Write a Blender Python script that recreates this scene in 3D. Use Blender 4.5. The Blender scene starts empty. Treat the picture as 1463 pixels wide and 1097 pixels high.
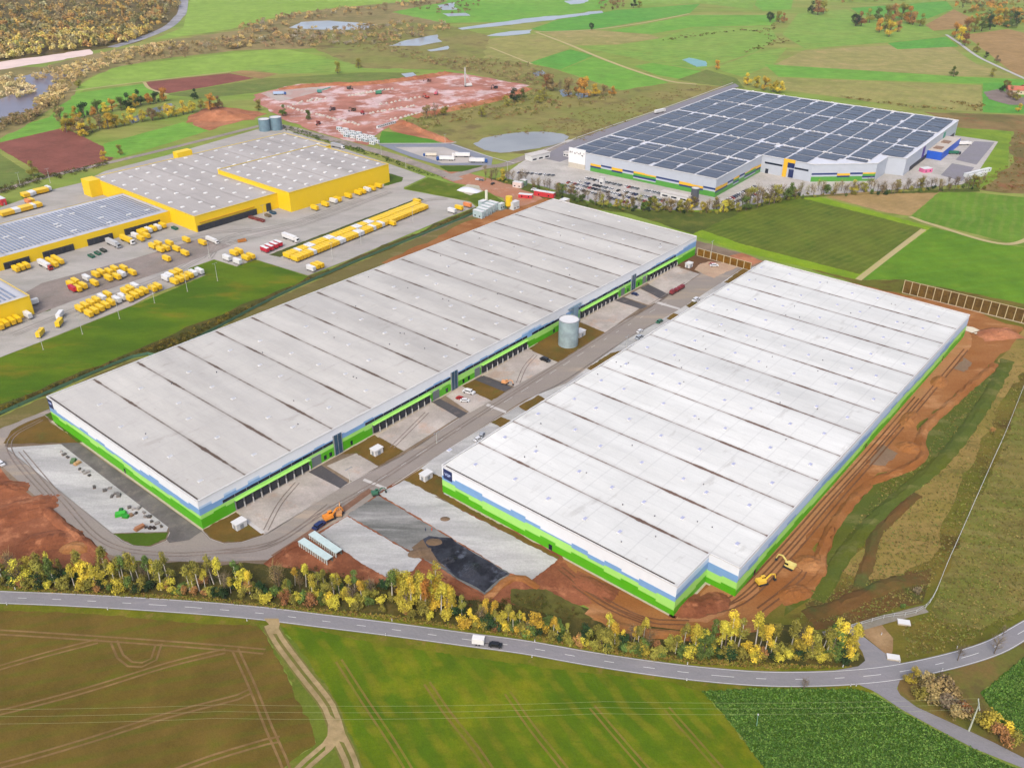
import bpy, bmesh, math, random
import numpy as np
from mathutils import Vector, Matrix
from mathutils.geometry import tessellate_polygon
random.seed(7); RNG = np.random.default_rng(11)
SC = bpy.context.scene; COL = SC.collection
R = math.radians
# ---------------------------------------------------------------- camera geometry (surveyed from the photograph)
SCALE = 2.2; CAMH = 100*SCALE; FPX = 1267.36; PITCH = R(29.7476); ROLL = R(.4508)
def G(px, py, z=0.0):
    """ground point (at height z) seen at a photo pixel"""
    X = px-731.5; Y = 548.5-py; cr, sr = math.cos(ROLL), math.sin(ROLL)
    a = (X*cr-Y*sr)/FPX; b = (X*sr+Y*cr)/FPX; cp, sp = math.cos(PITCH), math.sin(PITCH)
    dx, dy, dz = a, cp+b*sp, -sp+b*cp; t = (z-CAMH)/dz
    return Vector((dx*t, dy*t, z))
YAW = R(50.3526)
E1 = Vector((math.cos(YAW), math.sin(YAW))); E2 = Vector((-E1.y, E1.x))
# ---------------------------------------------------------------- materials
K = 1.6
def lin(c):
    return tuple((v/255/12.92 if v <= 10.3 else ((v/255+.055)/1.055)**2.4) for v in c)
def alb(c):
    return tuple(min(.9, v/K) for v in lin(c))+(1,)
MATS = {}
class NT:
    def __init__(s, name):
        s.m = bpy.data.materials.new(name); s.m.use_nodes = True; s.t = s.m.node_tree; s.t.nodes.clear()
        s.out = s.n('ShaderNodeOutputMaterial'); s.b = s.n('ShaderNodeBsdfPrincipled'); s.l(s.b.outputs[0], s.out.inputs[0])
    def n(s, ty, **kw):
        x = s.t.nodes.new(ty)
        for k, v in kw.items(): setattr(x, k, v)
        return x
    def l(s, a, b): s.t.links.new(a, b)
    def math(s, op, a, b=None, c=None):
        x = s.n('ShaderNodeMath', operation=op)
        for i, v in enumerate((a, b, c)):
            if v is None: continue
            if isinstance(v, (int, float)): x.inputs[i].default_value = v
            else: s.l(v, x.inputs[i])
        return x.outputs[0]
    def noise(s, vec, scale, detail=4, rough=.6):
        x = s.n('ShaderNodeTexNoise'); x.inputs['Scale'].default_value = scale; x.inputs['Detail'].default_value = detail
        x.inputs['Roughness'].default_value = rough; s.l(vec, x.inputs['Vector']); return x.outputs['Fac']
    def ramp(s, f, lo, hi):
        x = s.n('ShaderNodeMapRange'); x.interpolation_type = 'SMOOTHSTEP'; s.l(f, x.inputs[0])
        x.inputs[1].default_value = lo; x.inputs[2].default_value = hi; return x.outputs[0]
    def mix(s, f, a, b, mode='MIX'):
        x = s.n('ShaderNodeMix', data_type='RGBA', blend_type=mode)
        for i, v in ((0, f), (6, a), (7, b)):
            if isinstance(v, (int, float)): x.inputs[i].default_value = v
            elif isinstance(v, tuple): x.inputs[i].default_value = v
            else: s.l(v, x.inputs[i])
        return x.outputs[2]
    def mapping(s, vec, rot=0, scale=(1, 1, 1)):
        x = s.n('ShaderNodeMapping'); x.inputs['Rotation'].default_value = (0, 0, rot); x.inputs['Scale'].default_value = scale
        s.l(vec, x.inputs['Vector']); return x.outputs[0]
def mat(name, rgb, rough=.6, var=.12, scale=.6, metal=0, alt=None):
    """plain paint / concrete / metal with a little real unevenness"""
    if name in MATS: return MATS[name]
    k = NT(name); tc = k.n('ShaderNodeTexCoord').outputs['Object']
    f = k.ramp(k.noise(tc, scale, 5), .3, .7); c = alb(rgb)
    c2 = alb(alt) if alt else tuple(v*(1-var) for v in c[:3])+(1,)
    k.l(k.mix(f, c, c2), k.b.inputs['Base Color'])
    k.b.inputs['Roughness'].default_value = rough; k.b.inputs['Metallic'].default_value = metal
    MATS[name] = k.m; return k.m
def gmat(name, base, alt, s1=.02, lo=.4, hi=.6, alt2=None, s2=.15, amt2=.5, stripe=None, streak=None, fine=.25, fs=1.2, rough=.95, lo2=.52, hi2=.66, mot=.5):
    """ground cover: two colours in patches, a third in blotches, drill rows / tyre streaks along a bearing"""
    if name in MATS: return MATS[name]
    k = NT(name); pos = k.n('ShaderNodeNewGeometry').outputs['Position']
    v = pos
    if streak: v = k.mapping(pos, -R(streak[0]), (streak[1], 1, 1))
    c = k.mix(k.ramp(k.noise(v, s1, 6, .62), lo, hi), alb(base), alb(alt))
    if alt2: c = k.mix(k.math('MULTIPLY', k.ramp(k.noise(v, s2, 6, .65), lo2, hi2), amt2), c, alb(alt2))
    if stripe:
        ang, per, col, st = stripe
        sx = k.n('ShaderNodeSeparateXYZ'); k.l(k.mapping(pos, -R(ang)), sx.inputs[0])
        wob = k.math('MULTIPLY', k.noise(pos, .03, 3), per*1.3)
        w = k.math('SINE', k.math('MULTIPLY', k.math('ADD', sx.outputs[1], wob), 2*math.pi/per))
        m = k.math('MULTIPLY', k.ramp(w, -.2, .9), k.ramp(k.noise(k.mapping(pos, -R(ang), (.15, 1, 1)), .2, 5), .3, .62))
        c = k.mix(k.math('MULTIPLY', m, st), c, alb(col))
    mm = k.noise(v, .05, 8, .72); c = k.mix(mot, c, k.mix(k.ramp(mm, .3, .7), (.62, .64, .6, 1), (1.3, 1.27, 1.3, 1)), 'MULTIPLY')
    g = k.noise(pos, fs, 5, .7); c = k.mix(fine*2, c, k.mix(g, (.25, .25, .25, 1), (1.35, 1.35, 1.35, 1)), 'MULTIPLY')
    k.l(c, k.b.inputs['Base Color']); k.b.inputs['Roughness'].default_value = rough; k.b.inputs['Specular IOR Level'].default_value = .15
    bp = k.n('ShaderNodeBump'); bp.inputs['Strength'].default_value = .6; bp.inputs['Distance'].default_value = .3
    k.l(k.noise(pos, .9, 5, .7), bp.inputs['Height']); k.l(bp.outputs[0], k.b.inputs['Normal'])
    MATS[name] = k.m; return k.m
def leafmat(name, rgb, alt):
    if name in MATS: return MATS[name]
    k = NT(name); tc = k.n('ShaderNodeTexCoord').outputs['Object']; oi = k.n('ShaderNodeObjectInfo').outputs['Random']
    f = k.ramp(k.noise(tc, .55, 3), .36, .64)
    c = k.mix(f, alb(rgb), alb(alt))
    hs = k.n('ShaderNodeHueSaturation'); k.l(c, hs.inputs['Color'])
    k.l(k.math('ADD', k.math('MULTIPLY', oi, .024), .49), hs.inputs['Hue']); k.l(k.math('ADD', k.math('MULTIPLY', oi, .55), .75), hs.inputs['Value'])
    k.l(hs.outputs[0], k.b.inputs['Base Color']); k.b.inputs['Roughness'].default_value = .8; k.b.inputs['Specular IOR Level'].default_value = .15
    MATS[name] = k.m; return k.m
def vcmat(name):
    if name in MATS: return MATS[name]
    k = NT(name); a = k.n('ShaderNodeAttribute', attribute_name='tint')
    tc = k.n('ShaderNodeTexCoord').outputs['Object']
    k.l(k.mix(.8, a.outputs['Color'], k.mix(k.noise(tc, .35, 3), (.45, .45, .45, 1), (1.4, 1.4, 1.4, 1)), 'MULTIPLY'), k.b.inputs['Base Color'])
    k.b.inputs['Roughness'].default_value = .85; k.b.inputs['Specular IOR Level'].default_value = .1
    MATS[name] = k.m; return k.m
def watermat(name, rgb):
    if name in MATS: return MATS[name]
    k = NT(name); pos = k.n('ShaderNodeNewGeometry').outputs['Position']
    k.l(k.mix(k.ramp(k.noise(pos, .02, 4), .35, .65), alb(rgb), tuple(v*.8 for v in alb(rgb)[:3])+(1,)), k.b.inputs['Base Color'])
    k.b.inputs['Roughness'].default_value = .3; k.b.inputs['Specular IOR Level'].default_value = .3
    bp = k.n('ShaderNodeBump'); bp.inputs['Strength'].default_value = .15; k.l(k.noise(pos, .5, 4), bp.inputs['Height']); k.l(bp.outputs[0], k.b.inputs['Normal'])
    MATS[name] = k.m; return k.m
# ---------------------------------------------------------------- mesh builder
class MB:
    def __init__(s): s.v = []; s.f = []; s.mi = []; s.marks = []
    def face(s, pts, mi=0):
        i = len(s.v); s.v += [tuple(p) for p in pts]; s.f.append(tuple(range(i, i+len(pts)))); s.mi.append(mi); return s
    def box(s, c, d, rz=0, mi=0, taper=1.0):
        """c = centre of the base, d = size; taper shrinks the top"""
        i = len(s.v); cs, sn = math.cos(rz), math.sin(rz)
        for z, k in ((0, 1), (d[2], taper)):
            for sx, sy in ((-1, -1), (1, -1), (1, 1), (-1, 1)):
                x, y = sx*d[0]/2*k, sy*d[1]/2*k
                s.v.append((c[0]+x*cs-y*sn, c[1]+x*sn+y*cs, c[2]+z))
        for q in ((3, 2, 1, 0), (4, 5, 6, 7), (0, 1, 5, 4), (1, 2, 6, 5), (2, 3, 7, 6), (3, 0, 4, 7)):
            s.f.append(tuple(i+j for j in q)); s.mi.append(mi)
        return s
    def bar(s, a, b, w, h=None, mi=0):
        """rectangular bar from a to b"""
        a, b = Vector(a), Vector(b); d = (b-a).normalized(); h = h or w
        u = d.cross(Vector((0, 0, 1)))
        u = u.normalized() if u.length > 1e-4 else Vector((1, 0, 0)); n = u.cross(d)
        i = len(s.v)
        for p in (a, b):
            for x, y in ((-1, -1), (1, -1), (1, 1), (-1, 1)): s.v.append(tuple(p+u*x*w/2+n*y*h/2))
        for q in ((0, 1, 2, 3), (7, 6, 5, 4), (4, 5, 1, 0), (5, 6, 2, 1), (6, 7, 3, 2), (7, 4, 0, 3)):
            s.f.append(tuple(i+j for j in q)); s.mi.append(mi)
        return s
    def tube(s, a, b, r0, r1, n=8, mi=0, cap=True):
        a, b = Vector(a), Vector(b); d = (b-a).normalized()
        u = d.cross(Vector((0, 0, 1))); u = u.normalized() if u.length > 1e-3 else Vector((1, 0, 0)); w = d.cross(u)
        i = len(s.v)
        for p, r in ((a, r0), (b, r1)):
            for k in range(n):
                t = 2*math.pi*k/n; s.v.append(tuple(p+(u*math.cos(t)+w*math.sin(t))*r))
        for k in range(n):
            s.f.append((i+k, i+(k+1) % n, i+n+(k+1) % n, i+n+k)); s.mi.append(mi)
        if cap:
            s.f.append(tuple(i+n+k for k in range(n))); s.mi.append(mi)
            s.f.append(tuple(i+n-1-k for k in range(n))); s.mi.append(mi)
        return s
    def prism(s, pts, z0, z1, mi=0, top=True, mt=None):
        n = len(pts); P = [(p[0], p[1]) for p in pts]
        if sum(P[k][0]*P[(k+1) % n][1]-P[(k+1) % n][0]*P[k][1] for k in range(n)) < 0: P.reverse()
        for k in range(n):
            a, b = P[k], P[(k+1) % n]
            s.face([(a[0], a[1], z0), (b[0], b[1], z0), (b[0], b[1], z1), (a[0], a[1], z1)], mi)
        if top: s.poly(P, z1, mi if mt is None else mt)
        return s
    def poly(s, pts, z, mi=0):
        tri = tessellate_polygon([[Vector((p[0], p[1], 0)) for p in pts]]); i = len(s.v)
        s.v += [(p[0], p[1], z) for p in pts]
        for t in tri:
            a, b, c = (pts[j] for j in t)
            if (b[0]-a[0])*(c[1]-a[1])-(b[1]-a[1])*(c[0]-a[0]) < 0: t = (t[0], t[2], t[1])
            s.f.append(tuple(i+j for j in t)); s.mi.append(mi)
        return s
    def build(s, name, mats, parent=None, world=False, smooth=False):
        me = bpy.data.meshes.new(name)
        v = s.v
        if parent is not None and world:
            inv = (Matrix.Translation(parent.location) @ Matrix.Rotation(parent.rotation_euler.z, 4, 'Z')).inverted()
            v = [tuple(inv @ Vector(p)) for p in v]
        me.from_pydata(v, [], s.f)
        mats = mats if isinstance(mats, (list, tuple)) else [mats]
        for m in mats:
            if m: me.materials.append(m)
        if len(mats) > 1: me.polygons.foreach_set('material_index', s.mi)
        if smooth: me.polygons.foreach_set('use_smooth', [True]*len(me.polygons))
        o = bpy.data.objects.new(name, me); COL.objects.link(o)
        if parent is not None: o.parent = parent
        return o
def build_sections(mb, name, m, parent):
    """each run of touching cladding panels becomes a part of its own"""
    n = len(mb.marks); par = list(range(n))
    def find(i):
        while par[i] != i: par[i] = par[par[i]]; i = par[i]
        return i
    B = []
    for f0, f1 in mb.marks:
        V = [mb.v[k] for f in mb.f[f0:f1] for k in f]; B.append((tuple(min(v[c] for v in V)-.12 for c in range(3)), tuple(max(v[c] for v in V)+.12 for c in range(3))))
    for i in range(n):
        for j in range(i):
            if all(B[i][0][c] <= B[j][1][c] and B[j][0][c] <= B[i][1][c] for c in range(3)): par[find(i)] = find(j)
    G_ = {}
    for i in range(n): G_.setdefault(find(i), []).append(i)
    for g in G_.values():
        q = MB()
        for i in g:
            for f in mb.f[mb.marks[i][0]:mb.marks[i][1]]: q.face([mb.v[k] for k in f])
        q.build(name, m, parent)
def tag(o, label, cat, group=None):
    o['label'] = label; o['category'] = cat
    if group: o['group'] = group
    return o
def thing(name, label, cat, loc=(0, 0, 0), rz=0, group=None):
    o = bpy.data.objects.new(name, None); COL.objects.link(o); o.location = loc; o.rotation_euler = (0, 0, rz)
    o.empty_display_size = .5
    return tag(o, label, cat, group)
def dup(root, loc, rz, label, group=None, scale=1, recolor=None):
    r = root.copy(); COL.objects.link(r); r.location = loc; r.rotation_euler = (0, 0, rz); r.scale = (scale,)*3
    r['label'] = label
    if group: r['group'] = group
    for ch in root.children:
        c = ch.copy(); COL.objects.link(c); c.parent = r
        if recolor and ch.name.split('.')[0] in recolor: setm(c, recolor[ch.name.split('.')[0]])
        for g in ch.children:
            d = g.copy(); COL.objects.link(d); d.parent = c
    return r
def setm(o, m, slot=0):
    o.material_slots[slot].link = 'OBJECT'; o.material_slots[slot].material = m
def ordn(i):
    return f"{i}{'th' if 10 <= i % 100 <= 20 else {1: 'st', 2: 'nd', 3: 'rd'}.get(i % 10, 'th')}"
# ---------------------------------------------------------------- ground sheets
LV = .05; LCNT = {}
def lz(l):
    LCNT[l] = LCNT.get(l, -1)+1; return l*LV+(LCNT[l] % 40)*.00122
def struct(o, kind='structure'): o['kind'] = kind; return o
JIT = {'soil': 1.3, 'earth': 2.5, 'meadow': 1.6, 'scrub': 2.5, 'mud': 1.1, 'gravel_pad': .7, 'belt_ground': 1.0, 'verge': .7, 'field': .35, 'grass': .3, 'track': .6, 'building_site': 2.5, 'pond': 1.2, 'river': 3, 'flooded_meadow': 5, 'turning_circle': .6, 'pad': .25}
def ragged(P, amp, rng):
    out = []
    for a, b in zip(P, P[1:]+P[:1]):
        d = (b-a).to_2d(); L = d.length; n = int(min(70, L/(amp*3))) if amp else 0; out.append(a)
        if n < 2: continue
        q = Vector((-d.y, d.x))/L; w = 0
        for i in range(1, n):
            w = w*.55+rng.gauss(0, amp*.62); w = max(-amp*1.3, min(amp*1.3, w)); f = min(1, i/2, (n-i)/2)
            out.append(a.lerp(b, i/n)+(q*w*f).to_3d())
    return out
SHR = random.Random(21)
def sheet(name, px, m, lvl):
    return struct(MB().poly(ragged([G(*p) for p in px], JIT.get(name, 0), SHR), lz(lvl)).build(name, m))
def smooth_line(pts, step=4.0, closed=False):
    P = [Vector(p[:2]) for p in pts]; out = []
    for i in range(len(P)-1):
        a, b = P[i], P[i+1]; p0 = P[i-1] if i else a*2-b; p3 = P[i+2] if i+2 < len(P) else b*2-a
        n = max(1, int((b-a).length/step))
        for k in range(n):
            t = k/n; out.append(.5*((2*a)+(b-p0)*t+(2*p0-5*a+4*b-p3)*t*t+(3*a-p0-3*b+p3)*t**3))
    return out+[P[-1]]
def ribbon(mb, line, w, z, off=0.0, mi=0, a=0, b=None):
    n = []
    for i, p in enumerate(line):
        d = (line[min(i+1, len(line)-1)]-line[max(i-1, 0)]).normalized(); n.append(Vector((-d.y, d.x)))
    L = [p+q*(off+w/2) for p, q in zip(line, n)]; Rr = [p+q*(off-w/2) for p, q in zip(line, n)]
    for i in range(len(line)-1):
        mb.face([(Rr[i].x, Rr[i].y, z), (Rr[i+1].x, Rr[i+1].y, z), (L[i+1].x, L[i+1].y, z), (L[i].x, L[i].y, z)], mi)
    return mb
def track(name, px, w, m, lvl, off=0.0):
    return struct(ribbon(MB(), smooth_line([G(*p) for p in px]), w, lz(lvl), off).build(name, m))
# ================================================================ GROUND
meadow = gmat('meadow', (136, 162, 66), (154, 158, 80), .008, .4, .6, (122, 138, 56), .03, .7, streak=(-20, .35))
struct(MB().poly([(-3500, -400), (3500, -400), (4500, 4500), (-4500, 4500)], 0).build('ground', meadow))
vivid = gmat('vivid grass', (110, 170, 56), (126, 176, 64), .008, .35, .65, (112, 152, 56), .03, .6, stripe=(20, 9, (128, 182, 78), .45))
vivid2 = gmat('vivid grass two', (94, 164, 58), (108, 168, 60), .008, .35, .65, (100, 148, 54), .04, .6, stripe=(60, 8, (104, 176, 74), .45))
lime = gmat('lime grass', (152, 184, 76), (140, 174, 66), .006, .35, .65, (158, 180, 84), .04, .4, stripe=(25, 12, (150, 186, 82), .3))
soft = gmat('soft green field', (132, 172, 68), (146, 174, 76), .008, .35, .65, (136, 152, 64), .03, .6, stripe=(30, 14, (92, 150, 56), .35))
dull = gmat('dull green field', (112, 132, 60), (128, 138, 66), .01, .35, .65, (138, 134, 78), .08, .5, stripe=(15, 8, (96, 118, 50), .4))
tan = gmat('stubble field', (172, 160, 100), (160, 156, 88), .008, .35, .65, (184, 156, 108), .05, .6, stripe=(5, 14, (150, 156, 84), .4))
tan2 = gmat('tan field', (178, 146, 96), (164, 134, 84), .01, .35, .65, (190, 156, 106), .08, .5, stripe=(40, 7, (158, 128, 80), .5))
tan3 = gmat('olive stubble', (166, 160, 92), (150, 152, 80), .008, .35, .65, (178, 158, 104), .04, .6, stripe=(60, 10, (146, 150, 78), .4))
redf = gmat('red ploughed soil', (152, 94, 80), (138, 84, 70), .02, .35, .65, (164, 104, 88), .08, .4, stripe=(35, 5, (122, 68, 58), .5))
redb = gmat('bright red earth', (190, 130, 94), (168, 106, 74), .03, .35, .65, (206, 140, 104), .1, .6)
olive = gmat('rough grass', (126, 112, 44), (108, 110, 34), .03, .42, .58, (92, 74, 32), .07, .8, streak=(50, .45), fine=.3)
scrubg = gmat('scrub ground', (150, 142, 80), (138, 142, 70), .012, .4, .6, (120, 104, 66), .03, .8, fine=.3)
# --- far fields (photo pixel outlines of each field)
sheet('field', [(470, 27), (560, 8), (640, -2), (660, -30), (900, -30), (858, 13), (800, 24), (720, 32), (640, 33)], vivid, 1)
sheet('field', [(262, 40), (268, 12), (280, -30), (640, -30), (600, 2), (520, 8), (440, 16), (390, 26), (330, 42), (250, 54), (215, 58)], lime, 3)
sheet('field', [(758, 42), (800, 28), (880, 15), (1000, 6), (985, 20), (850, 42), (780, 46)], vivid2, 1)
sheet('field', [(900, 9), (905, -30), (1090, -30), (1075, 14), (1000, 5)], soft, 1)
sheet('field', [(1092, -30), (1140, -30), (1130, 14), (1090, 16), (1078, 8)], vivid, 1)
sheet('field', [(775, 47), (845, 43), (930, 50), (942, 55), (880, 64), (820, 65)], tan, 1)
sheet('field', [(822, 66), (882, 65), (945, 55), (990, 40), (1100, 38), (1110, 55), (1080, 75), (1000, 100), (935, 90)], soft, 1)
sheet('field', [(870, 45), (988, 22), (1120, 22), (1100, 37), (990, 39), (930, 49)], vivid, 1)
sheet('field', [(755, 90), (815, 71), (848, 80), (800, 100)], vivid2, 1)
sheet('field', [(800, 101), (848, 82), (955, 118), (915, 129), (890, 130)], vivid, 1)
sheet('field', [(690, 84), (757, 90), (815, 69), (768, 49), (725, 52), (640, 66)], tan3, 1)
sheet('field', [(905, 95), (932, 90), (1003, 102), (970, 113), (940, 108)], vivid, 1)
sheet('field', [(968, 114), (1010, 100), (1052, 112), (1064, 127), (1000, 120)], dull, 1)
sheet('field', [(1020, 98), (1080, 76), (1125, 68), (1105, 92), (1060, 110)], soft, 1)
sheet('field', [(1105, 93), (1150, 72), (1260, 66), (1352, 62), (1395, 92), (1445, 108), (1372, 109)], tan, 1)
sheet('field', [(1268, 62), (1352, 53), (1370, 67), (1282, 71)], vivid2, 1)
sheet('field', [(1092, 92), (1372, 110), (1470, 114), (1480, 118), (1402, 120), (1112, 110)], vivid, 1)
sheet('field', [(1110, 111), (1402, 122), (1402, 160), (1320, 157), (1180, 137), (1120, 129)], tan3, 2)
sheet('field', [(1404, 119), (1490, 118), (1490, 164), (1404, 161)], vivid2, 1)
sheet('field', [(1378, 50), (1440, 42), (1500, 56), (1500, 116), (1450, 106), (1393, 62)], tan2, 1)
sheet('field', [(1320, 37), (1363, 14), (1396, 30), (1362, 42), (1326, 45)], tan2, 1)
sheet('field', [(1215, 12), (1300, 6), (1352, 2), (1362, 13), (1318, 30), (1230, 22)], vivid2, 1)
sheet('field', [(1140, 20), (1210, 14), (1230, 24), (1318, 34), (1345, 52), (1270, 61), (1150, 70), (1118, 50)], soft, 1)
# --- far left
sheet('field', [(86, 152), (105, 128), (130, 112), (165, 95), (400, 69), (465, 82), (470, 90), (330, 103), (206, 117), (122, 128)], lime, 1)
sheet('field', [(-60, 210), (0, 188), (70, 168), (100, 135), (205, 120), (222, 132), (150, 152), (95, 178), (92, 182), (0, 204), (-60, 220)], vivid, 1)
sheet('field', [(206, 118), (327, 105), (364, 112), (300, 124), (240, 134), (220, 130)], redf, 2)
sheet('field', [(329, 104), (345, 101), (397, 106), (372, 113)], tan2, 2)
sheet('field', [(236, 136), (300, 125), (375, 113), (520, 104), (600, 104), (560, 116), (520, 119), (430, 119), (395, 127), (362, 133), (292, 141)], dull, 1)
sheet('field', [(350, 98), (465, 84), (520, 95), (600, 100), (400, 106)], soft, 1)
sheet('field', [(-70, 222), (0, 204), (92, 183), (165, 218), (160, 229), (66, 252), (0, 213)], redf, 2)
sheet('field', [(-80, 240), (-10, 214), (45, 249), (44, 259), (0, 271), (-80, 295)], dull, 2)
sheet('field', [(148, 206), (262, 175), (298, 187), (240, 205), (170, 226), (150, 224)], vivid, 2)
sheet('earth', [(268, 168), (290, 156), (312, 152), (382, 163), (340, 175), (300, 187), (278, 180)], redb, 3)
sheet('scrub', [(-90, 96), (-90, -60), (275, -60), (262, 12), (240, 42), (200, 60), (165, 68), (128, 73), (60, 84), (0, 92)], gmat('forest floor', (122, 104, 60), (104, 96, 52), .02), 1)
sheet('scrub', [(-80, 225), (-80, 100), (60, 96), (130, 78), (240, 58), (340, 44), (420, 20), (520, 6), (620, -6), (640, 2), (560, 18), (640, 34), (650, 46), (600, 58), (520, 68), (440, 70), (350, 72), (250, 82), (160, 98), (120, 114), (95, 146), (66, 160), (30, 184), (-60, 226)], gmat('river scrub floor', (158, 142, 92), (136, 128, 78), .012, .4, .6, (172, 150, 104), .03, .7), 2)
sheet('earth', [(-90, 102), (0, 89), (60, 81), (128, 71), (132, 78), (60, 91), (0, 100), (-90, 116)], mat('pale gravel', (238, 214, 205), .9, .12, .05), 2)
river = watermat('river water', (128, 120, 132)); pondm = watermat('pond water', (156, 156, 152)); flood = watermat('flood water', (172, 178, 182))
sheet('river', [(-80, 160), (0, 142), (30, 128), (20, 112), (50, 104), (110, 98), (130, 90), (138, 96), (80, 118), (72, 132), (50, 156), (20, 169), (0, 176), (-80, 200)], river, 3)
sheet('flooded_meadow', [(413, 40), (430, 32), (470, 30), (512, 33), (540, 36), (520, 43), (470, 43), (440, 42)], flood, 3)
sheet('flooded_meadow', [(555, 66), (580, 58), (625, 50), (632, 60), (600, 66), (575, 66)], flood, 3)
sheet('flooded_meadow', [(610, 72), (640, 66), (640, 71), (615, 74)], flood, 3)
sheet('flooded_meadow', [(695, 52), (730, 45), (760, 43), (758, 48), (720, 52)], flood, 3)
sheet('flooded_meadow', [(654, 41), (700, 34), (760, 26), (860, 16), (862, 19), (770, 31), (700, 39), (660, 43)], flood, 3)
sheet('flooded_meadow', [(625, 8), (650, 4), (655, 14), (632, 15)], flood, 3)
sheet('flooded_meadow', [(632, 20), (665, 19), (672, 23), (640, 24)], flood, 3)
sheet('flooded_meadow', [(806, 2), (840, -2), (835, 5), (815, 7)], flood, 3)
sheet('flooded_meadow', [(573, 106), (590, 104), (596, 109), (580, 111)], flood, 3)
sheet('pond', [(974, 86), (984, 83), (1008, 88), (1010, 95), (995, 96), (985, 91)], watermat('green pond', (110, 170, 160)), 3)
for q in ([(760, 105), (775, 101), (780, 106), (766, 110)], [(798, 130), (812, 127), (818, 135), (804, 139)], [(822, 135), (838, 132), (840, 139), (826, 142)], [(182, 172), (205, 161), (212, 166), (190, 177)], [(216, 156), (245, 148), (252, 153), (225, 162)]):
    sheet('pond', q, watermat('dark pond', (104, 116, 120)), 4)
sheet('pond', [(676, 206), (690, 198), (715, 193), (745, 189), (780, 189), (805, 192), (813, 196), (805, 203), (780, 210), (750, 215), (715, 219), (692, 215)], pondm, 4)
sheet('scrub', [(470, 45), (560, 32), (640, 36), (700, 52), (690, 83), (760, 92), (800, 102), (885, 130), (945, 120), (1000, 122), (1050, 124), (960, 150), (800, 220), (690, 218), (640, 205), (575, 172), (700, 142), (757, 124), (645, 100), (520, 98), (440, 66)], scrubg, 2)
path = gmat('pale farm track', (206, 190, 140), (186, 174, 116), .05, .35, .65)
track('path', [(766, 46), (845, 43), (920, 33), (985, 20)], 5, path, 4)
track('path', [(765, 46), (810, 63), (850, 80), (900, 99), (955, 116), (995, 121)], 6, path, 4)
track('path', [(700, 68), (730, 80), (760, 92)], 4, path, 4)
track('path', [(1352, 50), (1370, 62), (1395, 80), (1425, 95), (1480, 120)], 5, mat('asphalt path', (190, 188, 184), .9, .1), 4)
track('path', [(95, 132), (122, 128), (206, 117), (330, 103)], 3, path, 3)
track('path', [(206, 118), (214, 127), (240, 136)], 4, path, 3)
hw = gmat('worn asphalt', (146, 146, 150), (134, 133, 136), .03, .35, .65, (154, 150, 148), .2, .5, fine=.1)
track('road', [(266, -40), (262, 10), (254, 26), (238, 40), (200, 56), (160, 68)], 16, gmat('motorway', (176, 176, 182), (150, 150, 156), .02), 4)
# --- right of the warehouses
sheet('field', [(966, 316), (1012, 303), (1144, 283), (1320, 327), (1228, 392), (1060, 349)], gmat('dark crop', (94, 114, 26), (106, 118, 34), .012, .35, .65, (76, 106, 24), .06, .6, stripe=(40, 5, (122, 130, 48), .6)), 2)
sheet('verge', [(900, 304), (1000, 300), (1060, 296), (1120, 284), (1150, 276), (1240, 300), (1332, 325), (1226, 400), (1150, 383), (1060, 360), (985, 335)], gmat('lime verge', (142, 172, 26), (124, 160, 28), .03, .35, .65, (156, 172, 50), .1, .4), 1)
sheet('field', [(1160, 276), (1345, 273), (1300, 309), (1265, 304)], gmat('brown stubble', (182, 152, 102), (168, 142, 90), .02, .35, .65, (192, 160, 112), .08, .5, stripe=(40, 5, (160, 134, 84), .4)), 2)
sheet('field', [(1346, 271), (1500, 286), (1500, 362), (1300, 311)], gmat('drilled green', (112, 150, 40), (98, 140, 34), .012, .35, .65, (118, 160, 60), .06, .5, stripe=(62, 7, (134, 152, 64), .5)), 2)
sheet('field', [(1332, 325), (1440, 351), (1520, 360), (1520, 446), (1292, 400), (1226, 400)], gmat('grass green', (106, 148, 26), (96, 138, 24), .012, .35, .65, (120, 148, 36), .06, .5, stripe=(15, 9, (106, 160, 50), .3)), 2)
sheet('verge', [(1226, 400), (1292, 400), (1520, 446), (1520, 470), (1290, 425), (1150, 383)], olive, 3)
track('path', [(1320, 328), (1275, 362), (1226, 400)], 4, path, 3)
track('path', [(1300, 310), (1335, 322), (1440, 349), (1500, 320)], 4, path, 3)
track('path', [(990, 330), (1030, 309), (1045, 304)], 4, MATS['lime verge'], 3)
sheet('verge', [(1362, 182), (1445, 188), (1440, 240), (1405, 268), (1375, 265), (1426, 203), (1363, 196)], gmat('mown grass', (132, 160, 44), (118, 150, 42), .03), 1)
sheet('scrub', [(1320, 160), (1404, 163), (1500, 168), (1500, 280), (1400, 272), (1442, 240), (1448, 188), (1365, 182)], gmat('brown scrub', (146, 124, 76), (120, 110, 60), .02, .4, .6, (156, 98, 66), .03, .7), 1)
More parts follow.
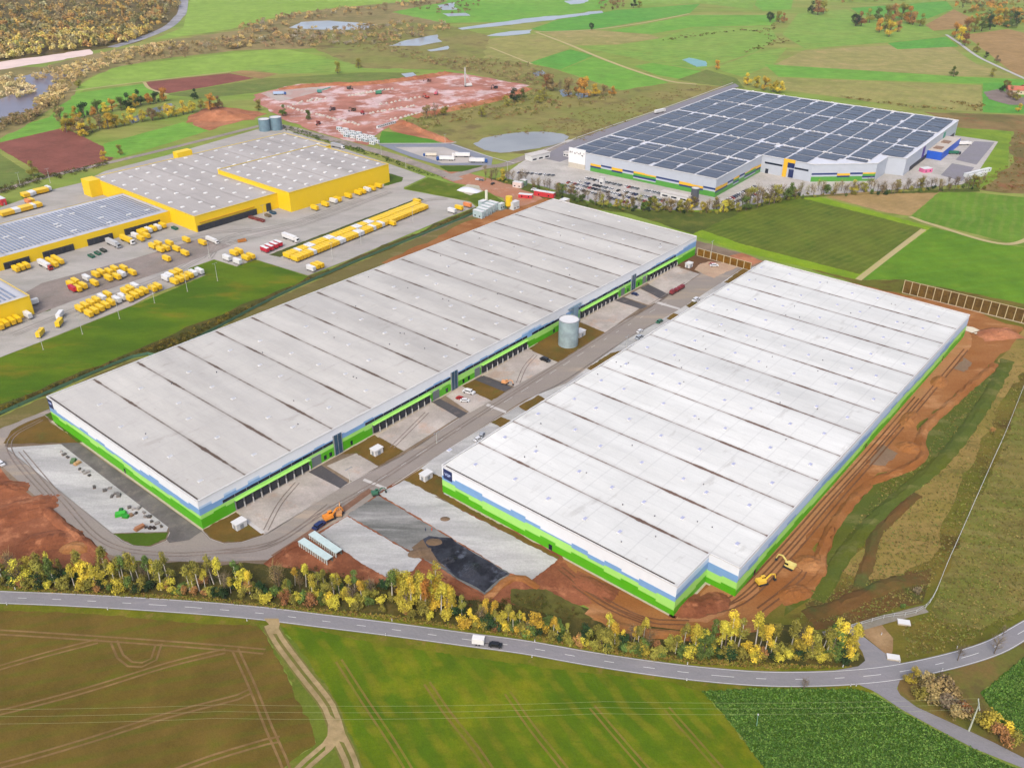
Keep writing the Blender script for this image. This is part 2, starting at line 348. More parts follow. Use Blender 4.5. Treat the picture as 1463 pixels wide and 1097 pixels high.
# --- big rough meadow on the right with soil strip round the east warehouse
sheet('meadow', [(1000, 905), (1060, 860), (1170, 760), (1384, 440), (1520, 470), (1560, 700), (1590, 850), (1463, 902), (1364, 942), (1287, 958), (1232, 960), (1186, 960), (1000, 945)], olive, 1)
dry = gmat('dry grass', (168, 142, 80), (146, 132, 62), .04, .4, .6, (112, 104, 50), .1, .8, streak=(52, .4), fine=.3)
sheet('meadow', [(1190, 812), (1250, 770), (1330, 660), (1395, 560), (1440, 500), (1462, 470), (1490, 500), (1440, 560), (1400, 640), (1350, 740), (1330, 800), (1260, 835)], dry, 2)
sheet('meadow', [(1150, 862), (1230, 830), (1330, 812), (1318, 862), (1220, 890), (1165, 900)], gmat('brown grass', (116, 84, 44), (98, 86, 42), .04, .4, .6, (84, 100, 44), .08, .7), 2)
greenm = gmat('green tussocks', (100, 108, 32), (86, 100, 36), .05, .4, .6, (126, 124, 70), .12, .7, streak=(52, .5), fine=.3)
sheet('meadow', [(1158, 800), (1195, 742), (1256, 678), (1304, 668), (1325, 640), (1312, 610), (1366, 566), (1424, 517), (1440, 520), (1400, 590), (1345, 660), (1270, 720), (1205, 790), (1165, 850), (1120, 880), (1130, 850)], greenm, 2)
sheet('meadow', [(1360, 800), (1440, 620), (1490, 520), (1560, 600), (1560, 840), (1463, 870), (1400, 900), (1330, 880)], gmat('mown rough grass', (116, 122, 48), (138, 126, 64), .03, .4, .6, (96, 92, 40), .06, .7, stripe=(-12, 9, (146, 134, 80), .5)), 2)
redsoil = gmat('red brown soil', (178, 122, 72), (150, 96, 48), .05, .38, .62, (200, 148, 100), .06, .85, fine=.3, streak=(50, .4))
redsoil2 = gmat('dark red soil', (160, 100, 68), (134, 80, 52), .06, .38, .62, (190, 128, 90), .1, .8, fine=.32)
sheet('soil', [(757, 832), (800, 800), (1100, 380), (1384, 440), (1415, 455), (1462, 468), (1450, 488), (1422, 514), (1400, 540), (1364, 563), (1330, 592), (1309, 610), (1316, 645), (1301, 668), (1254, 676), (1194, 738), (1160, 785), (1172, 800), (1172, 815), (1159, 838), (1125, 855), (1090, 886), (1010, 902), (930, 895), (870, 890), (840, 868), (800, 848)], redsoil, 3)
sheet('track', [(965, 884), (1379, 470), (1388, 480), (1384, 500), (1334, 556), (1287, 607), (1265, 632), (1235, 664), (1172, 738), (1131, 795), (1080, 850), (1010, 890)], gmat('compacted soil', (190, 138, 92), (176, 120, 76), .05, .35, .65, (204, 160, 116), .12, .6, streak=(50, .3)), 4)
gravel = gmat('grey gravel', (152, 128, 104), (136, 112, 90), .1, .35, .65)
sheet('gravel_pad', [(1241, 664), (1260, 635), (1283, 648), (1265, 666)], gravel, 5)
sheet('gravel_pad', [(1361, 527), (1377, 511), (1389, 519), (1377, 532)], gravel, 5)
sheet('slab', [(1379, 466), (1390, 468), (1405, 475), (1402, 480), (1388, 476), (1377, 472)], mat('cream concrete', (232, 222, 196), .9), 6)
# --- foreground
fieldbl = gmat('drilled olive soil', (110, 92, 32), (122, 100, 42), .03, .35, .65, (98, 102, 22), .025, .9, stripe=(17, 5.5, (104, 106, 26), .7), fine=.3, fs=2.2)
sheet('belt_ground', [(-120, 800), (0, 800), (160, 800), (300, 800), (400, 800), (560, 830), (690, 855), (800, 845), (870, 885), (1000, 896), (1100, 890), (1190, 908), (1236, 940), (1236, 962), (1000, 958), (750, 912), (560, 888), (300, 862), (0, 844), (-120, 846)], gmat('belt floor', (92, 84, 38), (76, 76, 34), .08, .4, .6, (112, 96, 46), .2, .7, fine=.3), 1)
sheet('soil', [(-60, 640), (70, 585), (680, 300), (800, 285), (1000, 345), (1100, 375), (1060, 400), (640, 715), (800, 800), (720, 850), (560, 828), (380, 806), (150, 800), (0, 690)], gmat('grey brown soil', (150, 132, 112), (134, 116, 96), .06), 1)
sheet('verge', [(-90, 840), (0, 838), (303, 858), (560, 884), (750, 908), (919, 940), (1100, 955), (1216, 952), (1235, 956), (1290, 980), (1238, 990), (1000, 995), (760, 960), (560, 930), (400, 905), (370, 900), (0, 874), (-90, 876)], gmat('verge grass', (122, 124, 24), (106, 114, 20), .08, .4, .6, (138, 116, 58), .2, .7), 2)
sheet('field', [(-120, 872), (0, 872), (130, 877), (300, 892), (366, 894), (377, 904), (400, 946), (448, 1043), (452, 1064), (416, 1087), (405, 1097), (395, 1150), (-150, 1150)], fieldbl, 3)
sheet('field', [(402, 897), (420, 895), (560, 924), (760, 951), (960, 975), (1003, 987), (1040, 1030), (1092, 1097), (1120, 1150), (540, 1150), (515, 1097), (505, 1060), (470, 990)], gmat('winter crop', (104, 124, 4), (84, 114, 2), .03, .38, .62, (140, 136, 16), .02, .9, stripe=(-58, 7, (128, 128, 24), .75), fine=.28, fs=2), 3)
cropm = gmat('leafy crop', (78, 112, 22), (64, 100, 18), .2, .35, .65, (94, 124, 34), .5, .6, fine=.3, fs=2)
sheet('field', [(1004, 988), (1100, 983), (1226, 985), (1252, 994), (1287, 1016), (1336, 1043), (1391, 1072), (1463, 1104), (1520, 1150), (1120, 1150), (1092, 1097), (1042, 1030)], cropm, 3)
sheet('field', [(1400, 990), (1463, 938), (1560, 880), (1560, 1110), (1463, 1060), (1428, 1030)], cropm, 3)
sheet('verge', [(1282, 970), (1350, 952), (1420, 930), (1510, 880), (1560, 880), (1500, 930), (1405, 985), (1425, 1035), (1500, 1085), (1500, 1105), (1418, 1064), (1364, 1038), (1309, 1012), (1282, 990)], gmat('rough verge', (128, 106, 58), (112, 114, 48), .06, .4, .6, (96, 80, 48), .1, .7), 2)
# --- the country road
CL = smooth_line([G(*p) for p in [(-110, 849), (0, 853.5), (100, 857.5), (200, 863), (300, 870), (377, 877), (450, 886), (560, 899.5), (660, 913), (750, 925), (835, 940), (919, 953), (1000, 963), (1080, 969.5), (1150, 970.5), (1220, 967.5), (1285, 960), (1360, 944), (1420, 925), (1463, 901), (1520, 868), (1600, 820)]], 3)
asph = gmat('country asphalt', (150, 149, 152), (140, 138, 142), .05, .35, .65, (158, 155, 154), .3, .5, streak=(-8, .3), fine=.1)
RW = 6.3
struct(ribbon(MB(), CL, RW, .26).build('road', asph))
wh = mat('road paint', (232, 232, 228), .7, .12, 2)
mk = MB(); ribbon(mk, CL, .16, .266, RW/2-.35); ribbon(mk, CL, .16, .266, -RW/2+.35)
s = 0; seg = []
for i in range(len(CL)-1):
    s += (CL[i+1]-CL[i]).length
    if s % 12 < 4.2: seg.append(CL[i])
    elif seg: ribbon(mk, seg+[CL[i]], .17, .266); seg = []
    else: seg = []
struct(mk.build('road_markings', wh))
sheet('road', [(1226, 978), (1245, 986), (1254, 991), (1287, 1013), (1336, 1040), (1391, 1069), (1463, 1098), (1560, 1146), (1600, 1138), (1463, 1083), (1418, 1060), (1364, 1035), (1309, 1010), (1286, 993), (1281, 984), (1286, 971)], asph, 4)
sheet('road', [(1186, 959), (1226, 952), (1236, 944), (1232, 932), (1216, 908), (1219, 904), (1234, 910), (1262, 932), (1292, 950), (1240, 966)], asph, 4)
sheet('soil', [(1183, 908), (1217, 898), (1260, 893), (1276, 912), (1272, 945), (1258, 928), (1234, 908), (1215, 905)], gmat('pale dirt', (178, 148, 108), (162, 130, 90), .08), 3)
track('path', [(1178, 908), (1216, 899), (1262, 886), (1322, 870)], 3.4, gmat('gravel path', (158, 152, 140), (146, 140, 124), .2), 5)
dirt = gmat('dirt track', (188, 166, 122), (168, 146, 104), .12, .35, .65, (146, 130, 84), .3, .6)
sheet('verge', [(370, 893), (402, 895), (470, 985), (506, 1060), (540, 1150), (380, 1150), (416, 1087), (452, 1062), (446, 1040), (400, 944)], gmat('track verge', (116, 130, 40), (100, 116, 36), .1, .4, .6, (140, 128, 66), .15, .6), 3)
sheet('junction', [(377, 884), (398, 884), (400, 892), (396, 906), (388, 906), (384, 892)], dirt, 6)
track('track', [(386, 892), (398, 915), (430, 958), (470, 1010), (484, 1052), (500, 1085), (515, 1140)], 5.2, gmat('track middle grass', (132, 122, 66), (118, 120, 52), .15), 4)
for off in (-1.25, 1.25):
    track('wheel_track', [(386, 892), (398, 915), (430, 958), (470, 1010), (484, 1052), (500, 1085), (515, 1140)], 1.5, dirt, 5, off)
    track('wheel_track', [(482, 1046), (468, 1066), (440, 1090), (420, 1110), (380, 1150)], 1.5, dirt, 5, off)
sheet('junction', [(470, 1020), (482, 1030), (494, 1062), (480, 1058), (464, 1074), (468, 1050)], dirt, 6)
tyre = gmat('tyre track soil', (150, 122, 78), (134, 106, 64), .3, .35, .65)
TR = [[(-100, 900), (0, 903.5), (150, 913), (300, 924), (378, 931)], [(-100, 984), (0, 954), (70, 934), (140, 916)], [(-100, 1038), (0, 1018), (120, 987), (240, 950), (322, 930)],
      [(-100, 1114), (0, 1094), (120, 1060), (240, 1022), (340, 996), (357, 988)], [(230, 1110), (300, 1084), (380, 1060), (400, 1056)], [(336, 928), (360, 980), (385, 1042), (404, 1084), (420, 1130)],
      [(163, 917), (172, 938), (186, 949), (203, 950), (220, 942), (227, 920)]]
for t in TR:
    for off in (-.95, .95): track('wheel_track', t, .72, tyre, 4, off)
for t in [[(484, 944), (520, 1000), (560, 1060), (590, 1110), (610, 1150)], [(610, 976), (640, 1020), (680, 1070), (720, 1130)], [(725, 990), (760, 1040), (800, 1090), (830, 1130)], [(846, 1010), (880, 1050), (915, 1090), (950, 1130)], [(952, 1012), (990, 1055), (1030, 1100), (1060, 1130)]]:
    for off in (-.95, .95): track('wheel_track', t, .7, gmat('faint tyre track', (140, 122, 58), (126, 122, 40), .2), 4, off)
# ================================================================ LOGISTICS PARK PAVING
roadm = gmat('park road', (166, 157, 147), (150, 142, 134), .05, .4, .6, (186, 170, 150), .07, .8, streak=(50, .15), fine=.15)
conc = gmat('apron concrete', (200, 192, 182), (184, 176, 168), .06, .4, .6, (196, 170, 150), .08, .7, fine=.22)
conc2 = gmat('pale concrete', (208, 208, 204), (186, 186, 184), .07, .42, .58, (160, 160, 158), .1, .55, streak=(-40, .22), fine=.24)
darkas = gmat('fresh asphalt', (96, 94, 96), (84, 82, 84), .1, .35, .65, (120, 112, 106), .2, .5, fine=.12)
lawn = gmat('young lawn', (124, 96, 42), (110, 90, 38), .08, .35, .65, (98, 98, 40), .15, .6, fine=.22)
grass = gmat('lawn', (84, 112, 18), (74, 100, 16), .1, .35, .65)
sheet('soil', [(-110, 680), (0, 668), (50, 712), (90, 748), (152, 793), (160, 806), (0, 812), (-120, 820)], redsoil2, 3)
sheet('soil', [(380, 806), (430, 765), (560, 690), (800, 790), (846, 862), (760, 866), (700, 860), (640, 846), (560, 838), (450, 816)], redsoil2, 3)
sheet('grass', [(730, 842), (780, 842), (830, 868), (850, 885), (790, 880), (730, 862)], gmat('dark bank grass', (92, 88, 40), (104, 104, 46), .08), 4)
sheet('yard', [(560, 700), (623, 653), (891, 488), (1028, 406), (1060, 384), (1100, 378), (1100, 420), (640, 712)], conc2, 3)
sheet('park_road', [(-60, 628), (0, 611), (70, 583), (76, 594), (22, 615), (8, 628), (8, 639), (161, 762), (175, 773), (191, 780), (215, 782), (238, 773), (243, 760), (288, 757), (300, 770), (320, 777), (345, 775), (377, 765), (487, 697), (585, 645), (659, 596), (750, 544), (864, 474), (935, 436), (1001, 392), (994, 384), (1003, 374), (1042, 366), (1062, 376), (1058, 384), (1028, 406), (973, 441), (891, 488), (809, 548), (750, 571), (623, 653), (552, 697), (497, 737), (446, 765), (391, 800), (300, 803), (191, 801), (153, 792), (90, 746), (55, 713), (0, 664), (-40, 644)], roadm, 4)
kerbm = mat('kerb stone', (206, 202, 196), .9)
for px in ([(8, 639), (161, 762), (175, 773), (191, 780), (215, 782), (238, 773), (243, 760)], [(288, 757), (300, 770), (320, 777), (345, 775), (377, 765), (487, 697), (585, 645), (659, 596), (750, 544), (864, 474), (935, 436), (990, 398)], [(1028, 406), (973, 441), (891, 488), (809, 543), (750, 574), (623, 653), (560, 694)]):
    kb = MB(); L = smooth_line([G(*p) for p in px], 5)
    for a, b in zip(L, L[1:]): kb.bar((a.x, a.y, .14), (b.x, b.y, .14), .3, .12)
    struct(kb.build('kerb', kerbm))
L = smooth_line([G(*p) for p in [(480, 722), (540, 687), (640, 623), (750, 557), (850, 494), (960, 428)]], 3); dm = MB(); s = 0
for i in range(len(L)-1):
    s += (L[i+1]-L[i]).length
    if s % 12 < 5: ribbon(dm, L[i:i+2], .16, .32)
struct(dm.build('road_markings', wh))
sheet('channel', [(521, 684), (553, 697), (551, 700), (518, 687)], kerbm, 5); sheet('channel', [(697, 577), (724, 588), (722, 591), (694, 580)], kerbm, 5); sheet('channel', [(936, 430), (972, 441), (970, 443), (934, 433)], kerbm, 5)
track('track', [(391, 796), (440, 764), (487, 731), (530, 700)], 3, gmat('muddy ruts', (150, 116, 96), (136, 102, 82), .2), 5)
sheet('yard', [(9, 640), (85, 635), (100, 637), (241, 753), (238, 760), (162, 762), (155, 757)], conc2, 5)
sheet('roadway', [(86, 634), (111, 633), (282, 755), (289, 759), (270, 772), (242, 776), (238, 771), (243, 762), (241, 754)], gmat('grey asphalt', (124, 120, 116), (108, 104, 102), .08, .35, .65, (138, 128, 120), .2, .5), 6)
sheet('soil', [(5, 634), (16, 616), (40, 603), (64, 594), (112, 633)], lawn, 5)
sheet('grass', [(64, 593), (74, 589), (90, 606), (118, 632), (112, 633)], grass, 5)
sheet('grass', [(162, 763), (240, 761), (237, 770), (215, 780), (190, 779)], grass, 6)
sheet('grass', [(290, 757), (337, 732), (376, 764), (345, 774), (318, 775), (300, 768)], lawn, 5)
track('path', [(352, 744), (376, 762)], 1.6, kerbm, 6)
AP = [[(338, 730), (441, 674), (486, 698), (378, 764)], [(539, 623), (617, 576), (655, 596), (577, 645)], [(692, 537), (753, 499), (797, 518), (735, 553)], [(828, 460), (878, 430), (914, 441), (864, 476)], [(927, 407), (965, 382), (1000, 392), (955, 421)]]
for a in AP: sheet('apron', a, conc, 5)
RP = [[(441, 675), (459, 665), (497, 690), (486, 698)], [(617, 575), (628, 570), (668, 591), (656, 598)], [(678, 543), (691, 537), (732, 554), (720, 560)], [(878, 430), (890, 425), (925, 438), (915, 442)], [(915, 412), (926, 407), (955, 421), (944, 428)]]
for a in RP: sheet('ramp', a, darkas, 6)
for a in [[(467, 666), (509, 648), (541, 667), (503, 688)], [(637, 566), (660, 552), (702, 573), (672, 590)], [(892, 425), (914, 413), (946, 428), (928, 437)]]: sheet('car_park', a, conc, 5)
for a in [[(488, 649), (535, 622), (576, 645), (541, 666), (509, 648)], [(660, 552), (680, 542), (722, 560), (702, 573)], [(756, 499), (800, 466), (826, 460), (865, 476), (797, 518)]]: sheet('grass', a, lawn, 5)
sheet('soil', [(965, 380), (995, 362), (1040, 376), (1000, 377), (992, 386), (1000, 392)], gmat('brown soil', (120, 88, 62), (104, 76, 54), .1), 5)
sheet('turning_circle', [(992, 386), (998, 379), (1012, 374), (1030, 376), (1046, 366), (1062, 374), (1050, 384), (1020, 398)], gmat('sandy road', (206, 178, 150), (188, 160, 134), .1), 5)
sheet('soil', [(1042, 366), (1060, 362), (1090, 374), (1060, 384)], redb, 5)
for a in [[(577, 686), (602, 670), (634, 684), (634, 706), (800, 796), (796, 801), (630, 712)], [(701, 604), (716, 596), (732, 602), (716, 611)], [(741, 581), (769, 565), (779, 571), (752, 588)], [(838, 527), (872, 505), (895, 500), (846, 530)], [(952, 456), (962, 448), (970, 450), (958, 458)], [(1034, 404), (1062, 384), (1080, 388), (1050, 406)], [(980, 437), (992, 430), (998, 434), (986, 441)]]: sheet('grass', a, lawn, 5)
sheet('pad', [(542, 706), (577, 687), (797, 800), (757, 831), (728, 819)], conc2, 5)
sheet('pad', [(496, 736), (540, 708), (729, 820), (692, 850), (600, 796)], gmat('grey sheeting', (150, 150, 146), (112, 114, 110), .06, .42, .58, (182, 182, 178), .09, .8, streak=(-40, .16), fine=.3), 5)
sheet('pad', [(457, 763), (496, 738), (603, 800), (590, 816), (552, 825), (506, 798)], conc2, 5)
sheet('mud', [(590, 786), (600, 773), (613, 766), (628, 768), (645, 769), (662, 781), (690, 798), (727, 820), (692, 847), (655, 827), (632, 806), (614, 801), (606, 792)], gmat('wet black mud', (66, 68, 76), (38, 38, 44), .12, .42, .58, (112, 118, 132), .14, .8, rough=.4, fine=.35), 6)
sheet('soil', [(588, 783), (604, 771), (618, 790), (640, 814), (600, 796)], gmat('mud', (134, 112, 90), (116, 96, 74), .1), 7)
# ================================================================ PARCEL DEPOT YARD AND NORTH SIDE
yardm = gmat('depot concrete', (188, 184, 176), (176, 172, 166), .02, .4, .6, (160, 152, 146), .05, .5, streak=(48, .4), fine=.12)
sheet('yard', [(-60, 545), (0, 511), (60, 488), (191, 436), (220, 420), (295, 393), (269, 384), (306, 371), (338, 381), (365, 371), (440, 394), (502, 370), (640, 311), (680, 296), (672, 289), (577, 271), (577, 268), (609, 253), (540, 229), (471, 206), (410, 186), (393, 178), (372, 184), (240, 222), (150, 245), (115, 262), (72, 272), (0, 297), (-80, 325)], yardm, 4)
sheet('yard', [(0, 440), (60, 405), (185, 372), (290, 340), (330, 352), (240, 386), (100, 432), (0, 470)], gmat('brown asphalt', (160, 148, 140), (150, 140, 132), .04), 5)
sheet('grass', [(555, 248), (576, 254), (574, 260), (548, 267)], grass, 5)
sheet('grass', [(48, 437), (70, 434), (76, 438), (72, 444), (50, 449)], grass, 5)
sheet('grass', [(384, 364.5), (599, 283), (606, 286), (400, 368)], gmat('dark strip grass', (90, 98, 44), (78, 90, 40), .1), 5)
bank = gmat('bank grass', (98, 124, 8), (78, 112, 6), .03, .38, .62, (126, 120, 20), .04, .9, streak=(48, .4), fine=.22)
sheet('grass', [(-70, 560), (0, 512), (60, 489), (191, 437), (295, 394), (269, 385), (306, 372), (338, 382), (365, 372), (440, 395), (420, 410), (300, 458), (200, 500), (100, 540), (0, 580), (-80, 615)], bank, 5)
sheet('scrub', [(-80, 612), (0, 578), (100, 538), (200, 498), (300, 456), (420, 408), (440, 395), (502, 371), (640, 312), (680, 297), (684, 303), (640, 321), (521, 370), (403, 421), (246, 502), (189, 512), (0, 594), (-80, 628)], gmat('hedge ground', (86, 88, 32), (100, 86, 38), .06, .4, .6, (66, 74, 28), .12, .7, fine=.3), 5)
sheet('verge', [(-60, 630), (0, 596), (189, 514), (246, 504), (403, 423), (521, 372), (640, 323), (684, 305), (700, 312), (480, 420), (90, 586), (70, 585), (0, 613)], gmat('strip grass', (128, 116, 66), (112, 108, 56), .05, .35, .65, (140, 122, 82), .1, .6, streak=(50, .3)), 5)
sheet('soil', [(620, 343), (664, 318), (735, 297), (780, 284), (830, 296), (760, 300), (680, 330), (560, 380), (545, 376)], redsoil, 6)
lotroad = gmat('grey brown road', (170, 160, 150), (156, 146, 136), .04, .35, .65, (186, 164, 146), .1, .5)
track('road', [(-80, 305), (0, 274), (60, 255), (160, 232), (260, 208), (372, 180)], 7, lotroad, 3)
track('road', [(390, 178), (420, 185), (470, 199), (540, 217), (590, 233), (625, 246), (655, 258)], 11, lotroad, 6)
track('road', [(640, 254), (690, 240), (720, 236), (760, 222), (812, 205)], 10, lotroad, 6)
sheet('earth', [(610, 242), (660, 246), (700, 256), (760, 276), (800, 292), (770, 298), (735, 297), (700, 276), (672, 266), (650, 262)], gmat('pink dirt', (196, 146, 118), (180, 124, 92), .05, .35, .65, (206, 168, 146), .12, .6), 5)
sheet('grass', [(578, 270), (612, 254), (640, 262), (672, 268), (700, 277), (735, 298), (690, 300), (672, 288)], gmat('site grass', (106, 126, 20), (92, 114, 18), .06, .4, .6, (130, 120, 60), .1, .6), 6)
sheet('gravel_pad', [(653, 272), (668, 264), (684, 266), (690, 274), (672, 280)], gmat('pale gravel pad', (214, 208, 188), (200, 194, 172), .2), 7)
sheet('parking_lot', [(540, 207), (638, 206), (648, 206), (704, 226), (702, 237), (628, 237), (590, 226)], gmat('blue grey asphalt', (150, 156, 168), (140, 146, 158), .05), 7)
sheet('parking_lot', [(564, 211), (634, 211), (680, 226), (690, 233), (632, 234)], gmat('light lot', (206, 198, 190), (192, 186, 180), .1), 8)
wl = MB(); ribbon(wl, smooth_line([G(540, 206), G(638, 205.5), G(652, 204)], 6), 2.2, .46); ribbon(wl, smooth_line([G(645, 207), G(704, 226), G(735, 234)], 6), 1.2, .47)
struct(wl.build('kerb', kerbm))
sheet('grass', [(546, 188), (565, 190), (640, 204), (610, 206), (540, 206)], gmat('bright bank', (92, 150, 40), (82, 138, 36), .1), 5)
sheet('grass', [(628, 238), (690, 238), (660, 246), (640, 246)], grass, 6)
sheet('earth', [(556, 178), (575, 171), (592, 182), (650, 203), (642, 207), (600, 197), (560, 187)], redb, 5)
site = gmat('red site earth', (196, 138, 120), (178, 118, 100), .02, .4, .6, (232, 206, 204), .035, .85, fine=.2, lo2=.48, hi2=.6)
sheet('building_site', [(362, 136), (395, 128), (430, 120), (520, 121), (600, 112), (645, 104), (700, 112), (757, 123), (720, 138), (640, 156), (580, 166), (548, 186), (525, 208), (470, 194), (410, 174), (385, 160), (368, 148)], site, 4)
sheet('site_track', [(372, 134), (440, 124), (470, 128), (400, 146)], gmat('pale site', (206, 196, 186), (190, 160, 150), .05), 5)
# solar warehouse surroundings
cyard = gmat('pale yard', (206, 202, 194), (190, 186, 180), .04, .35, .65, (178, 172, 166), .1, .5)
sheet('yard', [(720, 250), (760, 222), (812, 200), (900, 205), (1020, 240), (1090, 226), (1290, 226), (1364, 194), (1426, 203), (1395, 250), (1375, 264), (1250, 274), (1120, 282), (1060, 297), (1000, 301), (920, 300), (840, 288), (780, 268), (725, 256)], cyard, 5)
sheet('roadway', [(770, 226), (814, 203), (960, 152), (1050, 120), (1056, 124), (820, 225), (800, 232)], gmat('lot asphalt', (152, 150, 156), (142, 140, 148), .05), 6)
ck = MB(); ribbon(ck, smooth_line([G(740, 236), G(812, 202), G(960, 151), G(1047, 119)], 8), 1.2, .40); struct(ck.build('kerb', kerbm))
sheet('parking_lot', [(1392, 202.5), (1421, 204), (1395, 236), (1365, 229)], MATS['lot asphalt'], 7)
sheet('parking_lot', [(1360, 234), (1392, 240), (1374, 260), (1344, 251)], MATS['lot asphalt'], 7)
sheet('verge', [(690, 255), (720, 256), (780, 270), (840, 290), (920, 302), (1000, 303), (1060, 299), (1120, 285), (1250, 277), (1400, 268), (1400, 274), (1150, 280), (1060, 303), (990, 335), (900, 306), (830, 296), (760, 280)], gmat('hedge bank', (96, 108, 36), (82, 96, 34), .06, .4, .6, (120, 112, 56), .1, .6), 4)
sheet('soil', [(1405, 132), (1425, 128), (1463, 140), (1500, 146), (1500, 152), (1440, 150), (1412, 142)], gmat('farm yard', (150, 136, 128), (134, 120, 112), .1), 5)

# --- tyre marks, ruts, banks and spoil
ruts = gmat('wet ruts', (132, 92, 62), (118, 80, 52), .2)
for off, px in ((0, [(980, 880), (1060, 860), (1130, 792), (1200, 710), (1262, 640), (1330, 560), (1380, 500)]), (3.4, [(970, 885), (1050, 868), (1122, 800), (1190, 722), (1250, 655), (1320, 572)]), (0, [(1085, 872), (1120, 845), (1150, 815), (1128, 800)]), (0, [(800, 812), (850, 850), (920, 885), (985, 890)]), (0, [(820, 835), (870, 868), (930, 892)]), (0, [(1390, 478), (1420, 470), (1452, 474)])):
    for o2 in (-1.0, 1.0): track('wheel_track', px, .7, ruts, 6, off+o2)
tm = gmat('tyre marks', (138, 126, 118), (150, 136, 126), .3)
for px in ([(30, 645), (90, 715), (150, 775), (230, 792), (320, 788), (400, 772), (470, 722)], [(60, 600), (18, 625), (20, 655), (80, 722)], [(300, 790), (380, 782), (450, 740), (540, 688), (640, 622), (760, 545), (880, 468), (980, 405)], [(380, 758), (400, 720), (425, 690)], [(560, 640), (590, 610), (610, 590)], [(740, 548), (750, 525), (765, 508)]):
    for o2 in (-.9, .9): track('wheel_track', px, .45, tm, 6, o2)
dy_ = gmat('yard tyre marks', (164, 158, 150), (156, 150, 144), .3)
for px in ([(20, 480), (120, 440), (240, 395), (330, 350), (440, 320), (560, 275)], [(40, 430), (160, 400), (260, 360), (340, 345)], [(440, 350), (520, 322), (600, 290), (640, 285)], [(300, 370), (330, 340), (420, 320), (520, 285)], [(230, 350), (300, 335), (360, 330)]):
    for o2 in (-1, 1, 4): track('wheel_track', px, .7, dy_, 6, o2)
def bank(px, w, h, m, seed):
    rng = random.Random(seed); L = smooth_line([G(*p) for p in px], 3); mb = MB(); rows = []
    for i, p in enumerate(L):
        d = (L[min(i+1, len(L)-1)]-L[max(i-1, 0)]).normalized(); n = Vector((-d.y, d.x)); e = min(1, i/4, (len(L)-1-i)/4); row = []
        for k in range(7):
            t = k/6*2-1; q = p+n*(t*w/2+rng.gauss(0, .3)); row.append((q.x, q.y, -.1 if k in (0, 6) else .28+h*e*max(0, 1-abs(t)**1.4)*rng.uniform(.7, 1.2)))
        rows.append(row)
    for a, b in zip(rows, rows[1:]):
        for k in range(6): mb.face([a[k], b[k], b[k+1], a[k+1]])
    return struct(mb.build('earth_bank', m, None, smooth=True))
bank([(1168, 858), (1208, 790), (1270, 722), (1348, 655), (1404, 580), (1440, 515)], 7, 1.0, greenm, 1)
bank([(1226, 846), (1244, 790), (1250, 764), (1286, 728), (1310, 706)], 5, .8, MATS['brown grass'], 2)
bank([(1150, 880), (1200, 866), (1262, 838), (1320, 826)], 7, 1.2, MATS['brown grass'], 3)
bank([(1240, 690), (1290, 672), (1318, 652), (1318, 618), (1366, 570), (1424, 520)], 5, 1.5, redsoil, 4)
bank([(1158, 842), (1176, 818), (1172, 796), (1196, 742), (1240, 692)], 5, 1.4, redsoil, 5)
bank([(840, 872), (900, 900), (1000, 908), (1085, 894)], 5, 1.2, redsoil, 6)
bank([(590, 168), (640, 158), (720, 140), (756, 126)], 14, 3, redb, 7); bank([(398, 128), (470, 122), (520, 121), (600, 112), (645, 104)], 14, 3, redb, 8); bank([(560, 180), (580, 178), (610, 192), (645, 205)], 9, 3, redb, 9)
bank([(52, 716), (92, 752), (148, 796)], 5, 1.3, redsoil2, 10); bank([(380, 808), (430, 776), (470, 790)], 4, 1.0, redsoil2, 11)
bank([(692, 856), (736, 826), (770, 840)], 4, 1.2, redsoil, 12); bank([(600, 805), (640, 828), (692, 856)], 3.5, .9, redsoil2, 13)
def heap(px, py, rx, ry, h, rz, m, label, seed):
    rng = random.Random(seed); mb = MB(); n = 12; g = []
    for i in range(n+1):
        row = []
        for j in range(n+1):
            x, y = i/n*2-1, j/n*2-1; r = math.hypot(x, y); row.append((x*rx*(1+rng.gauss(0, .03)), y*ry*(1+rng.gauss(0, .03)), -.1+h*max(0, 1-r**1.6)*rng.uniform(.72, 1.25)))
        g.append(row)
    for i in range(n):
        for j in range(n): mb.face([g[i][j], g[i+1][j], g[i+1][j+1], g[i][j+1]])
    o = mb.build('spoil_heap', m, None, smooth=True); o.location = G(px, py)+Vector((0, 0, .28)); o.rotation_euler = (0, 0, rz); tag(o, label, 'heap', 'spoil heaps')
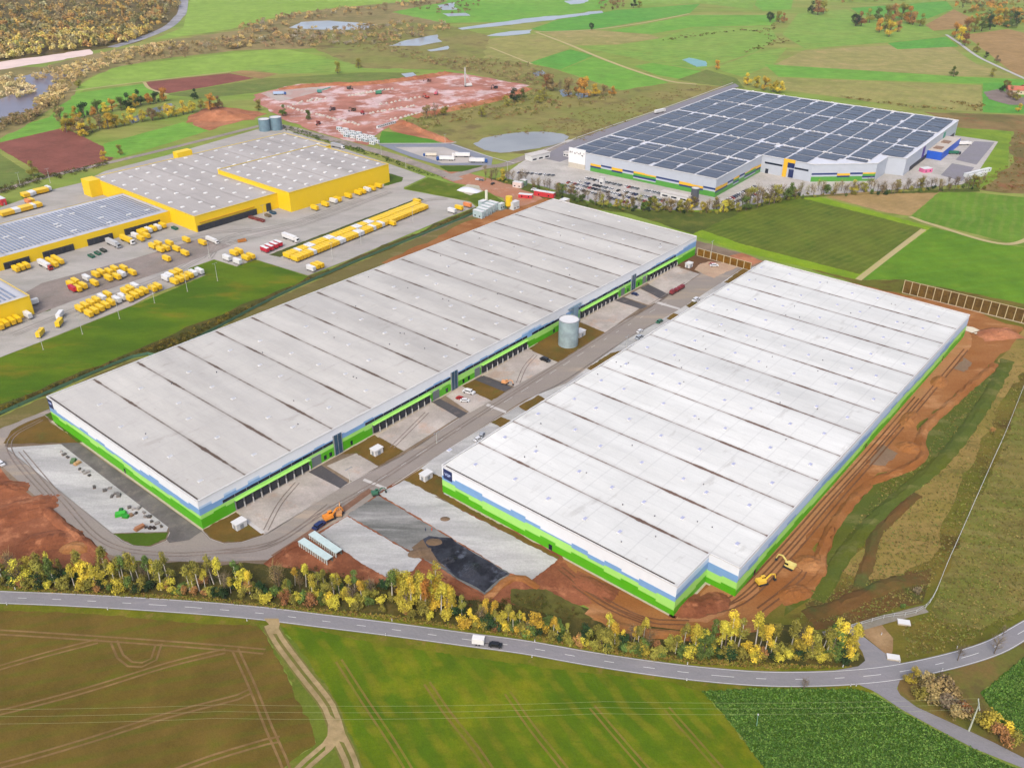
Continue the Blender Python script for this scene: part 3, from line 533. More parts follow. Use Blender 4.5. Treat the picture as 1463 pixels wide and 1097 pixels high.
for i, a in enumerate([(1342, 546, 7, 4, 2.2, .9, redsoil, 'red soil heap above the upper grey gravel pad'), (1300, 600, 9, 4, 2.4, .9, redsoil, 'red soil heap between the two grey gravel pads'), (1425, 478, 12, 7, 3, .2, redb, 'bright red heap near the cream concrete strip'), (1300, 640, 6, 5, 2.2, 0, redsoil, 'red heap beside the lower grey gravel pad'), (1158, 806, 6, 5, 2, 0, redsoil, 'soil heap beside the pale yellow digger'), (1135, 848, 7, 4, 1.8, .4, redsoil, 'soil heap below the pale yellow digger'), (985, 866, 8, 6, 1.5, 0, redsoil2, 'dark soil heap at the notched corner of the white-roofed warehouse'), (1018, 862, 7, 5, 1.3, .5, redsoil2, 'dark soil heap inside the notch of the white-roofed warehouse'), (848, 838, 9, 4, 1.3, -.6, redsoil2, 'long soil heap along the stepped cladding near the fresh concrete pads'), (30, 730, 14, 8, 2.5, .5, redsoil2, 'large red heap beside the loop road'), (70, 772, 12, 6, 2.2, .2, redsoil2, 'red heap above the roadside birches by the loop road'), (8, 700, 9, 6, 2.2, 0, redsoil2, 'red heap at the bend of the loop road'), (110, 782, 6, 4, 1.5, 0, redsoil, 'small red heap at the lower loop road'), (318, 168, 34, 18, 6, .2, redb, 'big bright red earth mound before the red building site'), (640, 800, 4, 2.4, .9, .3, MATS['wet black mud'], 'black heap in the wet mud'), (672, 815, 5, 3, 1.1, 1, MATS['wet black mud'], 'larger black heap near the mud corner'), (620, 775, 3.5, 2.4, .8, 0, MATS['mud'], 'brown mud heap at the upper edge of the black mud'), (600, 790, 5, 3, 1.0, .4, MATS['mud'], 'flat brown mud heap beside the white sheeting'), (636, 742, 2.2, 1.6, .7, 0, MATS['mud'], 'small dirt heap on the grey sheeting')]): heap(*a, i)
# ================================================================ WAREHOUSES
WHITE = mat('white cladding', (246, 250, 255), .5, .05, .3)
BLUE = mat('sky blue cladding', (132, 178, 226), .5, .08, .3); PBLUE = mat('pale blue cladding', (196, 222, 250), .5, .05, .3)
LG = mat('pale green cladding', (178, 244, 122), .5, .06, .3); GR = mat('grass green cladding', (88, 190, 6), .5, .08, .3)
DARK = mat('dark glazing', (30, 44, 64), .15, .3, .4); BLACK = mat('black rubber', (24, 26, 32), .7, .2, 1); DOCK = mat('dock door', (44, 48, 58), .6, .2, 1)
STEEL = mat('galvanised steel', (168, 174, 178), .45, .2, 1.5, .3); CONCP = mat('concrete plinth', (196, 184, 162), .9, .15, .5)
NAVY = mat('navy sign', (18, 40, 96), .4, .05); PALE = mat('pale lettering', (186, 206, 250), .5, 0)
CREAM = mat('painted white', (232, 232, 230), .5, .08, .5); ASPHB = mat('asphalt black', (52, 52, 56), .8)
def roofmat(name, c, c2, bay, dirt, strength, off=0):
    k = NT(name); tc = k.n('ShaderNodeTexCoord').outputs['Object']; sx = k.n('ShaderNodeSeparateXYZ'); k.l(tc, sx.inputs[0])
    x, y = sx.outputs[0], sx.outputs[1]
    col = k.mix(k.ramp(k.noise(k.mapping(tc, 0, (1, .25, 1)), .06, 6, .65), .35, .65), alb(c), alb(c2))
    ph = k.math('DIVIDE', k.math('ADD', x, off), bay); fr = k.math('SUBTRACT', ph, k.math('ROUND', ph)); d = k.math('MULTIPLY', k.math('ABSOLUTE', fr), bay)
    bayid = k.n('ShaderNodeTexWhiteNoise', noise_dimensions='1D'); k.l(k.math('FLOOR', ph), bayid.inputs['W'])
    col = k.mix(k.math('MULTIPLY', bayid.outputs['Value'], .10), col, (.2, .2, .2, 1))
    # sheet joints across the bay
    j = k.math('DIVIDE', y, 11.2); j = k.math('MULTIPLY', k.math('ABSOLUTE', k.math('SUBTRACT', j, k.math('ROUND', j))), 11.2)
    col = k.mix(k.math('MULTIPLY', k.ramp(j, .36, .08), .3), col, (.3, .3, .3, 1))
    j = k.math('DIVIDE', x, bay/4); j = k.math('MULTIPLY', k.math('ABSOLUTE', k.math('SUBTRACT', j, k.math('ROUND', j))), bay/4)
    col = k.mix(k.math('MULTIPLY', k.ramp(j, .3, .05), .2), col, (.3, .3, .3, 1))
    # silt standing in the valley gutters, thick and thin along their length
    n = k.noise(k.mapping(tc, 0, (.02, 1, 1)), .055, 5, .7)
    wv = k.math('MULTIPLY', k.math('POWER', k.math('MULTIPLY', n, 1.5), 5), .62)
    m = k.ramp(k.math('SUBTRACT', d, wv), .42, .12)
    col = k.mix(k.math('MULTIPLY', m, k.math('MULTIPLY', k.math('ADD', k.math('MULTIPLY', k.ramp(n, .3, .62), .6), .4), strength)), col, alb(dirt))
    col = k.mix(k.math('MULTIPLY', k.ramp(d, 2.6, .2), .16), col, alb(dirt))
    big = k.noise(k.mapping(tc, 0, (1, .3, 1)), .028, 7, .7); col = k.mix(.6, col, k.mix(k.ramp(big, .3, .7), (.76, .76, .76, 1), (1.12, 1.12, 1.12, 1)), 'MULTIPLY')
    pud = k.ramp(k.noise(k.mapping(tc, 0, (.5, 1.6, 1)), .11, 5, .6), .6, .72); col = k.mix(k.math('MULTIPLY', pud, .28), col, alb((150, 142, 134)))
    g = k.noise(tc, 1.3, 5, .7); col = k.mix(.25, col, k.mix(g, (.6, .6, .6, 1), (1.3, 1.3, 1.3, 1)), 'MULTIPLY')
    st = k.ramp(k.noise(tc, .35, 3), .68, .76); col = k.mix(k.math('MULTIPLY', st, .22), col, alb(dirt))
    k.l(col, k.b.inputs['Base Color']); k.b.inputs['Roughness'].default_value = .7; k.b.inputs['Specular IOR Level'].default_value = .25
    return k.m
def text_part(name, txt, size, m, parent, loc, rot):
    cu = bpy.data.curves.new(name, 'FONT'); cu.body = txt; cu.size = size; cu.align_x = 'CENTER'; cu.align_y = 'CENTER'; cu.extrude = .04; cu.offset = .02*size
    t = bpy.data.objects.new(name, cu); COL.objects.link(t); dg = bpy.context.evaluated_depsgraph_get()
    me = bpy.data.meshes.new_from_object(t.evaluated_get(dg)); bpy.data.objects.remove(t); me.name = name
    me.materials.clear(); me.materials.append(m)
    o = bpy.data.objects.new(name, me); COL.objects.link(o); o.parent = parent; o.location = loc; o.rotation_euler = rot; return o
class Bands:
    """stepped cladding colours along a wall from (x0,y0) to (x1,y1) in the building's own frame, outward normal n"""
    def __init__(s, p, q, n, z0=0): s.p, s.q, s.n = Vector(p), Vector(q), Vector(n); s.L = (s.q-s.p).length; s.d = (s.q-s.p)/s.L; s.z0 = z0
    def slab(s, mb, a, b, z0, z1, out=.06, mi=0):
        if z1-z0 < .02 or b-a < .02: return
        f0 = len(mb.f); A, B = s.p+s.d*a, s.p+s.d*b; o = s.n*out
        P = [A, B, B+o, A+o]; mb.prism([(v.x, v.y) for v in P], z0+s.z0, z1+s.z0, mi)
        mb.face([(v.x, v.y, z0+s.z0) for v in ([P[0], P[3], P[2], P[1]])], mi); mb.marks.append((f0, len(mb.f)))
def steps(n, rng, lo=-1, hi=1):
    v = 0; out = []
    for i in range(n):
        v = max(lo, min(hi, v+rng.choice((-1, 0, 1, 1, -1)))); out.append(v)
    return out
H = 6.05*SCALE
def fold_roof(x0, x1, y0, y1, bay, h, mb, drop=.22):
    """shallow ridge-and-valley bays running across the building"""
    xs = [x0]; k = math.ceil((x0+.01)/(bay/2))
    while k*bay/2 < x1-.01: xs.append(k*bay/2); k += 1
    xs.append(x1); z = lambda x: h-drop*(1-2*abs(x/bay-round(x/bay)))
    for a, b in zip(xs, xs[1:]): mb.face([(a, y0, z(a)), (b, y0, z(b)), (b, y1, z(b)), (a, y1, z(a))])
def parapet(parent, pts, h, up=.35, w=.4):
    mb = MB(); n = len(pts)
    for i in range(n):
        a, b = Vector(pts[i]), Vector(pts[(i+1) % n]); d = (b-a).normalized()
        mb.bar((a.x+d.x*w/2, a.y+d.y*w/2, h+up-.3), (b.x-d.x*w/2 if True else 0, b.y-d.y*w/2, h+up-.3), w, .6)
    return mb.build('parapet', CREAM, parent)
def skylights(parent, spots, m2, w=2.2, d=1.5, hz=.35):
    base = None
    for (x, y, z) in spots:
        if base is None:
            base = MB().box((0, 0, 0), (w, d, hz)).box((0, 0, hz), (w-.3, d-.3, .14), 0, 1, .85).build('skylight', [CREAM, m2], parent); o = base
        else: o = base.copy(); COL.objects.link(o)
        o.location = (x, y, z)
# ---------------------------------------------------------------- long west warehouse
OA = Vector((-54.1527, 122.652, 0))*SCALE; LA, WA = 171.789*SCALE, 54.62*SCALE; BA = LA/17
A = thing('warehouse', 'long grey-roofed warehouse with green and blue stepped cladding and rows of loading docks', 'warehouse', OA, YAW)
mb = MB().prism([(0, 0), (LA, 0), (LA, WA), (0, WA)], 0, H-.1, top=False); mb.build('wall', WHITE, A)
mb = MB(); fold_roof(.35, LA-.35, .35, WA-.35, BA, H, mb); mb.build('roof', roofmat('grey membrane', (214, 211, 203), (200, 197, 190), BA, (98, 78, 64), .95), A)
parapet(A, [(0, 0), (LA, 0), (LA, WA), (0, WA)], H)
rng = random.Random(3)
SHADE_BAR = mat('painted parapet shade', (92, 78, 66), .8, .4, .4)  # dark brown standing in for the shade inside the parapet
MB().box((1.0, WA/2, H-.2), (.45, WA-3, .22)).build('parapet_shade_bar', SHADE_BAR, A)
mb = MB(); mb.prism([(-.9, -.9), (LA+.9, -.9), (LA+.9, WA+.9), (-.9, WA+.9)], 0, .18); mb.build('foundation_edge', CONCP, A)
sw = Bands((0, WA), (0, 0), (-1, 0)); n = 17; cw = WA/n; b3, b2, b1 = steps(n, rng), steps(n, rng), steps(n, rng)
mB, mL, mG = MB(), MB(), MB()
for i in range(n):
    t3, t2, t1 = H*.66+b3[i]*.85, H*.49+b2[i]*.6, H*.30+b1[i]*.85
    sw.slab(mG, i*cw, (i+1)*cw, .2, t1); sw.slab(mL, i*cw, (i+1)*cw, t1, t2); sw.slab(mB, i*cw, (i+1)*cw, t2, t3)
se = Bands((0, 0), (LA, 0), (0, -1)); n = 68; cw = LA/n
mP = MB()
groups = [(15, 52), (88, 125), (162, 199), (247, 285), (318, 354)]
towers = [(66, 70), (140, 144), (232, 239), (300, 304)]
doors = [(53.5, 58.5), (127, 131.5), (157, 161), (289, 293), (313, 317)]
def overl(a, b, L): return any(a < q-.05 and b > p+.05 for p, q in L)
edges = sorted(set([0, LA]+[v for g in groups for v in g]+[v for g in towers for v in g]+[v for g in doors for v in g]+[i*cw for i in range(n+1)]))
bl = steps(n+1, rng, -2, 2); bg = steps(n+1, rng)
for a, b in zip(edges, edges[1:]):
    i = int((a+b)/2/cw); t2 = H*.5
    tp = H*(.68+.035*bl[i])
    se.slab(mP, a, b, tp, H*.74+bl[i]*.2+.5) if bl[i] > 0 else None
    se.slab(mB, a, b, H*.49, tp)
    if overl(a, b, towers): continue
    if overl(a, b, groups): se.slab(mL, a, b, 5.2, H*.49, .06)
    elif overl(a, b, doors): se.slab(mL, a, b, 5.2, H*.49)
    else:
        g = H*(.34 if 0 < a < 16 else .30)+bg[i]*.7
        se.slab(mG, a, b, .2, g); se.slab(mL, a, b, g, H*.49)
for q_ in ((mB, 'blue_cladding', BLUE), (mL, 'pale_green_cladding', LG), (mG, 'green_cladding', GR), (mP, 'pale_blue_cladding', PBLUE)): build_sections(*q_, A)
for a, b in [(10, 65.5), (84, 139.5), (145, 199), (203, 230), (241, 299), (305, 352)]:
    mb = MB(); se.slab(mb, a, b, H*.5, H*.605, .12); x = a
    while x < b: se.slab(mb, x, x+.14, H*.5-.02, H*.605+.02, .18, 1); x += 5.55
    mb.build('window_band', [DARK, STEEL], A)
dd = ds = None
for a, b in groups:
    mb = MB(); se.slab(mb, a, b, .2, 5.2, .05); mb.build('dock_wall', mat('dock wall', (150, 150, 152), .8), A)
    nd = 9; w = (b-a)/nd
    for i in range(nd):
        if dd is None:
            dd = MB().box((0, -.35, .9), (2.9, .7, 4.1), 0, 0).box((0, -.73, 1.1), (2.3, .06, 3.2), 0, 1).build('dock_door', [BLACK, DOCK], A)
            ds = MB().box((0, -.6, 0), (.2, .8, 2.6)).build('dock_wing', CREAM, A); o, p = dd, ds
        else: o = dd.copy(); p = ds.copy(); COL.objects.link(o); COL.objects.link(p)
        o.location = (a+(i+.5)*w, 0, 0); p.location = (a+(i+1)*w-.2, 0, .1)
    mb = MB(); se.slab(mb, a, b, 5.25, 5.5, 1.3); mb.build('dock_canopy', LG, A)
    MB().box(((a+b)/2, -2.4, 0), (b-a+2, 2.6, .22)).build('dock_kerb', CONCP, A)
for a, b in towers[:2]+towers[3:]:
    mb = MB(); se.slab(mb, a, b, .2, H*.76, .5); mb.build('stair_glazing', mat('blue glazing', (62, 96, 120), .12, .3), A)
    mb = MB(); se.slab(mb, a-.3, a, .2, H*.77, .6); se.slab(mb, b, b+.3, .2, H*.77, .6); se.slab(mb, (a+b)/2-.08, (a+b)/2+.08, .2, H*.77, .58)
    mb.build('glazing_frame', STEEL, A)
for a, b in doors:
    mb = MB(); se.slab(mb, a, b, .2, 5.0, .12); mb.build('roller_door', mat('grey roller door', (120, 128, 130), .5), A)
for a, w in ((60, 1.4), (63, 1.4), (75, 1.2), (136, 1.4), (148, 1.4), (152, 1.4), (296, 1.4), (308, 1.4), (222, 1.4)):
    mb = MB(); se.slab(mb, a, a+w, .9, 3.0, .12); mb.build('window', DARK, A)
mb = MB(); sw.slab(mb, WA*.52, WA*.52+1.4, .2, 2.5, .1); mb.build('door', DARK, A)
mb = MB(); sw.slab(mb, .3, 4.6, H*.62, H*1.0, .12); mb.build('sign_panel', NAVY, A)
text_part('sign_lettering', 'VGP', 1.5, PALE, A, (-.16, WA-2.45, H*.81), (R(90), 0, R(-90)))
# scissor stair and steel platform on the roof edge above the water tank
mb = MB()
for z in (0, 1.1): mb.bar((235, -1.2, H*.8+z), (247, -1.2, H*.8+z), .1)
for k in range(7): mb.bar((235+2*k, -1.2, H*.8), (235+2*k, -1.2, H*.8+1.1), .08)
mb.box((241, -.75, H*.8-.2), (12, 1.4, .12)); mb.box((241, -1.1, .2), (3.2, 2, H*.8-.4), 0)
for k in range(3): mb.bar((237+4*k, -1.3, .2), (237+4*k, -1.3, H*.8), .2)
mb.build('escape_stair', mat('blue grey steel', (120, 150, 170), .5, .2), A)
skyA = mat('grey skylight glass', (206, 208, 212), .2, .1); skyB = mat('lilac skylight glass', (192, 196, 222), .2, .1)
skylights(A, [((k+.5)*BA+rng.uniform(-3.5, 3.5), (j+.6)*WA/6+rng.uniform(-4, 4), H-.12) for k in range(17) for j in range(5)], skyA)
mb = MB()
for k in range(30): mb.box((rng.uniform(4, LA-4), rng.uniform(4, WA-4), H-.3), (.35, .35, .75))
mb.build('roof_vents', mat('vent grey', (120, 122, 126), .6), A)['kind'] = 'stuff'
# ---------------------------------------------------------------- east warehouse
OB = Vector((25.4438, 102.3687, 0))*SCALE; LB, WB, NA_, NB_ = 132.11*SCALE, 49.6537*SCALE, 10.115*SCALE, 5.311*SCALE; BB = LB/13
B = thing('warehouse', 'white-roofed warehouse with a notched corner, green and blue stepped cladding and bare soil around it', 'warehouse', OB, YAW)
FB = [(0, 0), (NA_, 0), (NA_, -NB_), (LB, -NB_), (LB, WB), (0, WB)]
MB().prism(FB, 0, H-.1, top=False).build('wall', WHITE, B)
mb = MB(); fold_roof(.35, NA_, .35, WB-.35, BB, H, mb); fold_roof(NA_+.004, LB-.35, -NB_+.35, WB-.35, BB, H, mb)
mb.build('roof', roofmat('white membrane', (240, 241, 236), (228, 229, 224), BB, (112, 84, 68), .95), B)
mb = MB()
for a, b in zip(FB, FB[1:]+FB[:1]):
    a, b = Vector(a), Vector(b); mb.bar((a.x, a.y, H+.08), (b.x, b.y, H+.08), .4, .5)
mb.build('parapet', CREAM, B)
MB().prism([(-.9, -.9), (NA_-.9, -.9), (NA_-.9, -NB_-.9), (LB+.9, -NB_-.9), (LB+.9, WB+.9), (-.9, WB+.9)], 0, .18).build('foundation_edge', CONCP, B)
mB, mL, mG, mP = MB(), MB(), MB(), MB()
for p, q, nn, cols in (((0, WB), (0, 0), (-1, 0), 15), ((0, 0), (NA_, 0), (0, -1), 3), ((NA_, 0), (NA_, -NB_), (-1, 0), 2), ((NA_, -NB_), (LB, -NB_), (0, -1), 34)):
    w = Bands(p, q, nn); cw = w.L/cols; b3, b2, b1 = steps(cols, rng), steps(cols, rng), steps(cols, rng)
    for i in range(cols):
        t3, t2, t1 = H*.65+b3[i]*.9, H*.49+b2[i]*.65, H*.27+b1[i]*.95
        w.slab(mG, i*cw, (i+1)*cw, .2, t1); w.slab(mL, i*cw, (i+1)*cw, t1, t2); w.slab(mB, i*cw, (i+1)*cw, t2, t3)
        if nn == (0, -1): w.slab(mP, i*cw, (i+1)*cw, t3, H*.86+b2[i]*.4)
for q_ in ((mB, 'blue_cladding', BLUE), (mL, 'pale_green_cladding', LG), (mG, 'green_cladding', GR), (mP, 'pale_blue_cladding', PBLUE)): build_sections(*q_, B)
MB().box((1.0, WB/2, H-.2), (.4, WB-3, .22)).build('parapet_shade_bar', SHADE_BAR, B)  # dark bar painting the shade along this parapet too
w = Bands((0, WB), (0, 0), (-1, 0))
mb = MB(); w.slab(mb, .8, 5.6, H*.57, H*.93, .12); mb.build('sign_panel', NAVY, B)
text_part('sign_lettering', 'VGP', 1.7, PALE, B, (-.16, WB-3.2, H*.75), (R(90), 0, R(-90)))
mb = MB(); w.slab(mb, WB*.505, WB*.505+1.6, .2, 2.7, .12); mb.build('door', DARK, B)
w = Bands((NA_, -NB_), (LB, -NB_), (0, -1))
for a in (14, 122, 230):
    mb = MB(); w.slab(mb, a, a+1.6, .2, 2.8, .12); mb.build('door', DARK, B)
skylights(B, [((k+.45)*BB+rng.uniform(-2, 2), (j+.5)*(WB+NB_)/7-NB_+rng.uniform(-4, 4)+(2 if k else 13), H-.12) for k in range(13) for j in range(7) if not (k == 0 and j == 0)], skyB)
mb = MB()
for k in range(44): mb.box((rng.uniform(4, LB-4), rng.uniform(4, WB-4), H-.4), (.35, .35, .8))
mb.build('roof_vents', mat('vent grey', (120, 122, 126), .6), B)['kind'] = 'stuff'
# ---------------------------------------------------------------- yellow parcel depot
YEL = mat('parcel yellow cladding', (255, 214, 12), .5, .04, .2)
droof = roofmat('depot roof grey', (196, 190, 184), (182, 176, 170), 23, (120, 110, 102), .25)
O0 = OA
def uv(p): q = (p-O0).to_2d(); return (q.dot(E1), q.dot(E2))
def rect(L, S, E, N, h):
    q = [uv(G(*c, h)) for c in (L, S, E, N)]
    return ((q[0][0]+q[1][0])/2, (q[1][1]+q[2][1])/2, (q[2][0]+q[3][0])/2, (q[3][1]+q[0][1])/2)
hR, hM, hW, hL = 15.3, 11.9, 8.8, 11.6
ru0, rv0, ru1, rv1 = rect((309, 243), (412.8, 274), (554, 236), (456, 206), hR)
mS, mW_, mN = uv(G(279, 309, hM)), uv(G(141, 258, hM)), uv(G(395, 187, hM))
mu0 = (mS[0]+mW_[0])/2; mv0, mv1, mu1 = mS[1], (mW_[1]+mN[1])/2, mN[0]
wv0 = uv(G(240, 302, hW))[1]; wv1 = uv(G(163, 279, hW))[1]
Dp = thing('parcel_depot', 'yellow parcel depot of joined halls with grey roofs dotted by white domes', 'depot', O0+(E1*mu0+E2*mv0).to_3d(), YAW)
def U(u, v): return (u-mu0, v-mv0)
def hall(u0, v0, u1, v1, h, rn):
    P = [U(u0, v0), U(u1, v0), U(u1, v1), U(u0, v1)]
    MB().prism(P, 0, h, top=False).build('wall', YEL, Dp)
    MB().poly([(P[0][0]+.5, P[0][1]+.5), (P[1][0]-.5, P[1][1]+.5), (P[2][0]-.5, P[2][1]-.5), (P[3][0]+.5, P[3][1]-.5)], h-.25).build('roof', rn, Dp)
    mb = MB()
    for a, b in zip(P, P[1:]+P[:1]): mb.bar((a[0], a[1], h), (b[0], b[1], h), .7, .25)
    mb.build('roof_edge', mat('yellow coping', (246, 214, 90), .5), Dp)
hall(ru0, rv0, ru1, rv1, hR, droof)
# middle hall wraps behind the tall one
MP = [U(mu0, mv0), U(ru0-.05, mv0), U(ru0-.05, rv1+.05), U(mu1, rv1+.05), U(mu1, mv1), U(mu0, mv1)]
MB().prism(MP, 0, hM, top=False).build('wall', YEL, Dp); MB().poly(MP, hM-.2).build('roof', droof, Dp)
mb = MB()
for a, b in zip(MP, MP[1:]+MP[:1]): mb.bar((a[0], a[1], hM), (b[0], b[1], hM), .7, .25)
mb.build('roof_edge', MATS['yellow coping'], Dp)
wu0 = mu0-270
MB().prism([U(wu0, wv0), U(mu0-.05, wv0), U(mu0-.05, wv1), U(wu0, wv1)], 0, hW, top=False).build('wall', YEL, Dp)
MB().poly([U(wu0, wv0+.4), U(mu0-.4, wv0+.4), U(mu0-.4, wv1-.4), U(wu0, wv1-.4)], hW-.2).build('roof', roofmat('wing roof', (206, 208, 214), (196, 198, 206), 23, (120, 110, 102), .2), Dp)
PV = NT('solar glass'); tcp = PV.n('ShaderNodeTexCoord').outputs['Object']
br = PV.n('ShaderNodeTexBrick'); br.inputs['Scale'].default_value = 1; br.inputs['Brick Width'].default_value = 1.7; br.inputs['Row Height'].default_value = 1.05; br.offset = 0
br.inputs['Mortar Size'].default_value = .05; br.inputs['Color1'].default_value = alb((72, 75, 84)); br.inputs['Color2'].default_value = alb((82, 84, 94)); br.inputs['Mortar'].default_value = alb((104, 110, 122)); PV.l(tcp, br.inputs['Vector'])
PV.l(PV.mix(PV.math('MULTIPLY', PV.ramp(PV.noise(tcp, .12, 4), .4, .6), .35), br.outputs['Color'], alb((60, 66, 80))), PV.b.inputs['Base Color']); PV.b.inputs['Roughness'].default_value = .35; PV.b.inputs['Specular IOR Level'].default_value = .3
PV = PV.m
row = None; wing_len = 205
for i in range(80):
    u = -wing_len+i*wing_len/80+2-4; y0, y1 = 5.5, wv1-wv0-6
    if row is None: row = MB().box((0, 0, 0), (1.35, y1-y0-2*(0), .1)).build('solar_row', mat('wing solar panel', (150, 160, 182), .25, .3, .15), Dp); o = row
    else: o = row.copy(); COL.objects.link(o)
    o.location = (u, (y0+y1)/2+wv0-mv0, hW+.25); o.rotation_euler = (0, R(8), 0)
mb = MB()
for k in range(24): mb.box((-8-rng.random()*200, wv0-mv0+6+rng.random()*(wv1-wv0-12), hW-.2), (4, 1.6, .75))
mb.build('wing_rooflight', CREAM, Dp)['kind'] = 'stuff'
dome = None
spots = [(ru0-mu0+7+i*(ru1-ru0-12)/6, rv0-mv0+7+j*(rv1-rv0-12)/6, hR-.25) for i in range(7) for j in range(7)]
spots += [(6+i*(mu1-mu0-10)/12, 8+j*(mv1-mv0-14)/8, hM-.2) for i in range(13) for j in range(9) if not (6+i*(mu1-mu0-10)/12 > ru0-mu0-4 and 8+j*(mv1-mv0-14)/8 < rv1-mv0+4)]
for k, (x, y, z) in enumerate(spots[:100]):
    if dome is None: dome = MB().box((0, 0, 0), (3.0, 2.0, .5)).box((0, 0, .5), (2.7, 1.7, .25), 0, 0, .7).build('roof_dome', mat('white dome', (240, 240, 238), .4), Dp); o = dome
    else: o = dome.copy(); COL.objects.link(o)
    o.location = (x, y, z)
if len(spots) > 100:
    mb = MB()
    for x, y, z in spots[100:]: mb.box((x, y, z), (3, 2, .6))
    mb.build('small_roof_domes', MATS['white dome'], Dp)['kind'] = 'stuff'
# dock strips
def dstrip(u0, u1, v, nd, z1=4.6):
    MB().box(((u0+u1)/2-mu0, v-mv0-.16, .1), (u1-u0, .3, z1)).build('dock_wall', mat('dark dock wall', (66, 66, 70), .8), Dp)
    w = (u1-u0)/nd; mb = None
    for i in range(nd):
        if i == 0: mb = MB().box((0, -.6, .9), (w*.62, .5, 3.4)).build('dock_door', [DOCK], Dp); o = mb
        else: o = mb.copy(); COL.objects.link(o)
        o.location = (u0+(i+.5)*w-mu0, v-mv0, 0)
dstrip(mu0+1, mu0+51, mv0, 12)
MB().box((26, -.5, 6.3), (46, .9, .5)).build('dock_canopy', mat('amber canopy', (214, 160, 10), .6), Dp)
for a, b, c in ((uv(G(188, 341))[0], uv(G(236, 325))[0], 7), (uv(G(137, 357))[0], uv(G(172, 346))[0], 5), (uv(G(76, 377))[0], uv(G(118, 363))[0], 7), (uv(G(18, 392))[0], uv(G(58, 383))[0], 6)): dstrip(a, b, wv0, c)
MB().box((uv(G(382, 296))[0]-mu0-5, -.3, .1), (4, .6, 6)).build('roller_door', DOCK, Dp)
tu, tv = uv(G(240, 236)); MB().prism([(tu-mu0-4, mv1-mv0-1), (tu-mu0+10, mv1-mv0-1), (tu-mu0+10, mv1-mv0+6), (tu-mu0-4, mv1-mv0+6)], 0, hM+4).build('stair_tower', YEL, Dp)
MB().prism([(-9, mv1-mv0-12), (.2, mv1-mv0-12), (.2, mv1-mv0+.3), (-9, mv1-mv0+.3)], 0, hM+1).build('stair_tower', YEL, Dp)
# --- the separate hall at the picture's left edge
le = G(42, 422.5, hL); lu, lv = uv(le)
LD = thing('delivery_hall', 'smaller yellow hall with striped solar roof at the edge of the parcel yard', 'depot', O0+(E1*(lu-70)+E2*lv).to_3d(), YAW)
MB().prism([(0, 0), (70, 0), (70, 42), (0, 42)], 0, hL, top=False).build('wall', YEL, LD)
MB().poly([(.4, .4), (69.6, .4), (69.6, 41.6), (.4, 41.6)], hL-.2).build('roof', MATS.get('wing roof') or bpy.data.materials['wing roof'], LD)
mb = MB()
for a, b in (((0, 0), (70, 0)), ((70, 0), (70, 42)), ((70, 42), (0, 42)), ((0, 42), (0, 0))): mb.bar((*a, hL), (*b, hL), .6, .25)
mb.build('roof_edge', MATS['yellow coping'], LD)
row = None
for i in range(22):
    if row is None: row = MB().box((0, 0, 0), (1.3, 34, .1)).build('solar_row', MATS['wing solar panel'], LD); o = row
    else: o = row.copy(); COL.objects.link(o)
    o.location = (6+i*2.75, 21, hL+.2); o.rotation_euler = (0, R(8), 0)
# ---------------------------------------------------------------- solar warehouse
hC = 15.0; YC = R(53.2); C1 = Vector((math.cos(YC), math.sin(YC))); C2 = Vector((-C1.y, C1.x))
cpx = [(814, 214.5), (1024, 256), (1090, 221.7), (1162, 235), (1254, 233.6), (1269, 224), (1297, 227), (1367.5, 172.5), (1047, 126)]
oc = G(1024, 256, hC); oc.z = 0
CW = thing('solar_warehouse', 'huge grey warehouse with dark solar panels all over its white roof', 'warehouse', oc, YC)
def cl(p): q = (p-oc).to_2d(); return Vector((q.dot(C1), q.dot(C2)))
FC = [cl(G(*p, hC)) for p in cpx]
FC[0] = Vector((0, FC[0].y)); FC[2] = Vector((FC[2].x, 0)); FC[7] = Vector((FC[8].x*.5+FC[7].x*.5, FC[6].y*.5+FC[7].y*.5)); FC[8] = Vector((FC[7].x, FC[0].y)); FC[6] = Vector((FC[6].x, FC[7].y))
GREYC = mat('light grey cladding', (196, 204, 216), .5, .06, .2)
MB().prism(FC, 0, hC-.1, top=False).build('wall', GREYC, CW)
MB().poly(FC, hC-.3).build('roof', mat('white solar roof', (226, 228, 234), .5, .08, .1), CW)
mb = MB()
for a, b in zip(FC, FC[1:]+FC[:1]): mb.bar((a.x, a.y, hC), (b.x, b.y, hC), .9, .4)
mb.build('parapet', CREAM, CW)
def inside(x, y):
    c = False
    for a, b in zip(FC, FC[1:]+FC[:1]):
        if (a.y > y) != (b.y > y) and x < (b.x-a.x)*(y-a.y)/(b.y-a.y)+a.x: c = not c
    return c
dx = FC[8].x/round(FC[8].x/(FC[2].x/4)); NX = round(FC[8].x/dx); W_all = FC[0].y-FC[7].y; dy = FC[0].y/7; ny = int(W_all/dy+.7); arr = []
for i in range(NX):
    for j in range(ny):
        x0, y0 = i*dx+1.4, FC[0].y-(j+1)*dy+.9; x1, y1 = x0+dx-(2.0 if i % 3 < 2 else 3.4), y0+dy-(1.5 if j % 2 else 2.2)
        y0 = max(y0, FC[7].y+1.2)
        if all(inside(x, y) for x in (x0, x1) for y in (y0, y1)) and x1 < FC[8].x-.3: arr.append((x0, y0, x1, y1, i))
        elif inside((x0+x1)/2, (y0+y1)/2) and all(inside(x, y) for x in ((x0+x1)/2, x1) for y in (y0, y1)): arr.append(((x0+x1)/2+.6, y0, x1, y1, i))
vc = rng
arr.sort(key=lambda a: a[0])
rest = MB()
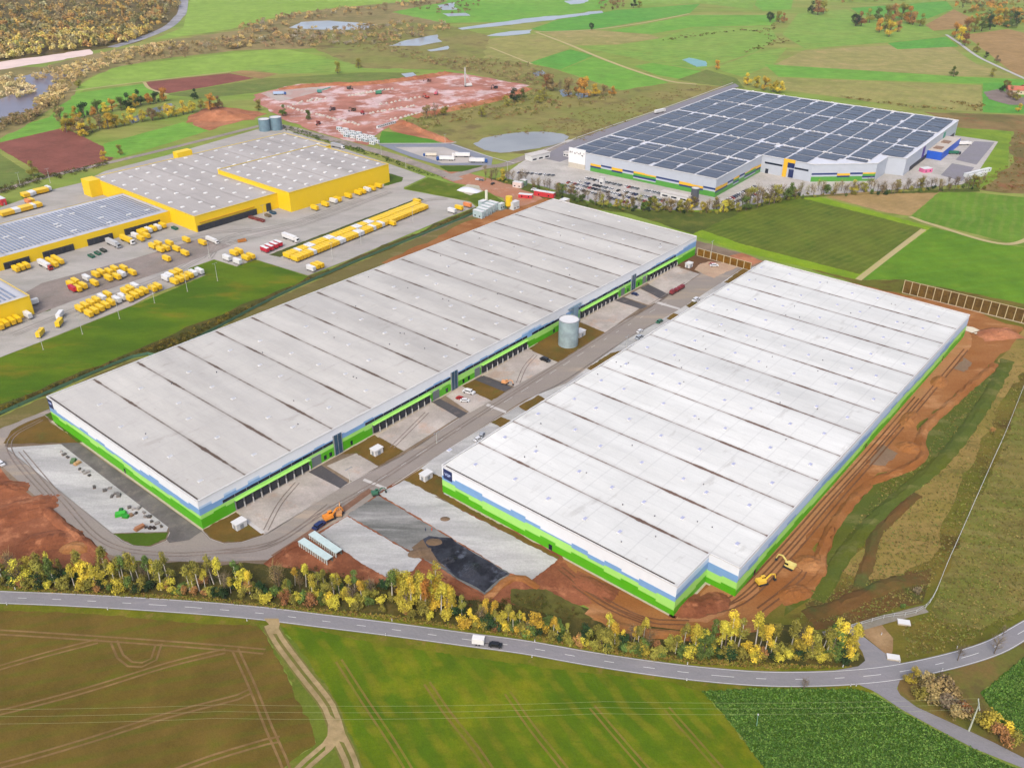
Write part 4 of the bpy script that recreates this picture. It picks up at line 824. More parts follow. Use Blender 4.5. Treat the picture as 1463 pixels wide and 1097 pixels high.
for k, (x0, y0, x1, y1, i) in enumerate(arr):
    mb = MB() if k < 100 else rest; xa = x0
    ns = 2
    for q in range(ns):
        xb = x0+(x1-x0)*(q+1)/ns-.45; a, b = y0, y1
        if vc.random() < .06: a += (y1-y0)*.12
        if i % 3 == 2 and q == 1 and vc.random() < .5:
            m_ = (xa+xb)/2; mb.box((m_, (a+b)/2, hC+.1), ((xb-xa)*.6, (b-a)*.9, .16))
        else: mb.box(((xa+xb)/2, (a+b)/2, hC+.1), (xb-xa, b-a, .16))
        xa = xb+.45
    if k < 100: mb.build('solar_array', PV, CW)
if rest.v: rest.build('far_solar_arrays', PV, CW)['kind'] = 'stuff'
mb = MB()
for i in range(NX):
    if i % 3 == 2:
        for k in range(46):
            y = FC[7].y+4+vc.random()*(W_all-8); x = i*dx+dx-vc.uniform(.4, 3.2)
            if inside(x, y): mb.box((x, y, hC-.2), (vc.uniform(.6, 1.6), vc.uniform(.6, 3), vc.uniform(.6, 1.3)))
mb.build('roof_plant', mat('roof plant white', (228, 228, 228), .5), CW)['kind'] = 'stuff'
CY, CB_, CG = mat('amber wall block', (250, 196, 40), .5), mat('navy wall block', (24, 56, 120), .5), mat('leaf green wall block', (86, 166, 62), .5)
mY, mN2, mG2 = MB(), MB(), MB()
def cband(p, q, skip=0):
    d = (q-p).normalized(); w = Bands(p, q, (d.y, -d.x)); n = max(2, round(w.L/11)); cw = w.L/n
    for i in range(n):
        if i < skip: continue
        a, b = i*cw, (i+1)*cw; r = vc.choice((0, 0, 1, 2)); top = hC*(.52-.03*(i % 3))
        if r == 0: w.slab(mY, a, b, hC*.34, top); w.slab(mN2, a, b, hC*.24, hC*.34); w.slab(mG2, a, b, .3, hC*.24)
        elif r == 1: w.slab(mN2, a, b, hC*.40, hC*.5); w.slab(mG2, a, b, .3, hC*.3)
        else: w.slab(mY, a, b, hC*.42, top); w.slab(mG2, a, b, hC*.3, hC*.42); w.slab(mN2, a, b, hC*.2, hC*.3); w.slab(mG2, a, b, .3, hC*.14)
cband(FC[0], FC[1], 2); cband(FC[1], FC[2]); cband(FC[3], FC[4])
for q_ in ((mY, 'amber_cladding', CY), (mN2, 'navy_cladding', CB_), (mG2, 'green_cladding', CG)): build_sections(*q_, CW)
w = Bands(FC[0], FC[1], (-1, 0))
mb = MB(); w.slab(mb, -1, 16, 4.5, hC+2.2, .8); mb.build('sign_panel', mat('bright white panel', (248, 248, 248), .5, .02), CW)
mb = MB(); w.slab(mb, -1, 16, .2, 4.5, .7); mb.build('entrance_base', mat('pale entrance', (214, 206, 190), .6), CW)
mb = MB()
for a, b, z0, z1 in ((0, 1.0, .0, 1.5), (2, 2.8, .2, 1.6), (4.6, 6.2, -.1, .6), (7.2, 7.8, .6, 1.6), (8.6, 10.2, .0, .5), (10.6, 11.2, 0, 1.8), (12, 13.6, -.9, -.3), (13.2, 13.8, -1.6, -.3), (14, 15.2, .8, 1.2)): w.slab(mb, a, b, hC-2.2+z0, hC-2.2+z1, .86)
mb.build('sign_lettering', BLACK, CW)
w = Bands(FC[2], FC[3], ((FC[3]-FC[2]).normalized().y, -(FC[3]-FC[2]).normalized().x))
L = w.L
for a, b in ((L*.07, L*.42), (L*.66, L*.93)):
    mb = MB(); w.slab(mb, a, b, hC*.56, hC*.66, .15); mb.build('window_band', DARK, CW)
mb = MB(); w.slab(mb, L*.44, L*.52, .2, hC+.6, .6); w.slab(mb, L*.52, L*.66, hC*.86, hC+.6, .6); mb.build('amber_portal', CY, CW)
mb = MB(); w.slab(mb, L*.525, L*.655, hC*.58, hC*.84, .4); w.slab(mb, L*.56, L*.655, hC*.05, hC*.5, .4); mb.build('entrance_glazing', NAVY, CW)
mb = MB(); w.slab(mb, L*.1, L*.16, .2, 4.2, .2); mb.build('gate_door', DARK, CW)
w = Bands(FC[6], FC[7], (0, -1)); L = w.L
mb = MB(); w.slab(mb, L*.1, L*.45, .2, 4.2, .3); w.slab(mb, L*.88, L*.97, .2, 4, .3); mb.build('dock_wall', DOCK, CW)
mb = MB(); w.slab(mb, L*.30, L*.34, .2, hC*.9, .3); mb.build('violet_panel', mat('violet panel', (90, 60, 150), .5), CW)
mb = MB(); w.slab(mb, L*.70, L*.74, hC*.45, hC*.85, .3); mb.build('teal_panel', mat('teal panel', (60, 160, 140), .5), CW)
q0, q1, q2 = cl(G(1321, 226)), cl(G(1334, 227)), cl(G(1358, 203))
bx0, bx1 = L*.40+FC[6].x, L*.78+FC[6].x
MB().prism([(bx0, FC[6].y-13), (bx1, FC[6].y-13), (bx1, FC[6].y-.1), (bx0, FC[6].y-.1)], 0, 7.5, mt=1).build('blue_annex', [mat('bright blue cladding', (10, 92, 214), .5), mat('annex roof', (206, 196, 184), .7)], CW)
for a in (.45, .6): MB().box((FC[6].x+L*a+6, FC[6].y-6, 7.52), (10, 7, .5)).build('annex_rooflight', mat('brown rooflight', (150, 118, 92), .6), CW)
# ================================================================ tanks, barriers, small buildings
def tank(px, py, rpx, h, label, wallm, roofm=None, apron=True):
    c = G(px, py); r = (G(px+rpx, py)-G(px-rpx, py)).length/2
    t = thing('water_tank', label, 'tank', c, 0, 'sprinkler water tanks')
    MB().tube((0, 0, .1), (0, 0, h), r, r, 40, cap=False).build('wall', wallm, t, smooth=True)
    mb = MB()
    for k in range(1, 8): mb.tube((0, 0, h*k/8-.06), (0, 0, h*k/8+.06), r+.05, r+.05, 40, cap=False)
    mb.build('hoop_ring', wallm, t)
    MB().tube((0, 0, h-.35), (0, 0, h-.25), r-.1, r-.1, 40).build('lid', roofm or CREAM, t)
    mb = MB()
    for k in range(40):
        a, b = 2*math.pi*k/40, 2*math.pi*(k+1)/40; mb.bar((r*math.cos(a), r*math.sin(a), h), (r*math.cos(b), r*math.sin(b), h), .25, .3)
    mb.build('rim', STEEL, t)
    if apron: MB().tube((0, 0, 0), (0, 0, .2), r+1.2, r+1.2, 40).build('base_slab', CONCP, t)
TK = mat('zinc tank sheet', (178, 200, 204), .4, .3, .25, .12); TK2 = mat('blue zinc sheet', (136, 168, 184), .4, .2, .3, .3)
tank(811.5, 492, 14.2, 15.2, 'tall galvanised sprinkler tank on brown soil between the two new warehouses', TK)
tank(379, 187, 8.2, 11.5, 'left one of two zinc tanks behind the yellow depot', TK2, apron=False)
tank(395.5, 185.5, 8.4, 12.5, 'right one of two zinc tanks behind the yellow depot, slightly taller', TK2, apron=False)
tank(992, 285.5, 5.6, 9.5, 'dark tank with a white lid at the corner of the solar warehouse', mat('slate tank', (86, 92, 102), .5), apron=False)
def barrier(a, b, h, n, label, pm):
    p, q = G(*a), G(*b); d = (q-p).to_2d(); L = d.length; rz = math.atan2(d.y, d.x)
    t = thing('noise_barrier', label, 'fence', p, rz, 'planted noise barriers')
    MB().box((L/2, .25, 0), (L, .4, h)).build('panel', pm, t)
    MB().box((L/2, 0, 0), (L, 1.2, .35)).build('plinth', CONCP, t)
    MB().box((L/2, .25, h), (L, .5, .18)).build('coping', mat('pale timber', (206, 190, 146), .8), t)
    pm0 = None
    for k in range(n+1):
        if pm0 is None: pm0 = MB().box((0, -.16, .1), (.42, .4, h+.3)).build('post', MATS['pale timber'], t); o = pm0
        else: o = pm0.copy(); COL.objects.link(o)
        o.location = (k*L/n, 0, 0)
ivy = gmat('brown ivy mesh', (120, 94, 46), (98, 76, 36), .25, .35, .65, (134, 108, 40), .8, .6, fs=3)
barrier((1289, 418.5), (1560, 487), 8.2, 23, 'tall brown planted barrier with pale posts at the field edge behind the white warehouse', ivy)
barrier((996, 365.5), (1072, 387), 5.2, 8, 'amber planted barrier with pale posts closing the end of the park road', gmat('amber ivy mesh', (148, 104, 30), (122, 86, 30), .25, .35, .65, (150, 120, 40), .8, .6, fs=3))
def station(px, py, label, s=(4.6, 3.2, 3.0), rz=YAW):
    t = thing('transformer_station', label, 'substation', G(px, py), rz, 'white transformer stations')
    MB().box((0, 0, 0), s).build('housing', CREAM, t); MB().box((0, 0, s[2]), (s[0]+.5, s[1]+.5, .25)).build('roof', CREAM, t)
    MB().box((-s[0]/2-.03, 0, .2), (.06, 1.2, 2.1)).box((0, -s[1]/2-.03, .2), (1.6, .06, 2.1)).build('door', mat('grey door', (150, 156, 162), .5), t)
station(343, 753, 'white transformer cube on the brown lawn at the near corner of the grey-roofed warehouse')
station(538.5, 648, 'white transformer cube on the lawn beside the second loading apron')
station(609, 684, 'white transformer cube on the lawn by the signed corner of the white-roofed warehouse')
station(984, 382, 'white transformer cube on dark soil near the park road turning circle')
station(828, 480, 'white pump house beside the tall galvanised tank', (5.5, 4, 3.2))
def shelter(a, b, label):
    p, q = G(*a), G(*b); d = (q-p).to_2d(); L = d.length
    t = thing('site_shelter', label, 'shelter', p, math.atan2(d.y, d.x), 'long open site shelters')
    MB().box((L/2, 0, 2.3), (L, 3.0, .3)).build('roof', mat('pale teal roof', (206, 226, 222), .5), t)
    MB().box((L/2, 1.3, .1), (L-.4, .15, 2.2)).build('back_wall', mat('shelter back wall', (110, 120, 116), .7), t)
    o = None
    for k in range(13):
        if o is None: o = pp = MB().box((0, -1.25, 0), (.45, .3, 2.3)).build('post', mat('shelter post', (222, 226, 218), .6), t)
        else: o = pp.copy(); COL.objects.link(o)
        o.location = (.4+k*(L-.8)/12, 0, 0)
shelter((446, 768), (485, 795), 'upper of two long pale-roofed open shelters beside the grey sheeting'); shelter((431, 778), (472, 805), 'lower of two long pale-roofed open shelters above the tree belt')
# fences
def fence(px, h, label, postm, step, panelm=None, sep=True):
    P = [G(*p) for p in px]; base = P[0]; t = thing('mesh_fence', label, 'fence', base, 0)
    line = smooth_line(P, step); mp = MB(); pts = [p-base.to_2d() for p in line]
    for a, b in zip(pts, pts[1:]):
        for z in ((h, h*.5, .15) if not panelm else (h,)): mp.bar((a.x, a.y, z), (b.x, b.y, z), .07)
        if panelm: mp.bar((a.x, a.y, h/2), (b.x, b.y, h/2), .05, h)
    mp.build('panel', panelm or postm, t); o = None
    for a in pts[:100]:
        if o is None: o = pm = MB().box((0, 0, 0), (.14, .14, h+.1)).build('post', postm, t)
        else: o = pm.copy(); COL.objects.link(o)
        o.location = (a.x, a.y, 0)
fence([(1178, 906), (1216, 897.5), (1262, 884), (1322, 868.5), (1357, 797), (1400, 700), (1420, 655), (1437, 617), (1470, 535), (1500, 470)], 1.9, 'pale steel mesh fence climbing the rough meadow on the right', mat('pale fence steel', (206, 208, 204), .5), 4.2)
fence([(-60, 622), (0, 593), (189, 512), (246, 502), (403, 421.5), (521, 370), (640, 321.5), (684, 303)], 1.8, 'green mesh fence between the parcel depot hedge and the grey-roofed warehouse', mat('fence green', (60, 104, 78), .6), 5.6, mat('green mesh', (86, 128, 98), .8))
# farmhouse at the right edge
fh = thing('farmhouse', 'farmhouse with a red tiled roof among trees at the right edge', 'house', G(1452, 134), R(-8))
MB().box((0, 0, 0), (22, 11, 5)).build('wall', mat('cream render', (222, 206, 178), .8), fh)
mb = MB(); 
for s_ in (-1, 1): mb.face([(-12, 6.2*s_, 4.6), (12, 6.2*s_, 4.6), (12, 0, 9), (-12, 0, 9)][::s_])
for s_ in (-1, 1): mb.face([(11.9*s_, -6, 4.7), (11.9*s_, 6, 4.7), (11.9*s_, 0, 9)][::s_])
mb.build('roof', mat('red tiles', (196, 112, 86), .8, .25, .5), fh)
for x in (-7, -2, 3, 8): MB().box((x, -5.53, 1.5), (1.3, .1, 1.5)).build('window', DARK, fh)
barn = thing('barn', 'low barn beside the red-roofed farmhouse', 'barn', G(1468, 129), R(20))
MB().box((0, 0, 0), (18, 9, 4)).build('wall', mat('grey render', (196, 186, 170), .8), barn)
mb = MB()
for s_ in (-1, 1): mb.face([(-9.5, 5*s_, 3.8), (9.5, 5*s_, 3.8), (9.5, 0, 7), (-9.5, 0, 7)][::s_])
mb.build('roof', MATS['red tiles'], barn)
# gatehouse and office by the solar warehouse
def hut(px, py, s, rz, label, name='gatehouse', cat='building', wallm=None, roofm=None, wins=3):
    t = thing(name, label, cat, G(px, py), rz)
    MB().box((0, 0, 0), s).build('wall', wallm or CREAM, t); MB().box((0, 0, s[2]), (s[0]+.8, s[1]+.8, .3)).build('roof', roofm or mat('flat roof', (214, 208, 200), .7), t)
    for k in range(wins): MB().box((-s[0]/2+(k+.5)*s[0]/wins, -s[1]/2-.03, 1), (s[0]/wins*.6, .08, 1.3)).build('window', DARK, t)
    return t
hut(768, 227, (22, 9, 5), R(40), 'low white gatehouse with dark windows by the pond')
hut(812, 224, (8, 4, 4), R(-37), 'white goods trailer office parked beside the solar warehouse sign', 'site_office', 'office')
hut(965, 284, (24, 6, 4), R(-37), 'long white shelter in front of the solar warehouse', 'cycle_shelter', 'shelter')
hut(860, 264, (4, 3, 6), R(-37), 'slim white ticket tower in the solar warehouse car park', 'ticket_tower', 'kiosk', wins=1)
for k, (px, py) in enumerate([(1291, 884), (1276, 934)]):
    MBt = thing('concrete_cover', ['pale concrete shaft cover in the grass above the junction', 'pale concrete shaft cover beside the gravel at the junction'][k], 'cover', G(px, py+6), R(-12))
    MB().box((0, 0, 0), (4.2, 2.6, .6)).build('kerb', CONCP, MBt); MB().box((0, 0, .6), (4.0, 2.4, .12)).build('lid', CREAM, MBt)
# ================================================================ VEHICLES, CONTAINERS, SITE THINGS
VDIR = math.atan2(-E2.y, -E2.x)           # parked boxes stand square to the long warehouses
SWY = mat('swap body yellow', (255, 212, 24), .45, .08, .4); SWW = mat('swap body white', (240, 240, 238), .45, .06, .4); SWR = mat('swap body red', (206, 34, 58), .45, .1, .4)
SWO = mat('swap body orange', (240, 150, 90), .5, .08, .4); SWG = mat('skip green', (24, 112, 84), .6, .2, .5); CHAS = mat('chassis black', (44, 44, 48), .7, .2, 1); TYRE = mat('tyre', (26, 26, 28), .85)
GLASS = mat('car glass', (26, 32, 40), .1); CHROME = mat('pale trim', (210, 212, 214), .4)
def make_swap(L=7.0):
    r = thing('swap_body', 'x', 'container')
    mb = MB().box((0, 0, 1.05), (L, 2.34, 2.65))
    for s_ in (-1, 1):
        for k in range(9): mb.box((-L/2+.35+k*(L-.7)/8, s_*1.185, 1.1), (.16, .05, 2.5))
    mb.build('box_body', SWY, r)
    mb = MB().box((L/2+.03, 0, 1.1), (.06, 2.3, 2.5))
    for y in (-.5, .5): mb.box((L/2+.08, y, 1.15), (.05, .07, 2.4))
    mb.build('rear_door', mat('door amber', (236, 186, 24), .5), r)
    mb = MB().box((0, 0, .85), (L-.4, 1.9, .2))
    for x in (-L*.36, L*.36):
        for y in (-1.1, 1.1): mb.box((x, y, 0), (.16, .16, 1.0))
    mb.build('support_frame', CHAS, r); return r
SW0 = make_swap(); used = [False]
RCOL = {'y': None, 'w': {'box_body': SWW, 'rear_door': CHROME}, 'r': {'box_body': SWR, 'rear_door': SWR}, 'o': {'box_body': SWO, 'rear_door': SWO}}
CNAME = {'y': 'yellow', 'w': 'white', 'r': 'red', 'o': 'orange'}
def swap(p, rz, c, label, group):
    p = Vector((p[0], p[1], .28))
    if not used[0] and c == 'y':
        used[0] = True; SW0.location = p; SW0.rotation_euler = (0, 0, rz); SW0['label'] = label; SW0['group'] = group; return SW0
    return dup(SW0, p, rz, label, group, 1, RCOL[c])
F0, F1 = G(425, 377), G(613, 300); n = 44
whites = {0: {5, 13, 14, 19, 20, 24, 27}, 1: {3, 6, 7, 12, 13, 21, 22, 25, 26}}
for line in (0, 1):
    for i in range(n):
        c = 'w' if i in whites[line] and i > 1 else 'y'
        p = F0.lerp(F1, (i+.5)/n)+(E2*(3.7+line*8.0)).to_3d()
        swap(p, VDIR+RNG.normal(0, .008), c, f"{CNAME[c]} swap body, {ordn(i+1)} from near end, {'front' if line == 0 else 'back'} line of long double row", 'swap bodies in the long double row')
def cluster(spots, where, group):
    sp = sorted(spots, key=lambda s: s[0])
    cnt = {}
    for s in sp: cnt[s[2]] = cnt.get(s[2], 0)+1
    k = {}
    for s in sp:
        c = s[2]; k[c] = k.get(c, 0)+1
        lab = f"{CNAME[c]} swap body {where}" if cnt[c] == 1 else f"{CNAME[c]} swap body, {ordn(k[c])} of {cnt[c]} from left {where}"
        swap(G(s[0], s[1]), s[3] if len(s) > 3 else VDIR, c, lab, group)
cluster([(x, y+2, c) for x, y, c in [(35, 281, 'y'), (39.5, 280, 'y'), (44, 279, 'w'), (48, 277.5, 'w'), (53, 276, 'y'), (57.5, 275, 'y'), (62, 274, 'y'), (66, 273, 'y'), (70, 271, 'w')]], 'in the short row by the far hedge', 'swap bodies by the far hedge')
cluster([(4+4.4*i, 310-1.15*i, 'w' if i in (4, 5, 10) else 'y') for i in range(13)]+[(41, 292, 'o'), (46, 290.5, 'y')], 'in the row behind the low wing', 'swap bodies behind the low wing')
cluster([(24, 389, 'y'), (31.5, 386.5, 'y'), (39, 384, 'y'), (72, 377.5, 'y'), (80, 374, 'y'), (79, 382, 'y'), (87, 378, 'y')], 'docked along the low yellow wing', 'swap bodies docked along the wing')
cluster([(194, 341, 'w'), (202, 345, 'y'), (202, 337, 'y'), (210, 341, 'y'), (207, 335, 'y'), (213, 333, 'w'), (219.5, 331, 'y'), (226, 329, 'w'), (233, 326.5, 'y')], 'at the inner corner docks', 'swap bodies at the inner corner docks')
cluster([(219, 356, 'y'), (230, 361, 'y'), (227, 353, 'y'), (238, 359, 'y'), (243, 352, 'y'), (253, 360, 'y'), (265, 366, 'y'), (239, 374, 'y'), (267, 347, 'y'), (290, 351, 'y')], 'scattered on the yard before the middle hall', 'swap bodies scattered on the yard')
cluster([(102, 411, 'y'), (112, 417, 'y'), (109, 407, 'y'), (120, 413, 'y'), (105, 417, 'r'), (125, 402, 'w'), (136, 409, 'y'), (138, 397, 'y'), (146, 394, 'y'), (156, 402, 'y'), (157, 393, 'y'), (168, 400, 'y'), (165, 389, 'y'), (175, 396, 'w'), (178, 388, 'y'), (190, 394, 'y')], 'in the middle yard line', 'swap bodies in the middle yard line')
cluster([(115+8*i, 446-4*i, 'w' if i == 4 else 'y') for i in range(6)]+[(128+8*i, 453-4*i, 'w' if i >= 5 else 'y') for i in range(7)], 'in the near block on the grass edge', 'swap bodies in the near block')
cluster([(180, 421, 'y'), (187, 417.5, 'y'), (194, 414, 'w'), (185, 431, 'y'), (193, 427, 'y'), (200, 423.5, 'y'), (207, 420, 'y'), (219, 417, 'y'), (226, 414, 'y')], 'in the second block on the grass edge', 'swap bodies in the second block')
cluster([(238, 402, 'w'), (243, 399, 'w'), (250, 407, 'y'), (257, 404, 'y'), (264, 401, 'y'), (271, 398, 'y'), (249, 396, 'y'), (256, 393, 'y'), (277, 395, 'w'), (286, 392, 'w')], 'in the third block on the grass edge', 'swap bodies in the third block')
cluster([(325, 373, 'w'), (340, 378, 'w'), (335, 366, 'y'), (342, 363.5, 'y'), (352, 373, 'y'), (359, 370.5, 'y')], 'beside the grass notch', 'swap bodies beside the grass notch')
cluster([(445, 388, 'w'), (451, 385, 'y'), (457, 383, 'y')], 'alone at the near yard corner', 'swap bodies at the near yard corner')
cluster([(450, 301, 'y'), (465, 296, 'y'), (477, 291, 'w'), (483, 289, 'y'), (498, 284, 'y'), (512, 279.5, 'y'), (518, 277.5, 'y'), (525, 275, 'w'), (532, 273, 'y'), (541, 269.5, 'y')], 'against the tall yellow hall', 'swap bodies against the tall hall')
cluster([(646, 305, 'w'), (656, 301, 'y'), (668, 297, 'o'), (560, 323, 'y'), (596, 292, 'y')], 'at the far end of the yard', 'swap bodies at the far yard end')
cluster([(9, 467, 'y'), (18, 464, 'y'), (26, 461, 'y'), (1, 471, 'y'), (41, 455, 'w'), (47, 437, 'w', YAW)], 'beside the smaller yellow hall', 'swap bodies beside the smaller hall')
cluster([(59, 481, 'y', R(95)), (86, 466, 'y', R(97)), (87, 455, 'w', R(97))], 'driving across the near yard', 'swap bodies driving across the yard')
cluster([(379, 361, 'r'), (385.5, 358, 'r'), (392, 355, 'r'), (398, 352.5, 'r')], 'in the red group beside the grass strip', 'red trailers beside the grass strip')
# white tarpaulin roofs on the four red boxes
for o in [o for o in bpy.data.objects if o.get('group') == 'red trailers beside the grass strip']:
    MB().box((0, 0, 3.72), (7.3, 2.4, .12)).build('roof_tarp', SWW, o)
def make_lorry():
    r = thing('lorry', 'x', 'lorry')
    MB().box((-1.6, 0, 1.2), (13.4, 2.55, 2.75)).build('trailer_box', SWW, r)
    MB().box((-1.2, 0, .8), (15.6, 1.0, .35)).build('chassis', CHAS, r)
    c = MB().box((6.6, 0, .7), (2.3, 2.45, 2.6), 0, 0, .94).build('cab', SWW, r)
    MB().box((7.74, 0, 2.0), (.12, 2.1, .95)).build('windscreen', GLASS, c)
    wh_ = None
    for x in (-6.6, -5.3, -4.0, 3.6, 6.7):
        for y in (-1.05, 1.05):
            if wh_ is None: wh_ = MB().tube((0, -.16, .5), (0, .16, .5), .5, .5, 12).build('wheel', TYRE, r); o = wh_
            else: o = wh_.copy(); COL.objects.link(o)
            o.location = (x, y, 0)
    return r
LO = make_lorry(); lo_used = [False]
BLUEC = mat('lorry blue', (24, 84, 160), .4); REDC = mat('lorry red', (176, 32, 40), .4); GREYB = mat('lorry grey', (176, 180, 184), .4); DARKC = mat('lorry dark', (60, 64, 72), .4)
def lorry(px, py, rz, label, cab=None, box=None, s=1):
    p = G(px, py); p.z = .28
    if not lo_used[0]: lo_used[0] = True; LO.location = p; LO.rotation_euler = (0, 0, rz); LO['label'] = label; r = LO
    else: r = dup(LO, p, rz, label, None, s)
    for c in r.children:
        if c.name.startswith('cab') and cab: setm(c, cab)
        if c.name.startswith('trailer_box') and box: setm(c, box)
    return r
lorry(66, 383, VDIR, 'white trailer with a dark red cab docked at the low yellow wing', REDC, SWW)
lorry(163, 352, VDIR, 'silver lorry docked at the low yellow wing', GREYB, mat('silver box', (206, 208, 210), .4))
lorry(183, 347, VDIR, 'yellow lorry with a pale cab docked at the low yellow wing', SWW, SWY)
lorry(483, 212, R(-36), 'white and grey lorry on the lane behind the tall yellow hall', SWW, mat('grey curtain', (190, 192, 196), .6))
lorry(304, 347, VDIR, 'white lorry leaving the yard before the middle hall', SWW, SWW, .8)
lorry(416, 344, VDIR, 'white semi trailer behind the red group on the depot yard', SWW, SWW)
lorry(614, 224, R(178), 'small cream lorry with a blue cab, leftmost in the blue-grey lot', BLUEC, mat('cream tarp', (236, 226, 206), .6), .75)
lorry(636, 230, R(178), 'white lorry with a blue cab in the middle of the blue-grey lot', BLUEC, SWW)
lorry(658, 225, R(178), 'white trailer standing behind the middle lorry in the blue-grey lot', SWW, SWW)
lorry(684, 233, R(-2), 'white lorry with a blue cab facing the exit of the blue-grey lot', BLUEC, SWW)
lorry(943, 162, R(42), 'white lorry on the lane along the solar warehouse', SWW, SWW)
lorry(1377, 208, R(8), 'white trailer parked beside the blue annex', SWW, SWW, .9)
lorry(1362, 221, R(-8), 'dark green trailer on the pale yard beyond the blue annex', DARKC, SWG, .8)
lorry(400, 136, R(10), 'blue and white lorry on the red building site', BLUEC, mat('light blue box', (180, 204, 236), .5), .9)
# flat racks, skips and loose plant on the yard
def make_skip():
    r = thing('skip', 'x', 'skip')
    mb = MB()
    for y in (-1.1, 1.1): mb.box((0, y, .2), (5.6, .14, 1.5))
    for x in (-2.8, 2.8): mb.box((x, 0, .2), (.14, 2.2, 1.3))
    mb.box((0, 0, .15), (5.5, 2.1, .15))
    for x in (-2, -1, 0, 1, 2):
        for y in (-1.2, 1.2): mb.box((x, y, .25), (.14, .08, 1.4))
    mb.build('hull', SWG, r); MB().box((0, 0, .9), (5.3, 2.0, .3), 0, 0, .9).build('load', mat('skip load', (96, 92, 84), .9, .4, 1), r); return r
SK = make_skip()
for k, (px, py, m_, lab) in enumerate([(131, 368, SWG, 'green skip, left of three skips at the wing docks'), (140, 364, SWG, 'green skip, middle of three skips at the wing docks'), (148, 360, mat('dark skip', (40, 60, 52), .6), 'dark skip, right of three skips at the wing docks'),
        (250, 328, SWG, 'green skip in the corner between wing and middle hall'), (360, 313, mat('rust red', (140, 56, 52), .6), 'rust red flat rack by the dock wall, leftmost of three'), (367, 315, MATS['rust red'], 'rust red flat rack by the dock wall, middle of three'), (374, 317, MATS['rust red'], 'rust red flat rack by the dock wall, rightmost of three'), (383, 310, mat('brown rack', (130, 112, 84), .7), 'brown flat rack near the roller door of the depot'),
        (390, 306, mat('steel blue', (40, 90, 120), .5), 'steel blue skip near the tall yellow hall'), (346, 346, mat('orange plant', (206, 130, 50), .5), 'orange yard tractor with dark trailer on the open yard')]):
    r = SK if k == 0 else dup(SK, (0, 0, 0), 0, lab); r.location = G(px, py); r.location.z = .28; r.rotation_euler.z = VDIR if k < 9 else R(30); r['label'] = lab
    setm(r.children[0], m_)
# cars
def make_car(L=4.6, W=1.85, Hh=1.5, parts=True):
    r = thing('car', 'x', 'car')
    mb = MB(); mb.box((0, 0, .32), (L, W, .55), 0, 0, .97); mb.box((-.15, 0, .86), (L*.62, W*.93, Hh-.86), 0, 0, .82); b = mb.build('body', CREAM, r)
    mb = MB(); mb.box((-.15, 0, .95), (L*.625, W*.86, .38), 0, 0, .9); mb.box((-.15, 0, .95), (L*.52, W*.945, .38), 0, 0, .95); mb.build('window', GLASS, r)
    o = None
    for x in (-L*.31, L*.31):
        for y in (-W/2+.1, W/2-.1):
            if o is None: o = w_ = MB().tube((0, -.11, .33), (0, .11, .33), .33, .33, 12).build('wheel', TYRE, r)
            else: o = w_.copy(); COL.objects.link(o)
            o.location = (x, y, 0)
    for y in (-.6, .6): MB().box((L/2-.03, y, .6), (.1, .35, .16)).build('headlight', CHROME, r)
    return r
CAR = make_car(); car_used = [False]
paint = {n_: mat('car paint '+n_, c, .3, .03) for n_, c in (('navy', (34, 50, 100)), ('white', (232, 234, 236)), ('black', (36, 38, 42)), ('red', (176, 36, 36)), ('silver', (176, 182, 188)), ('green', (60, 120, 90)), ('teal', (40, 70, 80)), ('grey', (120, 124, 130)))}
def car(px, py, rz, col, label, s=1):
    p = G(px, py); p.z = .28
    if not car_used[0]: car_used[0] = True; CAR.location = p; CAR.rotation_euler = (0, 0, rz); CAR['label'] = label; r = CAR
    else: r = dup(CAR, p, rz, label, None, s)
    for c in r.children:
        if c.name.startswith('body'): setm(c, paint[col])
    return r
rdir = math.atan2(*((G(750, 925)-G(660, 913)).to_2d().yx))
car(708, 923.5, rdir, 'black', 'dark estate car towing a white box trailer on the country road', 1.05)
tr = thing('box_trailer', 'white box trailer pulled by the dark car on the country road', 'trailer', G(683.5, 919.5)+Vector((0, 0, .27)), rdir)
MB().box((0, 0, .55), (4.0, 2.15, 2.1)).build('box_body', SWW, tr); MB().box((0, 0, .4), (3.8, 1.8, .16)).box((2.9, 0, .42), (2.2, .12, .12)).build('drawbar', CHAS, tr)
o = None
for x in (-.5, .5):
    for y in (-1.1, 1.1):
        if o is None: o = w_ = MB().tube((0, -.1, .33), (0, .1, .33), .33, .33, 12).build('wheel', TYRE, tr)
        else: o = w_.copy(); COL.objects.link(o)
        o.location = (x, y, 0)
